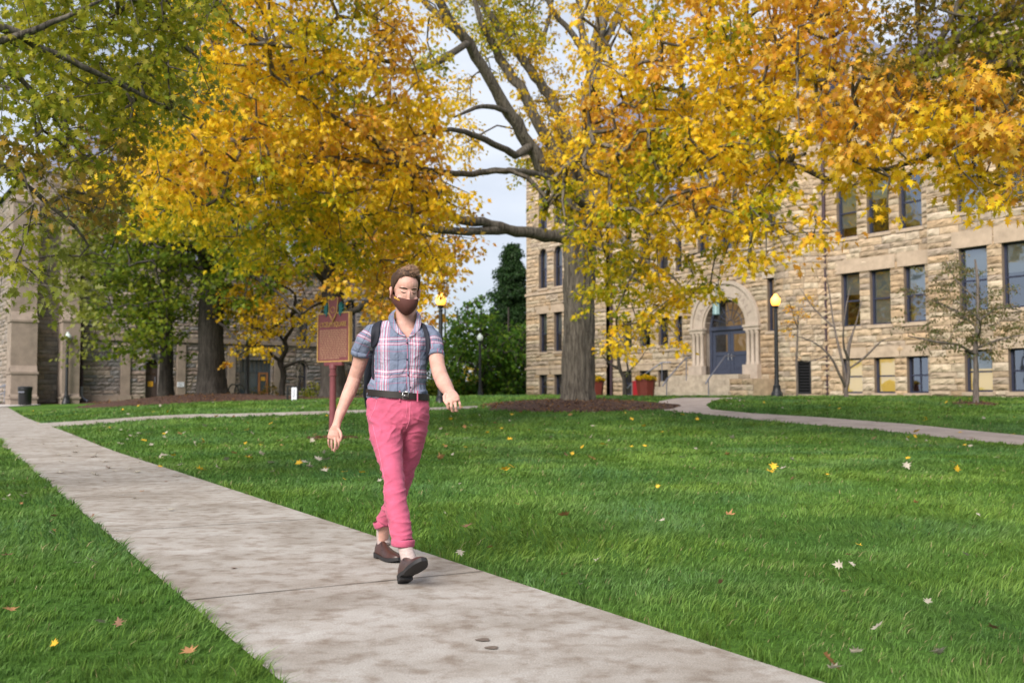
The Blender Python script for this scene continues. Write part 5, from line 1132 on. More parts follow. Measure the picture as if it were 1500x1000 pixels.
# far green trees between the buildings
for (x, yb, Y, w, lab, rows, y0, x0, cs, seed) in (
    (705, 582, 72, 5, 'rounded mid-green tree beyond the unlit middle lamp', ['. . G3 G4 . . .', '. G6 G7 G6 G4 . .', 'G5 G8 G9 G9 G8 G4 .', 'G7 G9 G9 G9 G9 G7 G3', 'G7 G9 G9 G9 G9 G8 G4', 'G5 G7 G7 G8 G7 G6 G3', 'G3 G3 G2 G3 G3 G2 .'], 428, 655, 15, 51),
    (745, 582, 74, 6, 'dark spreading green tree touching the left corner of the buff hall', ['. . G4 G6 G6', '. G6 G8 G9 G9', 'G5 G8 G9 G9 G9', 'G7 G9 G9 G9 G9', 'G6 G8 G9 G9 G9', 'G3 G6 G7 G8 G8', '. G2 G4 G5 G5'], 470, 705, 16, 52),
    (652, 582, 76, 5, 'dim green tree low behind the left lit lamp post', ['. G4 G4 .', 'G5 G7 G7 G5', 'G7 G8 G8 G7', 'G7 G8 G8 G7', 'G5 G6 G6 G5', 'G3 G3 G3 G3'], 478, 625, 16, 53)):
    bgtree('maple_tree', x, yb, Y, lab, [(x, 570, w * 1.4), (x, 540, w), (x, 500, w * .7), (x, 450, 2)], [([(x, 560, 0), (x - 12, 535, 1), (x - 25, 515, 1)], [w * .6, w * .5, 1]), ([(x, 555, 0), (x + 12, 530, -1), (x + 22, 505, -1)], [w * .6, w * .5, 1])],
           [q.replace('G', 'H') for q in rows], y0, x0, cs, cs * 1.15, 3.0, 22, .8, .24, 8, seed, group='green trees in the gap between the buildings', rtip=.02)
bgtree('yellow_bush', 700, 583, 82, 'yellow shrubs low between the far green trees', [(700, 575, 4), (700, 560, 3), (700, 545, 2)], [], ['. y3 y4 . . .', 'y4 y6 y6 y5 y4 y3', 'y5 y7 y7 y6 y6 y4'], 535, 650, 17, 14, 3, 24, 1.0, .25, 6, 54, cat='shrub')
# conifer
cb = at(750, 582, 80); cb.z = float(gz(cb.x, cb.y)); CT = Tree('conifer_tree', cb, 'tall dark spruce beside the left corner of the buff hall', None, 'bark_dark')
zt = at(756, 358, 80).z; CT.trunk(0, [cb, Vector((cb.x, cb.y, zt * .5)), Vector((cb.x, cb.y, zt))], [.35, .2, .03], flare=1.3, n=10)
Cc = []; Dc = []; rc = np.random.default_rng(8)
for k in range(1700):
    h = rc.uniform(0, 1) ** .8; z = 1.5 + (zt - 1.5) * h; q = rc.uniform(0, 2 * math.pi); rr = (4.6 * (1 - h) ** .75 + .15) * rc.uniform(.25, 1) * (.8 + .2 * math.sin(z * 4)); Cc.append((cb.x + math.cos(q) * rr, cb.y + math.sin(q) * rr, z - rr * .35)); 
Cc = np.array(Cc); CT.finish(); PALS['c'] = [(.03, .075, .02), (.045, .10, .025), (.025, .055, .02)]
sprays_to_leaves(CT, Cc, ['c'] * len(Cc), per=26, rad=.5, flat=.3, size=.2, seed=9, shape='oval', droop=1.2)
# trees beyond the far left end of the dark building
for (x, Y, lab, ch, rows, y0, seed) in ((-6, 90, 'dark olive tree at the far left edge, before the building corner', 'd', ['d5 d6 d5', 'd7 d8 d7', 'd7 d8 d7', 'd7 d8 d7', 'd5 d6 d6', 'y4 y5 y4'], 420, 61), (12, 96, 'orange-yellow tree glimpsed at the far left beyond the railing', 'o', ['. o3 o3', 'y5 o6 y4', 'y6 o7 y5', 'y5 y6 y4'], 505, 62)):
    bgtree('maple_tree', x, 586, Y, lab, [(x, 570, 6), (x, 530, 5), (x, 470, 3)], [], rows, y0, x - 26, 17, 19 if seed == 61 else 20, 4, 24, 1.2, .3, 7, seed, rtip=.02)
# ------------------------------------------------------------------ street furniture
M['globe_lit'] = mat('lit_globe', (1, .7, .25), .4, emit=(1, .36, .03), estr=1.6)
M['globe'] = mat('white_globe', (.55, .62, .60), .25, .05, 4, spec=.5)
M['post'] = mat('post_paint', (.012, .014, .018), .45, .2, 8, spec=.45)
def lamp_post(px, yb, ytop, Y, lit, label, group='globe lamp posts on the lawns'):
    b = at(px, yb, Y); o = empty('street_lamp', tuple(b), 0, label, 'lamp post', group); H = at(px, ytop, Y).z - b.z
    gr = .19; zg = H - .52
    m = MB(); m.lathe([(.24, -.1), (.24, .06), (.22, .09), (.20, .12), (.17, .2), (.15, .34), (.155, .38), (.11, .42), (.10, .5), (.085, .8), (.075, zg - .4), (.07, zg - .22), (.09, zg - .2), (.09, zg - .17), (.06, zg - .14), (.06, zg - .1), (.10, zg - .06), (.12, zg), (.10, zg + .02)], n=20)
    m.build('post', M['post'], o, smooth=40)
    m = MB(); m.lathe([(.09, zg + .01), (.15, zg + .05), (.185, zg + .13), (.20, zg + .22), (.185, zg + .31), (.14, zg + .38), (.09, zg + .42), (.085, zg + .44)], n=24); g = m.build('globe', M['globe_lit' if lit else 'globe'], o, smooth=True)
    m = MB(); m.lathe([(.088, zg + .44), (.10, zg + .455), (.05, zg + .49), (.015, zg + .52)], n=16); m.build('finial', M['globe_lit' if lit else 'globe'], o, smooth=True)
    if lit:
        l_ = bpy.data.lights.new('globe_light', 'POINT'); l_.energy = 120; l_.color = (1, .62, .22); l_.shadow_soft_size = .21; q = bpy.data.objects.new('globe_light', l_); COL.objects.link(q); q.parent = o; q.location = (0, 0, zg + .22)
        g.visible_shadow = True
    return o
lamp_post(1138, 578.5, 430, 41, True, 'lit yellow globe lamp on black post right of the entry arch')
lamp_post(645, 596, 427, 36.5, True, 'lit yellow globe lamp on black post close behind the walking man')
lamp_post(703, 582.5, 488, 64, False, 'unlit white globe lamp before the far green trees')
lamp_post(97, 590, 486, 57, False, 'unlit pale globe lamp before the buttress of the dark stone building')
# plain dark post by the glazed entrance
b = at(362, 582, 54); o = empty('metal_post', tuple(b), 0, 'plain black lamp post in front of the glazed teal entrance', 'post'); m = MB(); m.lathe([(.2, -.1), (.2, .1), (.14, .3), (.1, .5), (.09, at(362, 500, 54).z - b.z)], n=14); m.build('post_shaft', M['post'], o, smooth=40)
m = MB(); m.lathe([(.08, .0), (.17, .06), (.2, .2), (.16, .33), (.08, .4), (.02, .46)], (0, 0, at(362, 500, 54).z - b.z), 16); m.build('globe', M['globe'], o, smooth=True)

# historical marker
M['maroon'] = mat('marker_maroon', (.20, .055, .065), .5, .12, 5, .1, 40, spec=.35); M['marker_gold'] = mat('marker_gold', (.50, .30, .10), .45, .15, 10); M['leaf_teal'] = mat('marker_leaves', (.02, .13, .14), .5)
M['marker_text'] = mat('marker_lettering', (.42, .24, .15), .6)
mb_ = at(487, 640, 22.6); mb_.z = float(gz(mb_.x, mb_.y)); yaw_m = R(38)
mk_ = empty('historical_marker', tuple(mb_), yaw_m * 0, 'maroon historical marker board with gold lettering on a round post', 'sign')
zb = at(487, 530, 22.6).z - mb_.z; ztp = at(487, 458, 22.6).z - mb_.z; hwp = 1.07 / 2; MR = Matrix.Rotation(R(-38), 4, 'Z') @ Matrix.Translation((.03, 0, 0))
m = MB(); m.lathe([(.085, -.3), (.08, .1), (.072, zb - .35), (.072, zb - .33), (.09, zb - .32), (.09, zb - .28), (.075, zb - .27), (.075, zb - .16), (.09, zb - .15), (.085, zb - .06), (.01, zb + .03)], n=20); m.build('post', M['maroon'], mk_, smooth=40)
m = MB(); m.box(-hwp, hwp, -.03, .03, zb, ztp, MR, bev=.01); m.box(-.3, .3, -.045, .045, zb - .09, zb + .002, MR, bev=.03); plate = m.build('board', M['maroon'], mk_)
m = MB(); fw = .028
for x0, x1, z0, z1 in ((-hwp - .005, -hwp + fw, zb, ztp), (hwp - fw, hwp + .005, zb, ztp), (-hwp + fw, hwp - fw, zb, zb + fw), (-hwp + fw, hwp - fw, ztp - fw, ztp)): m.box(x0, x1, -.042, .042, z0, z1, MR)
m.build('rim', M['marker_gold'], plate)
vs, fs = text_mesh('LYCEUM SQUARE', .16, .006); sxw = .88 / (max(v.x for v in vs) - min(v.x for v in vs)); m = MB()
m.add([MR @ Vector((v.x * sxw, -.032 - abs(v.z) - .002 + v.z * 0 - (v.z > 0) * .006, v.y + ztp - .32)) for v in vs], fs); m.build('title', M['marker_gold'], plate)
m = MB(); rl = np.random.default_rng(4); nl = 17
for k in range(nl):
    z = ztp - .40 - (ztp - zb - .48) * k / (nl - 1); x = -hwp + .08; xe = hwp - .08 - (.25 if k == nl - 1 else 0)
    while x < xe: w_ = rl.uniform(.03, .10); m.box(x, min(x + w_, xe), -.036, -.03, z - .011, z + .011, MR); x += w_ + .018
m.build('lettering', M['marker_text'], plate)
# crest: outline of the state on top with leaves either side
crest = [(-.13, .0), (-.13, .16), (-.16, .30), (-.10, .33), (-.04, .30), (.04, .31), (.12, .37), (.17, .33), (.15, .20), (.14, .06), (.08, -.06), (.0, -.20), (-.07, -.08)]
m = MB(); m.prism(crest, -.05, .05, lambda a, b_, d: MR @ Vector((a, d, b_ + ztp - .02))); cr_ = m.build('crest', M['maroon'], mk_)
m = MB(); P = [MR @ Vector((a, -.052, b_ + ztp - .02)) for a, b_ in crest]; m.tube(P + [P[0]], .010, 6); P2 = [MR @ Vector((.07 * math.cos(q), -.055, .06 + .07 * math.sin(q) + ztp)) for q in np.linspace(0, 2 * math.pi, 15)]; m.tube(P2, .008, 5); m.tube([MR @ Vector((-.11, -.055, -.02 + ztp)), MR @ Vector((0, -.055, -.17 + ztp)), MR @ Vector((.11, -.055, -.02 + ztp))], .008, 5); m.build('crest_edge', M['marker_gold'], cr_)
for sg in (-1, 1):
    m = MB()
    for k in range(5):
        q = R(-75 + 38 * k); c = Vector((sg * (.20), 0, ztp + .07)); L_ = .17; d = Vector((sg * math.cos(q) * .9, 0, math.sin(q))); n_ = Vector((-d.z, 0, d.x)) * .035
        P = [c, c + d * L_ * .5 + n_, c + d * L_, c + d * L_ * .5 - n_]; m.add([MR @ (p + Vector((0, y, 0))) for y in (-.05, .02) for p in P], [(0, 1, 2, 3), (7, 6, 5, 4), (0, 4, 5, 1), (1, 5, 6, 2), (2, 6, 7, 3), (3, 7, 4, 0)])
    m.build('leaf_cluster', M['leaf_teal'], cr_)
# trash can
b = at(36.5, 595, 53.8); b.z = float(gz(b.x, b.y)) + .05; o = empty('litter_bin', tuple(b), 0, 'black round litter bin on the pale slab by the corner buttress', 'bin'); m = MB(); rr = .36
m.lathe([(.30, 0), (.33, .05), (.34, .7), (.36, .78), (.37, .84), (.36, .9)], n=24); m.build('drum', M['black'], o, smooth=40); m = MB(); m.lathe([(.37, .9), (.38, .93), (.34, .98), (.2, 1.0)], n=24); m.build('lid', M['post'], o, smooth=40); m = MB(); m.box(-.2, .12, -.36, -.34, .66, .72); m.build('plate', M['iron'], o)
# pale slab by the left corner
M['slab'] = mat('slab_concrete', (.45, .42, .40), .85, .15, 2)
tag(MB().add([Vector((*gp(x, y), 0)) + Vector((0, 0, float(gz(*gp(x, y))) + z)) for z in (-.1, .045) for x, y in ((-90, 602), (60, 593.5), (30, 590), (-90, 592))], [(4, 5, 6, 7), (0, 1, 5, 4), (1, 2, 6, 5)]).build('pavement', M['slab']), kind='structure')
# railing at the far left
o = empty('handrail', tuple(at(8, 588, 62)), 0, 'thin metal stair railing at the far left edge', 'handrail'); m = MB(); b = at(8, 588, 62)
P0_ = at(-20, 574, 62) - b; P1_ = at(16, 561, 62) - b; m.tube([P0_, P1_], .05, 6); m.tube([P0_ - Vector((0, 0, .45)), P1_ - Vector((0, 0, .45))], .03, 6)
for k in range(5): q = P0_.lerp(P1_, k / 4); m.tube([q, Vector((q.x, q.y, -.6))], .03, 6)
m.build('rail_tube', M['iron'], o)
# planters with chrysanthemums, red bin
M['pot'] = mat('planter_red', (.17, .035, .025), .55, .15, 5); M['red'] = mat('red_plastic', (.4, .02, .03), .4)
def planter(px, py, Y, label):
    b = at(px, py, Y); o = empty('flower_planter', tuple(b), 0, label, 'planter', 'red planters of yellow flowers'); m = MB(); m.lathe([(.34, -.1), (.36, .1), (.43, .76), (.46, .77), (.46, .84), (.40, .84), (.38, .78)], n=8); m.build('tub', M['pot'], o)
    r = np.random.default_rng(int(px)); n = 900; q = r.uniform(0, 2 * np.pi, n); rad = .46 * r.uniform(0, 1, n) ** .5; P = np.stack([rad * np.cos(q), rad * np.sin(q), .80 + .22 * (1 - (rad / .55) ** 2) * r.uniform(.3, 1, n)], -1)
    col = np.array([(.75, .48, .01), (.8, .55, .02), (.08, .14, .02)])[r.choice(3, n, p=[.5, .3, .2])]
    leaves('flowers', P, rand_dirs(n, r) + np.array([0, 0, .3]), rand_dirs(n, r) + np.array([0, 0, 1]), np.full(n, .10), col, o, 'star')
planter(946, 583, 44, 'faceted red planter of yellow flowers in open view left of the steps'); planter(871, 584, 45, 'red planter of yellow flowers half hidden behind the big trunk')
b = at(932, 580, 46); o = empty('waste_bin', tuple(b), 0, 'small bright red bin just left of the open red planter', 'bin'); m = MB(); m.box(-.16, .16, -.15, .15, -.1, .62, bev=.03); m.build('bin_body', M['red'], o); m = MB(); m.box(-.18, .18, -.17, .17, .625, .70, bev=.03); m.build('lid', M['red'], o)
# small two-post sign
b = at(428, 592, 44); b.z = float(gz(b.x, b.y)); o = empty('small_sign', tuple(b), 0, 'small white notice panel between two black posts on the left lawn', 'sign')
zt = at(428, 566, 44).z - b.z; m = MB(); m.tube([(-.21, 0, -.2), (-.21, 0, zt)], .045, 8); m.tube([(.24, 0, -.2), (.24, 0, zt)], .045, 8); m.tube([(-.21, 0, zt), (.24, 0, zt)], .035, 6); m.build('posts', M['black'], o, smooth=50)
m = MB(); m.box(-.02, .2, -.05, -.02, zt - .62, zt - .04); pn_ = m.build('panel', M['paper'], o); m = MB()
for k in range(4): m.box(.03 + .035 * k, .045 + .035 * k, -.054, -.05, zt - .55 + .05 * (k % 2), zt - .12)
m.build('print', M['iron'], pn_)
# bicycle racks
for px, lab in ((342, 'dark loop bike rack nearer the big trunk'), (351, 'dark loop bike rack nearer the glazed entrance')):
    b = at(px, 582, 55); o = empty('bike_rack', tuple(b), 0, lab, 'bike rack', 'loop bike racks'); m = MB(); m.tube([(.28 * math.cos(q), 0, .35 + .38 * math.sin(q)) for q in np.linspace(-.6, math.pi + .6, 14)], .035, 6); m.build('rack_loop', M['black'], o, smooth=True)
# mulch beds
M['mulch'] = mat('mulch', (.10, .055, .04), .95, col2=(.045, .025, .02), scale=14, bump=1, bscale=30, bdist=.03)
MULCH = []
def mulch(name_px, rx, ry, h, label, Y, chips=1500, seed=1):
    cx, cy = name_px; c = ground(cx, cy) if Y is None else at(cx, cy, Y); c.z = float(gz(c.x, c.y)); r = np.random.default_rng(seed); nr, na = 14, 60; V = []
    for i in range(nr + 1):
        for k in range(na):
            q = 2 * math.pi * k / na; e = 1 + .10 * math.sin(3 * q + seed) + .05 * math.sin(7 * q); t = i / nr; x, y = c.x + rx * e * t * math.cos(q), c.y + ry * e * t * math.sin(q); V.append((x - c.x, y - c.y, float(gz(x, y)) - c.z + h * (1 - t ** 1.6) + (.012 if i < nr else -.03) + .02 * noise.noise(Vector((x * 4, y * 4, 0)))))
    i = np.arange((nr + 1) * na).reshape(nr + 1, na); q = np.stack([i[:-1], np.roll(i, -1, 1)[:-1], np.roll(i, -1, 1)[1:], i[1:]], -1).reshape(-1, 4)
    o = np_mesh('mulch_bed', V, q.ravel(), np.full(len(q), 4), M['mulch'], smooth=True); o.location = c; tag(o, label, 'mulch bed', 'mulch beds round the trees', 'stuff')
    MULCH.append((c.x, c.y, rx, ry)); n = chips; qq = r.uniform(0, 2 * np.pi, n); t = r.uniform(0, 1, n) ** .5; X = rx * t * np.cos(qq); Y_ = ry * t * np.sin(qq); Z = gz(X + c.x, Y_ + c.y) - c.z + h * (1 - t ** 1.6) + .035
    col = np.array([(.22, .13, .09), (.12, .07, .05), (.30, .20, .13), (.34, .17, .05), (.06, .035, .03)])[r.integers(5, size=n)]
    ch = leaves('bark_chips', np.stack([X, Y_, Z], -1), rand_dirs(n, r) * np.array([1, 1, .25]), rand_dirs(n, r) * .5 + np.array([0, 0, 1]), r.uniform(.05, .13, n), col, o, 'oval'); ch['kind'] = 'stuff'
mulch((846, 599), 3.4, 2.7, .22, 'round brown mulch ring under the big maple', YT - .4, 2600, 2)
mulch((300, 586), 6.2, 2.6, .42, 'long raised mulch bed under the left trunks', 49.5, 2600, 3)
mulch((487, 583), 3.2, 2.0, .15, 'mulch bed behind the marker board', 49, 700, 4)
mulch((1430, 588), .8, .8, .06, 'small mulch ring under the dogwood', 34, 150, 5)
mulch((487, 640), .55, .5, .02, 'bare soil patch at the marker post', 22.6, 120, 6)
mulch((90, 590), 9, 1.0, .08, 'leaf-strewn strip along the foot of the dark wall', 58.5, 900, 7)
# shrubs at the foot of the walls
def shrub(px, py, Y, w, h, ch, label, seed, size=.12):
    b = at(px, py, Y); b.z = float(gz(b.x, b.y)); o = empty('shrub', tuple(b), 0, label, 'shrub', 'low shrubs along the walls'); r = np.random.default_rng(seed); n = int(700 * w * h / 1.2); d = rand_dirs(n, r); d[:, 2] = abs(d[:, 2]); P = d * r.uniform(.5, 1, (n, 1)) * np.array([w, w * .7, h]); lump = 1 + .2 * np.sin(P[:, 0] * 5 + seed); P *= lump[:, None]
    leaves('foliage', P, d + rand_dirs(n, r) * .6, rand_dirs(n, r) + np.array([0, 0, .8]), np.full(n, size) * r.uniform(.6, 1.2, n), pick(ch, n, r), o, 'oval'); m = MB()
    for k in range(6): q = r.uniform(0, 6.28); m.tube([(0, 0, -.1), (w * .4 * math.cos(q), w * .3 * math.sin(q), h * .7)], .015, 5)
    m.build('stems', M['bark_dark'], o)
shrub(393, 584, 55, .7, .8, 'b', 'drab low shrub under the glass door', 1); shrub(372, 585, 55, .5, .6, 'u', 'small drab shrub at the foot of the black post', 2); shrub(452, 583, 52, .7, .6, 'G', 'dark low shrub under the arched window of the dark building', 3); shrub(468, 583, 51, .8, .9, 'd', 'bright green shrub left of the forked tree', 4); shrub(510, 583, 51, .9, .8, 'd', 'yellow-green shrub right of the forked tree', 5)
# clipped hedge in the distance
for x0, x1, Y, lab, sd in ((560, 668, 70, 'long dark clipped hedge low behind the walking man', 7), (668, 770, 78, 'dark hedge under the far green trees', 8)):
    a, c = at(x0, 583, Y), at(x1, 583, Y); b = (a + c) / 2; b.z = .9; o = empty('hedge', tuple(b), 0, lab, 'hedge'); r = np.random.default_rng(sd); n = 5200; w = (c.x - a.x) / 2
    P = np.stack([r.uniform(-w, w, n), r.uniform(-.8, .8, n), r.uniform(-.2, 1.15, n) + .12 * np.sin(r.uniform(-w, w, n) * 3)], -1); leaves('foliage', P, rand_dirs(n, r), rand_dirs(n, r) + np.array([0, -.3, .8]), r.uniform(.12, .24, n), pick('G', n, r) * .8, o, 'oval')
# ------------------------------------------------------------------ grass
def grass_mat():
    m = mat('grass_blades', attr=True, rough=.55, spec=.2, trans=.3); return m
M['grass'] = grass_mat()
def vnoise(X, Y, s, seed):      # cheap tileless value noise
    r = np.random.default_rng(seed); T = r.uniform(-1, 1, (256, 256)); x = X * s + 77; y = Y * s + 31; xi = np.floor(x).astype(int); yi = np.floor(y).astype(int); fx = x - xi; fy = y - yi; fx = fx * fx * (3 - 2 * fx); fy = fy * fy * (3 - 2 * fy)
    g_ = lambda i, j_: T[i % 256, j_ % 256]
    return (g_(xi, yi) * (1 - fx) + g_(xi + 1, yi) * fx) * (1 - fy) + (g_(xi, yi + 1) * (1 - fx) + g_(xi + 1, yi + 1) * fx) * fy
rg = np.random.default_rng(99)
NB = 420000; e = -.62      # density falls with distance
u = rg.uniform(0, 1, NB); y0, y1 = 2.3, 46.0; p_ = 1.0 + e
Yg = (y0 ** p_ + u * (y1 ** p_ - y0 ** p_)) ** (1 / p_); Xg = rg.uniform(-.60, .60, NB) * (Yg + .6)
# clump the blades into tufts
tw_ = .05 * np.maximum(1, Yg / 6); Xg = Xg + .35 * tw_ * np.sin(Xg / tw_ * 2.1); Yg = Yg + .35 * tw_ * np.cos(Yg / tw_ * 1.7)
keep = np.ones(NB, bool)
def near_poly(P, X, Y, d): return inside(P, X + d, Y) & inside(P, X - d, Y)
for P in PAVED: keep &= ~inside(P, Xg, Yg)
for (cx, cy, rx, ry) in MULCH: keep &= ((Xg - cx) / rx) ** 2 + ((Yg - cy) / ry) ** 2 > .93
Xg, Yg = Xg[keep], Yg[keep]; n = len(Xg); print('blades', n)
v2 = np.stack([Xg, Yg], -1) - np.array([L0.x, L0.y]); sd = v2 @ np.array([pn.x, pn.y]); edge = np.minimum(np.abs(sd), np.abs(sd - PW))
big = vnoise(Xg, Yg, .55, 1) * .6 + vnoise(Xg, Yg, 1.7, 2) * .4; fine = vnoise(Xg, Yg, 6, 3)
hgt = (.043 + .012 * big + .014 * fine) * rg.uniform(.6, 1.35, n) * (1 + .35 * np.exp(-edge / .10)); hgt *= (1 + .03 * np.clip(Yg - 6, 0, 30))
wd_ = .0022 * np.maximum(1, (Yg / 4.2)) ** .95 * rg.uniform(.7, 1.4, n)
la_ = 2.2 * vnoise(Xg, Yg, .8, 4) + 1.6 * vnoise(Xg, Yg, 3.0, 5) + rg.normal(0, .8, n); lean = rg.uniform(.25, 1.05, n) + .25 * big
ldir = np.stack([np.cos(la_ - .4), np.sin(la_ - .4)], -1); fa = rg.uniform(0, 2 * np.pi, n); wv = np.stack([np.cos(fa), np.sin(fa)], -1)
tolane = np.where(sd < PW / 2, 1, -1)[:, None] * np.array([pn.x, pn.y]); ldir = ldir + np.exp(-edge / .08)[:, None] * tolane * .8
Zg = gz(Xg, Yg); b0 = np.stack([Xg, Yg, Zg - .004], -1)
def lvl(t, w): c = b0 + np.concatenate([ldir * (lean * t ** 1.8 * hgt)[:, None], (hgt * t * (1 - .25 * lean * t))[:, None]], -1); o_ = np.concatenate([wv * (wd_ * w)[:, None], np.zeros((n, 1))], -1); return c - o_, c + o_
a0, a1 = lvl(0, 1); c0, c1 = lvl(.55, .8); t0, _ = lvl(1, 0)
V = np.stack([a0, a1, c1, c0, t0], 1).reshape(-1, 3); base = (np.arange(n) * 5)[:, None]; idx = np.array([0, 1, 2, 3, 3, 2, 4]); flat = (base + idx).ravel(); per = np.tile([4, 3], n)
gA, gB, gC = np.array([.068, .152, .026]), np.array([.150, .240, .040]), np.array([.055, .140, .068]); k1 = np.clip(.5 + .6 * big + .25 * fine, 0, 1)[:, None]; k2 = np.clip(.35 + .8 * vnoise(Xg, Yg, .9, 8), 0, 1)[:, None]
col = gA * (1 - k1) + gB * k1; col = col * (1 - .45 * k2) + gC * .45 * k2; col *= rg.uniform(.65, 1.35, (n, 1)); dry = rg.uniform(0, 1, n) < .012 + .03 * (vnoise(Xg, Yg, 1.2, 9) > .7); col[dry] = np.array([.30, .26, .13])
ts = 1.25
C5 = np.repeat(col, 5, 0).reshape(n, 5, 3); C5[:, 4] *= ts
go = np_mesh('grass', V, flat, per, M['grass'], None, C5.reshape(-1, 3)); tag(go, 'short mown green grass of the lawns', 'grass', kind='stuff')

# ------------------------------------------------------------------ fallen leaves
M['fallen'] = leaf_mat('fallen_leaf', .15, .6)
FP = {'pale': (.36, .32, .26), 'yellow': (.62, .38, .03), 'orange': (.32, .16, .07), 'brown': (.19, .10, .06)}
leaf_me = {}
def leafmesh(kind, v):
    key = (kind, v)
    if key in leaf_me: return leaf_me[key]
    r = np.random.default_rng(v + 5); c = np.array(FP[kind]) * r.uniform(.85, 1.15); k = len(MAPLE); x, y = MAPLE[:, 0], MAPLE[:, 1] - .45
    curl = r.uniform(.15, .8); V = np.stack([x, y, .10 + curl * (x * x + .5 * y * y) * r.uniform(.5, 1) + .12 * np.sin(7 * x + v) * (abs(x) + abs(y))], -1); me = bpy.data.meshes.new('leaf_blade'); V[0, 2] = .1
    me.from_pydata([tuple(q) for q in V] , [], M_F); a = me.attributes.new('Col', 'FLOAT_COLOR', 'POINT'); cc = np.ones((k, 4), np.float32); cc[:, :3] = c * r.uniform(.8, 1.15, (k, 1)); a.data.foreach_set('color', cc.ravel()); me.materials.append(M['fallen']); leaf_me[key] = me; return me
LAB = {'pale': 'pale upturned maple leaf', 'yellow': 'yellow maple leaf', 'orange': 'tan orange maple leaf', 'brown': 'curled brown maple leaf'}
def place(px, py, onp):
    if onp: return 'on the near half of the path' if py > 720 else ('on the main path left of the walking man' if px < 600 else 'on the curved walk') if py > 625 else 'on the far stretch of path or walk'
    g_ = ground(px, py); t_ = (Vector((g_.x, g_.y, 0)) - L0).dot(pn)
    if t_ < 0: return 'in the grass left of the path, ' + ('near the bottom left corner' if py > 850 else 'beside its left edge' if py > 720 else 'towards the far left')
    if py < 606: return 'on the far lawn strip ' + ('before the dark building' if px < 560 else 'near the mulch ring' if px < 1000 else 'beyond the curved walk')
    if px < 330: return 'on the lawn along the right edge of the path'
    if px < 500: return 'on the lawn left of the marker post' if py < 660 else 'on the lawn left of the pink trousers'
    if px < 760: return 'on the lawn just behind the walking man' if py < 720 else 'in the grass right of the front shoe'
    if px < 1000: return 'on the lawn before the mulch ring' if py < 700 else 'on the near lawn in the lower middle'
    return 'on the lawn below the curved walk' if py < 720 else ('on the near lawn at the lower right' if px > 1250 else 'on the near lawn right of centre')
rl = np.random.default_rng(3)
def drop(px, py, kind, s=None, label=None):
    g = ground(px, py)
    if not label and py > 740 and inside(main_poly, np.array([g.x]), np.array([g.y]))[0]: return
    o = bpy.data.objects.new('fallen_leaf', leafmesh(kind, int(rl.integers(6)))); COL.objects.link(o); s = s or rl.uniform(.07, .11)
    onp = any(inside(P, np.array([g.x]), np.array([g.y]))[0] for P in PAVED); o.location = (g.x, g.y, g.z + (.010 if onp else .045 + .0020 * g.y)); o.scale = (s, s, s * rl.uniform(.6, 1.2)); o.rotation_euler = (rl.normal(0, .12 if onp else .42), rl.normal(0, .12 if onp else .42), rl.uniform(0, 6.28))
    if label: tag(o, label, 'leaf')
    else: w_ = place(px, py, onp); tag(o, LAB[kind] + ' ' + w_, 'leaf', kind + ' leaves ' + w_)
drop(276, 974, 'orange', .065, 'tan curled leaf in the grass at the lower left, nearest the camera'); drop(1215, 992, 'orange', .085, 'orange-brown leaf at the bottom edge where path meets grass'); drop(15, 912, 'orange', .06, 'orange-brown leaf in the grass at the far left edge')
drop(1070, 766, 'orange', .10, 'tan curled leaf alone on the lawn below the curved walk'); drop(826, 765, 'orange', .09, 'pinkish brown leaf on the lawn right of the pink trousers'); drop(685, 783, 'brown', .10, 'small brown leaf in the grass right of the front trouser cuff')
drop(1343, 637, 'yellow', .16, 'bright yellow leaf beside the curved walk'); drop(363, 678, 'yellow', .13, 'orange-yellow leaf on the lawn between path and marker post'); drop(249, 750, 'pale', .09, 'single white leaf on the middle of the path'); drop(294, 696, 'yellow', .12, 'yellow leaf on the right edge of the path'); drop(342, 835, 'brown', .05, 'tiny dark leaf scrap on the path left of the joint')
drop(1415, 826, 'pale', .065, 'crumpled grey leaf on the right part of the lawn'); drop(1227, 842, 'pale', .055, 'crumpled pinkish grey leaf in mid lawn below the tan leaf'); drop(674, 824, 'pale', .055, 'small white leaf in the grass edge beside the front shoe'); drop(135, 837, 'pale', .09, 'pale shredded leaf in the grass left of the path')
for (x0, x1, y0_, y1_, n_, pr) in ((0, 260, 604, 760, 55, (.75, .15, .05, .05)), (130, 500, 612, 700, 88, (.7, .2, .07, .03)), (500, 760, 604, 720, 26, (.5, .4, .06, .04)), (640, 1000, 598, 680, 52, (.35, .45, .15, .05)), (1000, 1500, 588, 700, 60, (.45, .4, .1, .05)), (640, 1500, 700, 1000, 34, (.4, .08, .12, .4)), (0, 380, 760, 1000, 12, (.4, .05, .15, .4)), (200, 520, 589, 604, 10, (.5, .5, 0, 0))):
    for i in range(n_):
        yy = y0_ + (y1_ - y0_) * rl.uniform(0, 1) ** 1.35; drop(rl.uniform(x0, x1), yy, ('pale', 'yellow', 'orange', 'brown')[rl.choice(4, p=pr)], rl.uniform(.035, .065) if yy > 700 else rl.uniform(.07, .13))
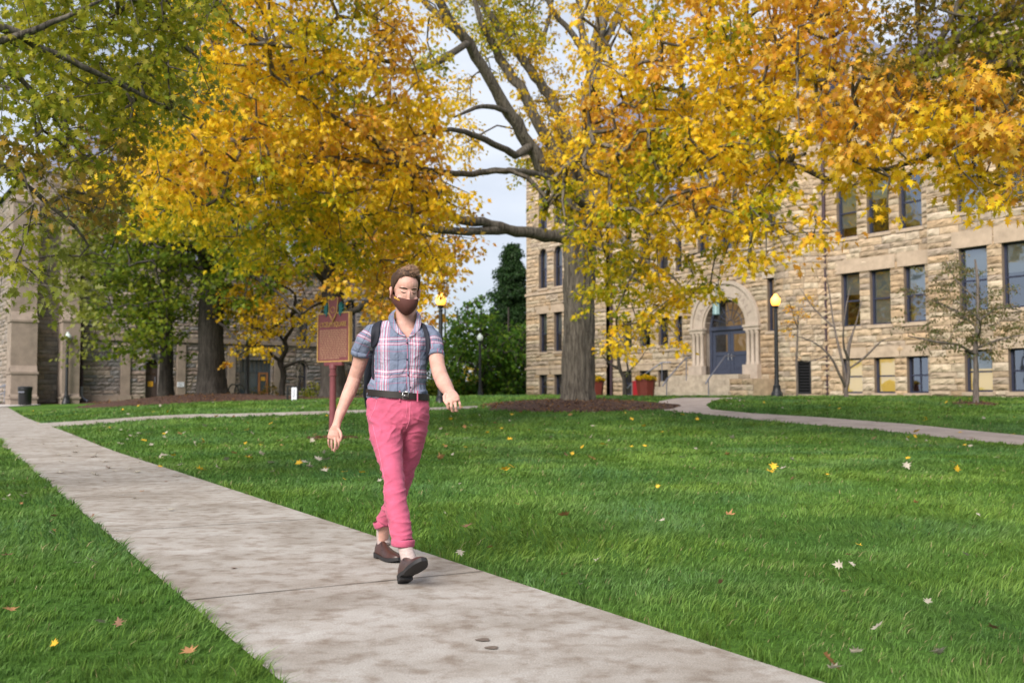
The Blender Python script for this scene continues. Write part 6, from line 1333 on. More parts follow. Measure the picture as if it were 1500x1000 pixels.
# ------------------------------------------------------------------ the walking man
from mathutils.bvhtree import BVHTree
s0 = ground(575, 838); MANB = Vector((-.72, 5.92, 0))
man = empty('person', tuple(MANB), 0, 'young man walking on the path in plaid shirt, pink trousers and brown face mask', 'person')
def sc(Y): return F / Y
def ring_loft(B, rings, n=20, cap=True, lat=None):
    """rings: (px, py, Y, half width px, half depth m); cross sections square to the limb"""
    C = [at(r[0], r[1], r[2]) for r in rings]; vs = []; m = len(rings)
    for i, r in enumerate(rings):
        t = (C[min(i + 1, m - 1)] - C[max(i - 1, 0)]).normalized()
        la = Vector(lat) if lat else t.cross(Vector((0, 1, 0)))
        la = (la - t * la.dot(t)).normalized(); de = la.cross(t)
        a = r[3] / sc(r[2]); b = r[4]
        for k in range(n):
            q = 2 * math.pi * k / n; vs.append(C[i] + la * math.cos(q) * a + de * math.sin(q) * b)
    fs = [(i * n + k, i * n + (k + 1) % n, (i + 1) * n + (k + 1) % n, (i + 1) * n + k) for i in range(m - 1) for k in range(n)]
    if cap: fs += [tuple(range(n))[::-1], tuple((m - 1) * n + k for k in range(n))]
    B.add(vs, fs)
def fuse(B, voxel, smooth_it=4, name='m'):
    me = bpy.data.meshes.new(name); me.from_pydata([tuple(v) for v in B.v], [], B.f); bm = bmesh.new(); bm.from_mesh(me); bmesh.ops.recalc_face_normals(bm, faces=bm.faces); bm.to_mesh(me); bm.free()
    o = bpy.data.objects.new(name, me); COL.objects.link(o)
    r = o.modifiers.new('r', 'REMESH'); r.mode = 'VOXEL'; r.voxel_size = voxel
    if smooth_it: q = o.modifiers.new('s', 'SMOOTH'); q.iterations = smooth_it; q.factor = .5
    dg = bpy.context.evaluated_depsgraph_get(); dg.update(); out_ = bpy.data.meshes.new_from_object(o.evaluated_get(dg)); bpy.data.objects.remove(o); bpy.data.meshes.remove(me)
    return out_
def displace(me, fn):
    n = len(me.vertices); V = np.zeros(n * 3, np.float32); me.vertices.foreach_get('co', V); V = V.reshape(-1, 3)
    Nn = np.zeros(n * 3, np.float32); me.vertex_normals.foreach_get('vector', Nn); Nn = Nn.reshape(-1, 3)
    d = np.array([fn(Vector(v)) for v in V], np.float32); V = V + Nn * d[:, None]; me.vertices.foreach_set('co', V.ravel()); me.update()
def put(me, name, m, parent=man, smooth=True):
    n = len(me.vertices); V = np.zeros(n * 3, np.float32); me.vertices.foreach_get('co', V); V = V.reshape(-1, 3) - np.array(tuple(MANB), np.float32)
    me.vertices.foreach_set('co', V.ravel()); me.materials.clear()
    if smooth: me.polygons.foreach_set('use_smooth', [True] * len(me.polygons))
    me.update(); return link(name, me, m, parent)
def proj(v):      # world -> photo pixel
    x, y, z = v[0], v[1], v[2] - HC; c, s = math.cos(PITCH), math.sin(PITCH); d = y * c + z * s; u = -y * s + z * c
    return 750 + F * x / d, 500 - F * u / d
M['skin'] = mat('skin', (.52, .29, .235), .58, .20, 13, .15, 160, spec=.4, sss=.1, bdist=.002)
M['hair'] = mat('hair', (.05, .027, .017), .65, .45, 45, .6, 90, spec=.2, stretch=(1, 1, .4), bdist=.004)
M['hair_s'] = mat('hair_strands', attr=True, rough=.5, spec=.35)
TY = 5.90
# ---- head frame
HS = 1.035; hc_ = at(593.5, 425, 5.85); yaw, pit = R(21), R(16)
HM = Matrix.Translation(hc_) @ Matrix.Rotation(yaw, 4, 'Z') @ Matrix.Rotation(R(2), 4, 'Y') @ Matrix.Rotation(pit, 4, 'X') @ Matrix.Scale(HS, 4)
B = MB()
def hb(c, r, rot=None):
    Mx = HM @ Matrix.Translation(Vector(c)) @ (rot.to_4x4() if rot else Matrix())
    bm = bmesh.new(); bmesh.ops.create_uvsphere(bm, u_segments=20, v_segments=14, radius=1)
    for v in bm.verts: v.co = Vector((v.co.x * r[0], v.co.y * r[1], v.co.z * r[2]))
    B.bm(bm, Mx)
hb((0, .012, .030), (.074, .093, .079)); hb((0, -.03, -.02), (.062, .072, .085)); hb((0, -.03, -.085), (.048, .058, .045)); hb((0, -.075, -.108), (.024, .022, .022)); hb((0, -.036, .042), (.061, .061, .058))
hb((0, -.096, -.020), (.0095, .016, .032)); hb((0, -.106, -.046), (.014, .02, .016)); hb((0, -.080, .027), (.048, .013, .010))
for sx in (-1, 1):
    hb((sx * .031, -.0735, .004), (.0150, .0130, .0110)); hb((sx * .040, -.069, -.042), (.025, .022, .026))
    hb((sx * .079, .000, -.016), (.006, .018, .031), Matrix.Rotation(sx * R(24), 3, 'Z') @ Matrix.Rotation(R(-10), 3, 'X')); hb((sx * .084, .004, .000), (.007, .015, .014), Matrix.Rotation(sx * R(30), 3, 'Z')); hb((sx * .077, .008, -.046), (.007, .008, .01))
# neck and torso
ring_loft(B, [(594, 440, 5.92, 15, .055), (595, 458, 5.92, 15, .058), (595, 470, 5.92, 16, .06), (594, 480, 5.92, 24, .065), (592, 490, 5.92, 40, .08), (589, 505, TY, 38, .095), (587, 530, TY, 36, .1), (585, 560, TY, 35, .095), (583, 590, TY, 38, .1), (584, 615, TY, 38, .1)], 24, lat=(1, 0, 0))
# arms
ring_loft(B, [(556, 489, TY, 11, .045), (542, 494, TY + .01, 13.5, .055), (534.5, 507, TY + .03, 12.4, .050), (530, 521, TY + .05, 11.4, .046), (525, 538, TY + .07, 10.4, .043), (519.5, 553, TY + .08, 10.0, .040), (516, 564, TY + .07, 10.2, .041), (510, 578, TY + .04, 9.8, .039), (504, 592, TY, 8.2, .033), (498, 606, TY - .04, 7.2, .029), (494, 618, TY - .07, 6.0, .024), (492, 626, TY - .09, 6.6, .022)], 18)
ring_loft(B, [(620, 489, TY, 11, .045), (631, 494, TY - .01, 12.5, .05), (636, 507, TY - .03, 12, .05), (639, 521, TY - .07, 11.3, .047), (641, 536, TY - .12, 11, .044), (645, 550, TY - .18, 11.3, .044), (650, 561, TY - .24, 11.2, .043), (655, 569, TY - .30, 10, .038), (659, 575, TY - .35, 8.2, .031), (661, 580, TY - .38, 7.2, .026)], 18)
# hands
def finger(pts, r0, r1):
    ring_loft(B, [(x, y, Y, (r0 + (r1 - r0) * i / (len(pts) - 1)) * sc(Y), r0 + (r1 - r0) * i / (len(pts) - 1)) for i, (x, y, Y) in enumerate(pts)], 10)
    x, y, Y = pts[-1]; B.ball(tuple(at(x, y, Y)), r1 * .97, u=10, v=6)
h = TY - .10
ring_loft(B, [(492, 624, h, 6.2, .021), (490.5, 631, h, 8.6, .019), (489, 638, h - .01, 9.2, .018), (488, 643, h - .01, 8.6, .015)], 16)
finger([(495.2, 640, h - .015), (496.6, 647, h - .02), (495.8, 652.5, h - .012), (493.4, 657, h + .004)], .0086, .0068)
finger([(490.7, 641.5, h - .02), (491.3, 649.5, h - .03), (491, 655.5, h - .025), (489.8, 660.5, h - .008)], .0088, .0068)
finger([(486.2, 641.5, h - .01), (485.8, 649, h - .016), (486.2, 654.5, h - .01), (487, 659, h + .004)], .0085, .0066)
finger([(482.2, 639.5, h + .0), (481.2, 646, h - .004), (481.8, 650.5, h + .002), (483.4, 654.5, h + .012)], .0076, .0058)
finger([(495.6, 628, h - .012), (499, 634, h - .03), (499.8, 639.5, h - .036), (498.6, 645, h - .03)], .0098, .0076)
h = TY - .42
ring_loft(B, [(659.5, 575, TY - .36, 7.6, .025), (661, 580, h + .01, 10.2, .021), (663, 585, h - .01, 11.0, .020), (664, 589, h - .015, 10.2, .016)], 16)
finger([(655.6, 585, h - .01), (654.8, 591.5, h - .03), (656.6, 597, h - .022), (659, 598.5, h + .0)], .0092, .0078)
finger([(661.2, 588, h - .02), (661.0, 595.5, h - .038), (662.6, 601.6, h - .026), (664.6, 602.2, h + .0)], .0093, .0078)
finger([(666.8, 588, h - .015), (667.4, 595.5, h - .032), (668.4, 601.4, h - .02), (669.8, 601.4, h + .004)], .0091, .0076)
finger([(671.8, 585.5, h - .002), (673.6, 591.5, h - .016), (674.4, 596.5, h - .008), (674.6, 598, h + .012)], .0082, .0068)
finger([(654.2, 575.5, h + .02), (650.8, 580.5, h + .0), (650.8, 586, h - .015), (653.8, 591, h - .026)], .0102, .0078)
# legs inside the trousers down to the socks
ring_loft(B, [(566, 600, TY, 22, .085), (567, 640, TY - .06, 19, .075), (573, 670, TY - .13, 15, .06), (577, 704, TY - .21, 13, .052), (580, 735, TY - .26, 12.5, .05), (588, 780, TY - .32, 9, .036), (597, 818, TY - .36, 8, .034)], 16)
ring_loft(B, [(604, 600, TY, 20, .085), (604, 640, TY + .05, 16, .075), (597, 675, TY + .1, 14, .06), (589, 702, TY + .14, 12, .052), (576, 735, TY + .28, 11, .046), (563, 770, TY + .42, 8, .034), (561, 796, TY + .48, 7.4, .034)], 16)
body = fuse(B, .0034, 2, 'body')
displace(body, lambda v: .0008 * noise.noise(v * 60) + .0010 * noise.noise(v * 18))
body_bvh = BVHTree.FromPolygons([v.co.copy() for v in body.vertices], [tuple(p.vertices) for p in body.polygons])
bodyo = put(body, 'body', M['skin'])
# darker knuckle side details: finger nails
nl = MB()
# ---- face details
def hp(x, y, z): return HM @ Vector((x, y, z))
M['brow'] = mat('brow_hair', (.03, .015, .010), .8, .3, 80)
M['lash'] = mat('lash', (.045, .02, .015), .7)
def off(P): return [tuple(p - MANB) for p in P]
def face(x, z, lift=.0004):
    o_ = HM @ Vector((x, -.3, z)); d_ = (HM.to_3x3() @ Vector((0, 1, 0))).normalized(); h_ = body_bvh.ray_cast(o_, d_); return (h_[0] if h_[0] is not None else HM @ Vector((x, -.09, z))) - d_ * lift - MANB
b = MB()
for sx in (-1, 1):
    b.tube([face(sx * x, z, .0002) for x, z in ((.011, .0215), (.018, .0240), (.026, .0262), (.034, .0270), (.042, .0255), (.051, .0205))], [.0022, .0040, .0044, .0038, .0027, .0012], 6)
b.build('eyebrows', M['brow'], man, smooth=True)
b = MB()
for sx in (-1, 1):
    b.tube([face(sx * x, z, .0002) for x, z in ((.0165, .0050), (.023, .0012), (.030, -.0008), (.037, .0002), (.0455, .0052))], [.0012, .0028, .0034, .0030, .0015], 6)
b.build('eyelashes', M['lash'], man, smooth=True)
# mask
M['mask'] = mat('mask_cloth', (.085, .030, .024), .8, .15, 30, .2, 300, bdist=.001); M['gold'] = mat('gold_print', (.6, .36, .05), .6)
rows = [(-.118, -.029, .073, -.004, -.026), (-.130, -.050, .075, -.004, -.038), (-.134, -.072, .074, -.004, -.055), (-.126, -.095, .070, -.006, -.070), (-.110, -.115, .062, -.010, -.084), (-.086, -.132, .052, -.014, -.096)]
b = MB(); nth = 22; vs = []
for yc, zc, xw, ysd, zs in rows:
    for k in range(nth + 1):
        th = (k / nth * 2 - 1) * math.pi / 2; cc = math.cos(th); w_ = cc ** .85 if cc > 0 else 0
        ridge = .0015 * math.exp(-(th / .3) ** 2)
        vs.append(hp(xw * math.sin(th), ysd + (yc - ysd) * w_ - ridge, zs + (zc - zs) * cc ** 2) - MANB)
k = nth + 1; b.add(vs, [(i * k + j_, i * k + j_ + 1, (i + 1) * k + j_ + 1, (i + 1) * k + j_) for i in range(len(rows) - 1) for j_ in range(nth)])
mk = b.build('face_mask', M['mask'], man, smooth=True); q = mk.modifiers.new('s', 'SOLIDIFY'); q.thickness = .003; q.offset = 1; q = mk.modifiers.new('u', 'SUBSURF'); q.levels = q.render_levels = 1
b = MB()
for sx in (-1, 1): b.tube(off([hp(sx * .074, -.004, -.034), hp(sx * .082, .012, -.008), hp(sx * .083, .03, .004), hp(sx * .082, .036, -.02), hp(sx * .076, .02, -.06), hp(sx * .066, -.004, -.08)]), .0018, 6)
b.build('ear_loop', M['mask'], mk)
dgm = bpy.context.evaluated_depsgraph_get(); dgm.update(); mm = bpy.data.meshes.new_from_object(mk.evaluated_get(dgm)); mask_bvh = BVHTree.FromPolygons([v.co + MANB for v in mm.vertices], [tuple(p.vertices) for p in mm.polygons]); bpy.data.meshes.remove(mm)
def mhit(px, py, lift=.002):
    d_ = Vector(tuple(ray(px, py))).normalized(); h_ = mask_bvh.ray_cast(Vector((0, 0, HC)), d_); return (h_[0] if h_[0] is not None else at(px, py, 5.78)) - d_ * lift - MANB
b = MB(); b.tube([mhit(x, y) for x, y in ((577.6, 434.6), (578.6, 437.2), (579.6, 435.2), (580.6, 438.4), (581.6, 436.6), (582.6, 439.6), (583.8, 438.0), (585.0, 440.4))], .0026, 6); b.build('mask_emblem', M['gold'], mk)
# hair: cap and strands
b = MB(); vs = []; idx = {}; nu, nv = 64, 40; cap_pts = []
def hairline(th):       # th 0 = forward; lowest local z of the hair for a heading
    a = abs(th)
    P = [(0, .080), (.50, .080), (.70, .077), (.92, .069), (1.04, .048), (1.13, .030), (1.23, .018), (1.32, .004), (1.42, .002), (1.50, .014), (1.6, .016), (1.85, .010), (2.0, -.03), (2.3, -.075), (3.2, -.085)]
    return float(np.interp(a, [p[0] for p in P], [p[1] for p in P]))
def hpoint(th, t):      # t 0 top .. 1 hairline
    zl = hairline(th); ztop = .030 + .079; z = ztop + (zl - ztop) * (1 - math.cos(t * math.pi / 2)) if False else ztop + (zl - ztop) * t ** 1.6
    zz = min(1, max(-1, (z - .030) / .080)); rr = math.sqrt(max(0, 1 - zz * zz)) if z > .030 else math.sqrt(max(0.02, 1 - (zz * .72) ** 2))
    x = math.sin(th) * .0745 * rr; y = -math.cos(th) * .0935 * rr + .012
    if z < .035 and math.cos(th) > 0: y = min(y, y)
    fr = max(0, math.cos(th)); up = max(0, (z - .03) / .09)
    vol = .002 + .012 * up ** 1.2 + .015 * up * fr ** .7 * (1 + .5 * math.sin(th))
    vol *= min(1, (1 - t) * 5 + .25)
    nrm = Vector((x / .0775 ** 2, (y - .012) / .0965 ** 2, (z - .035) / .086 ** 2)).normalized()
    p = Vector((x, y, z)); wv = noise.noise(Vector((x * 38 + z * 30, y * 30, z * 30))) * .009 * (up + .05)
    return p + nrm * (vol + wv), nrm
for i in range(nv + 1):
    for k in range(nu):
        p, n_ = hpoint((k / nu * 2 - 1) * math.pi, i / nv); vs.append(HM @ p - MANB)
b.add(vs, [(i * nu + k, i * nu + (k + 1) % nu, (i + 1) * nu + (k + 1) % nu, (i + 1) * nu + k) for i in range(nv) for k in range(nu)])
hair = b.build('hair', M['hair'], man, smooth=True); q = hair.modifiers.new('s', 'SOLIDIFY'); q.thickness = .006; q.offset = -1
rh = np.random.default_rng(12); V = []; Fc = []; Cc = []; o_ = 0
for i in range(7000):
    th = rh.uniform(-math.pi, math.pi); t = rh.uniform(0, 1) ** .6; p, n_ = hpoint(th, t); up = max(0, (p.z - .04) / .08); fr = max(0, math.cos(th))
    flow = Vector((.55, .25, .1)) * (up * .9) + Vector((0, .35, -.9)) * (1 - up) ; flow += Vector((0, -.35, .75)) * fr * up * (1 if t > .45 else .1)
    flow += Vector(tuple(rh.normal(size=3) * .28)); flow -= n_ * flow.dot(n_) * .8; ln = (.004 + .019 * up + .010 * fr * up) * rh.uniform(.6, 1.2)
    a = p - n_ * .002; c = a + flow.normalized() * ln * .55 + n_ * ln * .28; e = c + flow.normalized() * ln * .5 + n_ * ln * (.05 - .1 * up)
    w_ = flow.cross(n_).normalized() * (.0006 + .0007 * up)
    V += [a - w_, a + w_, c + w_, c - w_, e]; Fc += [o_, o_ + 1, o_ + 2, o_ + 3, o_ + 3, o_ + 2, o_ + 4]; o_ += 5
    k_ = rh.uniform(.35, 1.7) ** 1.3 * (1 + 1.1 * up); Cc += [np.array((.085, .048, .028)) * k_] * 5
V = np.array([tuple((HM @ v) - MANB) for v in V]); np_mesh('hair_strands', V, Fc, [4, 3] * 7000, M['hair_s'], hair, np.array(Cc))

# ---- shirt
B = MB()
ring_loft(B, [(594, 466, 5.93, 17, .06), (594, 471, 5.93, 21, .07), (593, 477, 5.92, 31, .085), (591, 483, 5.92, 42, .1), (589, 491, TY, 46, .112), (588, 503, TY, 43, .120), (587.5, 520, TY, 40, .122), (586.5, 540, TY, 39, .118), (584, 558, TY, 39, .115), (582, 568, TY, 42, .12), (582, 575, TY, 43.5, .122), (582.5, 581, TY, 43, .118)], 40, lat=(1, -.12, 0))
ring_loft(B, [(560, 487, TY, 12, .06), (548, 489, TY + .0, 15, .068), (539, 497, TY + .02, 15.5, .068), (534, 506, TY + .035, 14.6, .064), (531.5, 512, TY + .045, 14.6, .062), (530.5, 518, TY + .052, 14.8, .062)], 24)
ring_loft(B, [(617, 487, TY, 12, .06), (627, 489, TY - .01, 14, .064), (633, 497, TY - .02, 13.6, .062), (636, 508, TY - .04, 12.8, .058), (637.2, 515, TY - .055, 11.8, .055), (637.8, 522, TY - .067, 11.6, .055)], 24)
shirt = fuse(B, .0052, 3, 'shirt')
def wr_shirt(v):
    px, py = proj(v); a = noise.noise(Vector((v.x * 9 + v.z * 7, v.y * 5, v.z * 16 - v.x * 8))); c = noise.noise(Vector((v.x * 22 - v.z * 12, v.y * 12, v.z * 14 + 5))); low = min(1, max(0, (py - 520) / 50))
    rd = lambda a_, b_, c_, o=0: 1 - 2.2 * abs(noise.noise(Vector((v.x * a_ + v.z * b_ + o, v.y * 5, v.z * c_ - v.x * b_))))
    f = .003 * a + .002 * c + low * .008 * rd(16, -8, 7, 2) + .0065 * rd(7, 9, 13, 6) * math.exp(-((py - 538) / 34) ** 2) + .0030 * rd(6, -9, 13, 9) * math.exp(-((py - 500) / 24) ** 2)
    if px < 548 or px > 627: f += .004 * rd(9, 8, 22, 4)
    return f
displace(shirt, wr_shirt)
bm = bmesh.new(); bm.from_mesh(shirt)
VP = [(577, 440), (576, 468), (583, 478), (590, 487), (597, 494), (602, 487), (607, 476), (611, 464), (611, 440)]
VPn = np.array(VP); co = [proj(v.co) for v in bm.verts]; X = np.array(co); ins = inside(VPn, X[:, 0], X[:, 1])
kill = [v for v, i_ in zip(bm.verts, ins) if (i_ and v.co.y < TY - .01)]
topcap = [v for v in bm.verts if X[v.index][1] < 466.5 and abs(X[v.index][0] - 594) < 15]
bmesh.ops.delete(bm, geom=list(set(kill + topcap)), context='VERTS'); bm.to_mesh(shirt); bm.free()
nV = len(shirt.vertices); P3 = np.zeros(nV * 3, np.float32); shirt.vertices.foreach_get('co', P3); P3 = P3.reshape(-1, 3); pl_ = np.zeros((nV, 3), np.float32)
for i, v in enumerate(P3):
    px, py = proj(v)
    if px < 549 - (py < 492) * 6 or px > 628 + (py < 492) * 4:
        if px < 590: ax = Vector((.12, .0, .24)).normalized()
        else: ax = Vector((-.05, .1, .24)).normalized()
        c = Vector(v) - at(590, 485, TY); pl_[i] = (c.dot(Vector((ax.z, 0, -ax.x))) + .03, c.dot(ax) + .02, 0)
    else: pl_[i] = ((px - 572) / 247 + (v[1] - 5.78) * .5 * (1 if px > 587 else -1) * .6, (475 - py) / 247 + (0), 0)
pl_[:, 0] += np.array([.006 * noise.noise(Vector((v[0] * 8, 3, v[2] * 9))) for v in P3]); pl_[:, 1] += np.array([.010 * noise.noise(Vector((v[0] * 9, 7, v[2] * 6))) for v in P3])
a_ = shirt.attributes.new('Pl', 'FLOAT_VECTOR', 'POINT'); a_.data.foreach_set('vector', pl_.ravel())
def plaid():
    m = bpy.data.materials.new('plaid_cloth'); m.use_nodes = True; t = m.node_tree; t.nodes.clear(); l = t.links.new
    o = N(t, 'ShaderNodeOutputMaterial'); p = N(t, 'ShaderNodeBsdfPrincipled', Roughness=.85); p.inputs['Specular IOR Level'].default_value = .15
    at_ = N(t, 'ShaderNodeAttribute'); at_.attribute_name = 'Pl'; sp = N(t, 'ShaderNodeSeparateXYZ'); l(at_.outputs['Vector'], sp.inputs[0])
    base, wh, rd, pk, nv_, lb = (.15, .175, .25), (.60, .57, .66), (.55, .05, .12), (.55, .28, .42), (.02, .03, .07), (.25, .28, .38)
    def rmp(src, per, offs, stops):
        a = N(t, 'ShaderNodeMath', operation='MULTIPLY_ADD'); a.inputs[1].default_value = 1 / per; a.inputs[2].default_value = offs; l(src, a.inputs[0]); f = N(t, 'ShaderNodeMath', operation='FRACT'); l(a.outputs[0], f.inputs[0])
        r = N(t, 'ShaderNodeValToRGB'); r.color_ramp.interpolation = 'CONSTANT'; e = r.color_ramp.elements
        while len(e) < len(stops): e.new(.5)
        for i, (q, c) in enumerate(stops): e[i].position = q; e[i].color = (*c, 1)
        l(f.outputs[0], r.inputs[0]); return r.outputs[0]
    ru = rmp(sp.outputs[0], .190, .42, [(0, lb), (.04, rd), (.06, wh), (.10, rd), (.125, wh), (.18, lb), (.21, rd), (.235, wh), (.29, rd), (.315, lb), (.36, rd), (.375, base), (.64, nv_), (.665, base), (.92, rd), (.94, lb)])
    rv = rmp(sp.outputs[1], .190, .70, [(0, lb), (.05, rd), (.075, wh), (.11, rd), (.13, base), (.20, rd), (.22, wh), (.27, rd), (.29, base), (.60, nv_), (.62, base), (.86, rd), (.875, base), (.95, lb)])
    x = N(t, 'ShaderNodeMix', data_type='RGBA'); x.inputs[0].default_value = .46; l(ru, x.inputs[6]); l(rv, x.inputs[7])
    nn = N(t, 'ShaderNodeTexNoise', Scale=9.0, Detail=4.0); c = N(t, 'ShaderNodeTexCoord'); l(c.outputs['Object'], nn.inputs['Vector'])
    mq = N(t, 'ShaderNodeMapping'); mq.inputs['Scale'].default_value = (1, 1, .75); mq.inputs['Rotation'].default_value = (0, .7, 0); l(c.outputs['Object'], mq.inputs[0]); n2 = N(t, 'ShaderNodeTexNoise', Scale=17.0, Detail=3.0, Distortion=1.6); l(mq.outputs[0], n2.inputs['Vector'])
    bb = N(t, 'ShaderNodeBump'); bb.inputs['Strength'].default_value = .75; bb.inputs['Distance'].default_value = .022; l(n2.outputs['Fac'], bb.inputs['Height']); l(bb.outputs[0], p.inputs['Normal'])
    l(x.outputs[2], p.inputs['Base Color']); l(p.outputs[0], o.inputs[0]); return m
M['plaid'] = plaid()
shirt_bvh = BVHTree.FromPolygons([v.co.copy() for v in shirt.vertices], [tuple(p.vertices) for p in shirt.polygons])
so = put(shirt, 'shirt', M['plaid'])
# ---- trousers
B = MB()
ring_loft(B, [(582.5, 577, TY, 43, .115), (582.5, 586, TY, 46, .122), (582.5, 600, TY, 47.5, .128), (583.5, 614, TY, 46.5, .126), (585, 626, TY, 41, .115), (588, 634, TY, 30, .085)], 36, lat=(1, -.12, 0))
ring_loft(B, [(563, 606, TY, 26, .11), (565, 622, TY - .02, 25.5, .105), (566, 640, TY - .06, 24.5, .1), (570, 660, TY - .1, 21, .09), (573.5, 682, TY - .16, 17.2, .076), (577.5, 704, TY - .21, 15.8, .068), (579, 726, TY - .25, 16.8, .068), (582, 750, TY - .28, 16.8, .067), (586.5, 772, TY - .31, 16.6, .066), (590.5, 793, TY - .33, 15.2, .062)], 28)
ring_loft(B, [(606, 608, TY + .01, 23, .11), (606, 625, TY + .03, 21, .1), (604.5, 645, TY + .06, 18.5, .09), (599, 672, TY + .1, 15.4, .076), (591.5, 698, TY + .13, 13.8, .066), (583, 722, TY + .22, 14, .066), (573, 744, TY + .33, 13.6, .062), (564, 762, TY + .41, 13.2, .058)], 28)
tr_ = fuse(B, .0052, 3, 'trousers')
def wr_tr(v):
    px, py = proj(v); a = noise.noise(Vector((v.x * 7, v.y * 5, v.z * 15 + v.x * 10))); c = noise.noise(Vector((v.x * 16 + 4, v.y * 10, v.z * 34)))
    rd = lambda a_, b_, c_, o=0: 2.0 * max(0, 1 - 2.6 * abs(noise.noise(Vector((v.x * a_ + v.z * b_ + o, v.y * 4, v.z * c_ - v.x * b_))))) ** 2.2 - .6
    kn = math.exp(-((py - 698) / 34) ** 2); cr = math.exp(-((py - 622) / 24) ** 2); lo_ = math.exp(-((py - 770) / 26) ** 2)
    f = .003 * a + .002 * c + kn * .0042 * rd(4, 5, 15) + cr * .0040 * rd(7, 10 if px < 590 else -10, 15, 3) + lo_ * .0040 * rd(6, -6, 16, 8) + .0018 * rd(5, 8, 12, 5) - .002
    return f
displace(tr_, wr_tr)
tr_bvh = BVHTree.FromPolygons([v.co.copy() for v in tr_.vertices], [tuple(p.vertices) for p in tr_.polygons])
M['pink'] = mat('pink_twill', (.46, .088, .16), .9, .16, 14, .45, 20, bdist=.010, sheen=.1, stretch=(1, 1, 1.5))
M['pink2'] = mat('pink_faded_seam', (.78, .22, .34), .85, .1, 40)
to = put(tr_, 'trousers', M['pink'])
CAM0 = Vector((0, 0, HC))
def hit(bvh, px, py, lift=.004):
    d = Vector(tuple(ray(px, py))).normalized(); h = bvh.ray_cast(CAM0, d)
    if h[0] is None: return None
    return h[0] + h[1] * lift * .5 - d * lift * .5
def surf_tube(bvh, pts, r, n=10, lift=.001, m=None, name='seam', parent=None, sub=6, flat=1.0):
    P = [];
    for (x0, y0), (x1, y1) in zip(pts[:-1], pts[1:]):
        for k in range(sub): 
            t = k / sub; h = hit(bvh, x0 + (x1 - x0) * t, y0 + (y1 - y0) * t, lift)
            if h is not None: P.append(h - MANB)
    h = hit(bvh, *pts[-1], lift)
    if h is not None: P.append(h - MANB)
    if len(P) > 1: b_ = MB(); b_.tube(P, r, 6); return b_.build(name, m, parent, smooth=True)
surf_tube(tr_bvh, [(552, 586), (549, 598), (543, 610), (540, 618)], .0014, m=M['pink2'], name='pocket_seam', parent=to)
surf_tube(tr_bvh, [(601, 588), (600.5, 604), (599, 618), (595, 628)], .0016, m=M['pink2'], name='fly_seam', parent=to)
surf_tube(tr_bvh, [(596, 586), (596, 600), (594, 612)], .0009, m=M['pink2'], name='fly_seam', parent=to)
surf_tube(tr_bvh, [(546, 622), (555, 660), (563, 700), (563, 740), (573, 785)], .0010, m=M['pink2'], name='leg_seam', parent=to)
# cuffs (rolled), as thick bands
for (cx, cy, Y, hw, dp, tx, ty) in ((590.5, 794, TY - .33, 16.4, .065, -.10, .99), (561.5, 765, TY + .42, 13.8, .062, .35, .93)):
    b = MB(); C = at(cx, cy, Y); t = Vector((-tx, 0, ty)).normalized() if True else None; la = t.cross(Vector((0, 1, 0))); la = (la - t * la.dot(t)).normalized(); de = la.cross(t); n = 32; vs = []
    prof = [(.93, -.018), (1.0, -.020), (1.05, -.012), (1.055, .010), (1.03, .020), (.97, .021)]
    for r_, z_ in prof:
        for k in range(n): q = 2 * math.pi * k / n; w_ = 1 + .02 * math.sin(3 * q + 1); vs.append(C + la * math.cos(q) * hw / sc(Y) * r_ * w_ + de * math.sin(q) * dp * r_ * w_ + t * (z_ + .003 * math.sin(2 * q)) - MANB)
    b.add(vs, [(i * n + k, i * n + (k + 1) % n, (i + 1) * n + (k + 1) % n, (i + 1) * n + k) for i in range(len(prof) - 1) for k in range(n)] + [tuple(range(n))[::-1]])
    b.build('cuff', M['pink'], to, smooth=True)
# belt
M['leather'] = mat('belt_leather', (.012, .007, .006), .5, .3, 40, .2, 200, spec=.5, bdist=.001); M['steel'] = mat('buckle_steel', (.6, .6, .6), .25, metal=1)
b = MB(); n = 48; vs = []; la = Vector((1, -.12, 0)).normalized(); de = Vector((.12, 1, 0)).normalized()
for j_, (dz, rr) in enumerate(((-.019, .99), (-.019, 1.06), (.019, 1.055), (.019, .985))):
    for k in range(n):
        q = 2 * math.pi * k / n; C = at(582.5, 578, TY); p = C + la * math.cos(q) * 44.5 / sc(TY) * rr + de * math.sin(q) * .126 * rr; p.z += dz - (p.x - C.x) * .085; vs.append(p - MANB)
b.add(vs, [(i * n + k, i * n + (k + 1) % n, ((i + 1) % 4) * n + (k + 1) % n, ((i + 1) % 4) * n + k) for i in range(4) for k in range(n)])
belt = b.build('belt', M['leather'], man, smooth=40)
BV = BVHTree.FromPolygons([Vector(v) + MANB for v in b.v], b.f)
def bp(px, py, lift): h = hit(BV, px, py, lift); return (h if h is not None else at(px, py, TY - .13)) - MANB
b = MB(); c = [bp(590, 573.5, .008), bp(598, 574, .008), bp(598, 585, .008), bp(590, 584, .008)]; c = c + [c[0]]; b.tube(c, .0032, 8); b.tube([bp(590, 579, .012), bp(598, 579.5, .012)], .0018, 6); b.build('buckle', M['steel'], belt, smooth=True)
for (x0, x1) in ((584.5, 586.5), (610.5, 612.5)):
    b = MB(); P = [bp(x0, 572, .004), bp(x1, 572, .004), bp(x1, 588, .008), bp(x0, 588, .008)]; b.add(P + [Vector(p) + Vector((0, .004, 0)) for p in P], [(0, 1, 2, 3), (7, 6, 5, 4), (0, 4, 5, 1), (1, 5, 6, 2), (2, 6, 7, 3), (3, 7, 4, 0)]); b.build('belt_loop', M['pink'], to)
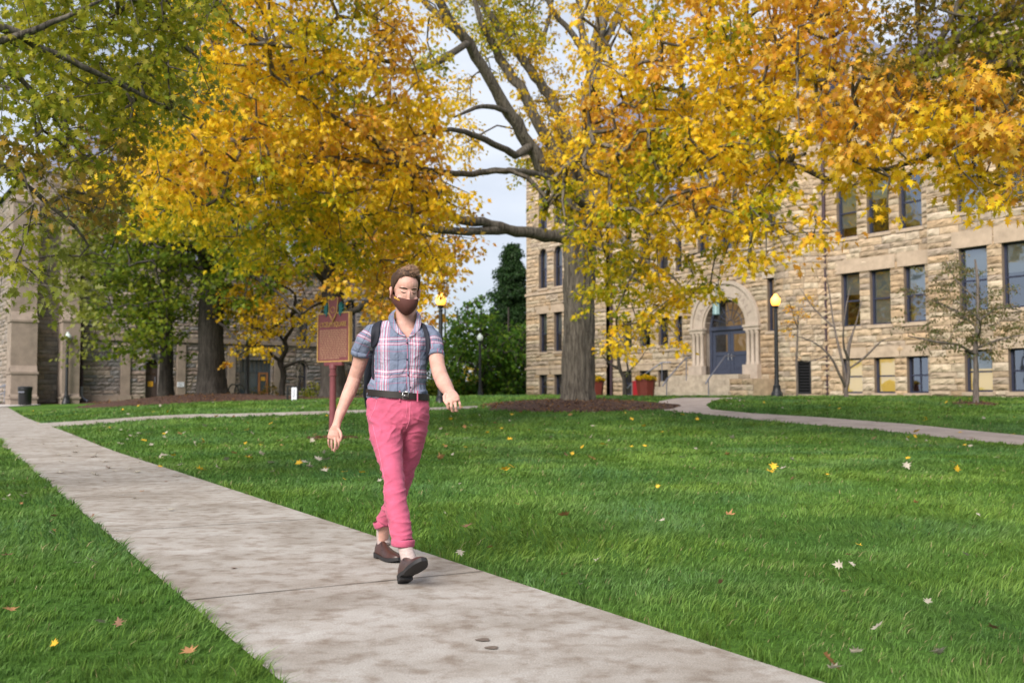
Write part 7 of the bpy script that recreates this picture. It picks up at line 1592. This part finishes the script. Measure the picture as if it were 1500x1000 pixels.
# ---- collar, placket, buttons, sleeve cuffs
inn = [(597, 494, .0), (589, 485, .0), (581, 475, .0), (577.5, 466, .0), (577, 457, .04), (584, 450, .10), (597, 448, .13), (607, 451, .10), (610.5, 458, .04), (609.5, 467, 0), (606.5, 478, 0), (602, 487, 0), (597.5, 494, .0)]
outr = [(594, 495, 0), (585, 490, 0), (575, 484, 0), (570, 473, 0), (567, 463, .05), (575, 455, .14), (596, 453, .18), (613, 456, .14), (618, 464, .05), (618, 474, 0), (615, 483, 0), (608, 490, 0), (600, 496, 0)]
vs = []
def colY(px, py, extra, lift):
    if extra: return at(px, py, TY - .06 + extra * 1.3) - MANB
    h = hit(shirt_bvh, px, py, lift)
    if h is None or h.y > TY - .02: h = at(px, py, TY - .075)
    return h - MANB
I3 = []; O3 = []; T3 = []
for i, (p, q) in enumerate(zip(inn, outr)):
    o3 = colY(q[0], q[1], q[2], .010); i3 = at(p[0], p[1], (o3.y + MANB.y) + (.012 if p[2] == 0 else -.02)) - MANB
    I3.append(i3); O3.append(o3); T3.append(i3 * .55 + o3 * .45 + Vector((0, -.010, .006)))
n = len(inn); b = MB(); b.add(I3 + T3 + O3, [(i, i + 1, n + i + 1, n + i) for i in range(n - 1)] + [(n + i, n + i + 1, 2 * n + i + 1, 2 * n + i) for i in range(n - 1)])
me_pts = b.v
col_o = b.build('collar', M['plaid'], man, smooth=True); aa = col_o.data.attributes.new('Pl', 'FLOAT_VECTOR', 'POINT'); aa.data.foreach_set('vector', np.array([((v[0]) * 1.6 + .055, v[2] * .9, 0) for v in me_pts], np.float32).ravel())
q = col_o.modifiers.new('s', 'SOLIDIFY'); q.thickness = .003; q = col_o.modifiers.new('u', 'SUBSURF'); q.levels = q.render_levels = 2
surf_tube(shirt_bvh, [(597, 495), (598, 515), (598.5, 540), (600, 560), (600, 572)], .0013, m=M['navy'], name='placket_edge', parent=so, lift=.0015)
b = MB()
for x, y in ((596.5, 502), (596, 526), (598, 549), (601, 567)):
    h = hit(shirt_bvh, x, y, .004); b.ball(tuple(h - MANB), (.0055, .003, .0055), u=10, v=6)
b.build('buttons', M['navy'], so, smooth=True)
M['navy_in'] = mat('collar_inside', (.06, .07, .13), .8)
for rg, nm in (([(531.2, 512.5, TY + .046, 15.3, .066), (530.2, 519.5, TY + .055, 15.5, .066)], 'l'), ([(637.4, 517, TY - .058, 12.3, .058), (638.0, 523, TY - .069, 12.3, .058)], 'r')):
    b = MB(); ring_loft(b, rg, 30, cap=False); b.v = [tuple(Vector(v) - MANB) for v in b.v]
    c_o = b.build('sleeve_cuff', M['plaid'], so, smooth=True); aa = c_o.data.attributes.new('Pl', 'FLOAT_VECTOR', 'POINT'); aa.data.foreach_set('vector', np.array([(v[0] * .9 + .03, v[2] * .5 + .09, 0) for v in b.v], np.float32).ravel()); q = c_o.modifiers.new('s', 'SOLIDIFY'); q.thickness = .004
# ---- backpack and straps
M['nylon'] = mat('black_nylon', (.012, .013, .022), .7, .2, 20, .3, 300, bdist=.001)
B = MB(); ring_loft(B, [(584, 476, TY + .19, 22, .05), (583, 486, TY + .20, 38, .075), (581, 515, TY + .22, 43, .095), (579, 550, TY + .23, 46, .11), (577.5, 580, TY + .23, 46, .115), (577, 596, TY + .22, 42, .095), (577, 604, TY + .21, 30, .06)], 28, lat=(1, -.1, 0))
bp_m = fuse(B, .008, 4, 'backpack'); displace(bp_m, lambda v: .006 * noise.noise(v * 14))
pk = put(bp_m, 'backpack', M['nylon'])
def strap(pts, name, lift=.011):
    vs = []; P = []
    for (x0, y0, x1, y1) in pts:
        row = []
        for k in range(5):
            x, y = x0 + (x1 - x0) * k / 4, y0 + (y1 - y0) * k / 4; h = hit(shirt_bvh, x, y, lift + (.003 if 0 < k < 4 else 0))
            if h is None or h.y > TY + .05: h = at(x, y, TY - .02)
            row.append(h)
        P.append(row)
    m_ = len(P); P = [[P[i][k] * .6 + (P[max(i - 1, 0)][k] + P[min(i + 1, m_ - 1)][k]) * .2 for k in range(5)] for i in range(m_)]
    b = MB(); b.add([v - MANB for r_ in P for v in r_], [(i * 5 + k, i * 5 + k + 1, (i + 1) * 5 + k + 1, (i + 1) * 5 + k) for i in range(m_ - 1) for k in range(4)])
    o = b.build(name, M['nylon'], pk, smooth=True); q = o.modifiers.new('s', 'SOLIDIFY'); q.thickness = .009; q.offset = 0; q = o.modifiers.new('u', 'SUBSURF'); q.levels = q.render_levels = 1
def interp(L_, n=14):
    L_ = np.array(L_, float); t = np.linspace(0, len(L_) - 1, n); return [tuple(np.interp(tt, range(len(L_)), L_[:, k]) for k in range(4)) for tt in t]
strap(interp([(549, 474, 561, 468), (544.5, 480, 558, 476), (543.5, 490, 557, 489), (543, 500, 554, 503), (543.5, 507, 549, 509)]), 'shoulder_strap')
strap(interp([(543.5, 507, 549, 509), (544.5, 520, 548.5, 521), (545, 540, 548, 541), (546, 556, 549, 557)]), 'webbing', .006)
strap(interp([(614, 470, 622, 475), (617, 477, 627, 484), (620, 487, 630, 494), (623, 498, 630.5, 502), (625, 508, 630, 512), (626, 525, 629, 527)]), 'shoulder_strap')
b = MB(); h = hit(shirt_bvh, 546.5, 510, .016) - MANB; b.box(h.x - .013, h.x + .013, h.y - .004, h.y + .006, h.z - .014, h.z + .014, bev=.003); b.build('strap_buckle', M['black'], pk)
# ---- socks and shoes
M['sock'] = mat('sock_knit', (.44, .35, .33), .95, .2, 40, .8, 90, bdist=.004, stretch=(1, 1, 2.5)); M['shoe'] = mat('shoe_leather', (.048, .018, .013), .38, .35, 14, .15, 120, spec=.5, bdist=.001); M['sole'] = mat('shoe_sole', (.018, .017, .018), .6, .2, 40, spec=.4); M['welt'] = mat('shoe_welt', (.18, .12, .08), .7)
def sock(pts, name='sock'):
    b = MB(); n = 20; ring_loft(b, pts, n); me = None; b.v = [tuple(Vector(v) - MANB) for v in b.v]; return b.build(name, M['sock'], man, smooth=True)
def shoe(heel, toe, roll, flex=0, Lg=.305):
    heel, toe = Vector(heel), Vector(toe); f = (toe - heel).normalized(); side = f.cross(Vector((0, 0, 1))).normalized(); up = side.cross(f).normalized()
    up = (up * math.cos(roll) + side * math.sin(roll)); side = f.cross(up)
    fr = lambda x, y, z: tuple(heel + f * x + side * y + up * z - MANB)
    # x along the foot from the heel, widths and heights per station
    st = [(0.000, .018, .045, .020), (.006, .028, .062, .022), (.03, .034, .078, .022), (.07, .035, .088, .022), (.105, .034, .082, .018), (.14, .037, .066, .014), (.175, .043, .052, .012), (.21, .047, .044, .012), (.245, .045, .038, .013), (.275, .036, .030, .015), (.295, .022, .022, .017), (.303, .010, .012, .018)]
    n = 20; vs = []
    for x, w, h, zb in st:
        cy = .006 * math.sin(x / .3 * math.pi)
        for k in range(n):
            q = 2 * math.pi * k / n; c, s = math.cos(q), math.sin(q); wy = w * (abs(c) ** .75) * (1 if c > 0 else -1) * (1 if s < 0 else (1 - .30 * s * min(1, h / .08))); vs.append(fr(x, cy + wy, zb + .012 + (h) * max(0, s) ** .85 - .004 * max(0, -s)))
    b = MB(); b.add(vs, [(i * n + k, i * n + (k + 1) % n, (i + 1) * n + (k + 1) % n, (i + 1) * n + k) for i in range(len(st) - 1) for k in range(n)] + [tuple(range(n))[::-1], tuple((len(st) - 1) * n + k for k in range(n))])
    S_ = b.build('shoe', M['shoe'], man, smooth=True); q = S_.modifiers.new('u', 'SUBSURF'); q.levels = q.render_levels = 1
    def outline(k): return [(x + (0 if 0 < i < len(st) - 1 else (-.004 if i == 0 else .006)), w + .004, .006 * math.sin(x / .3 * math.pi)) for i, (x, w, h, zb) in enumerate(st)]
    O = outline(0); pts = [(x, cy + w) for x, w, cy in O] + [(x, cy - w) for x, w, cy in O[::-1]]; Z = lambda x: .020 if x < .085 else (.012 + .010 * max(0, (.13 - x) / .045) if x < .13 else .012 + .012 * max(0, (x - .24) / .06))
    m_ = len(pts)
    b = MB(); top = [fr(x, y, Z(x) + .014) for x, y in pts]; bot = [fr(x, y, Z(x) - .006) for x, y in pts]; b.add(bot + top, [tuple(range(m_)), tuple(range(2 * m_ - 1, m_ - 1, -1))] + [(i, (i + 1) % m_, m_ + (i + 1) % m_, m_ + i) for i in range(m_)]); b.build('sole', M['sole'], S_, smooth=30)
    hp_ = [(x, y) for x, y in [(x, cy + w) for x, w, cy in O if x < .09] + [(x, cy - w) for x, w, cy in O[::-1] if x < .09]]; m_ = len(hp_)
    b = MB(); b.add([fr(x, y * .97, -.004) for x, y in hp_] + [fr(x, y * .98, .0145) for x, y in hp_], [tuple(range(m_)), tuple(range(2 * m_ - 1, m_ - 1, -1))] + [(i, (i + 1) % m_, m_ + (i + 1) % m_, m_ + i) for i in range(m_)]); b.build('heel', M['sole'], S_)
    b = MB()
    for k in range(4): x = .115 + .018 * k; z = .10 - .55 * (x - .105) ** .9; b.tube([fr(x, -.020, z - .012), fr(x + .003, 0, z + .004), fr(x, .020, z - .012)], .0016, 5)
    b.tube([fr(.112, 0, .098), fr(.10, .022, .102), fr(.118, .03, .086)], .0015, 5); b.tube([fr(.112, 0, .098), fr(.10, -.022, .102), fr(.118, -.03, .086)], .0015, 5)
    b.build('laces', M['leather'], S_, smooth=True)
    b = MB(); b.tube([fr(.10, -.036, .04), fr(.135, -.034, .066), fr(.165, -.018, .068), fr(.172, 0, .066), fr(.165, .018, .068), fr(.135, .034, .066), fr(.10, .036, .04)], .0012, 5); b.build('seam', M['leather'], S_)
    return S_
shoe((-.600, 5.515, .010), (-.458, 5.275, .150), R(-4)); shoe((-.858, 6.415, .006), (-.690, 6.165, .006), 0)
sock([(589, 786, TY - .33, 10, .040), (593, 800, TY - .345, 10.4, .041), (597, 812, TY - .36, 11, .044), (600.5, 824, TY - .385, 12, .048), (602, 832, TY - .40, 11.5, .046)])
sock([(562, 756, TY + .42, 9, .038), (561, 772, TY + .46, 9.3, .038), (561, 784, TY + .475, 9.6, .040), (562.5, 794, TY + .475, 10, .043), (564, 800, TY + .47, 9.6, .042)])
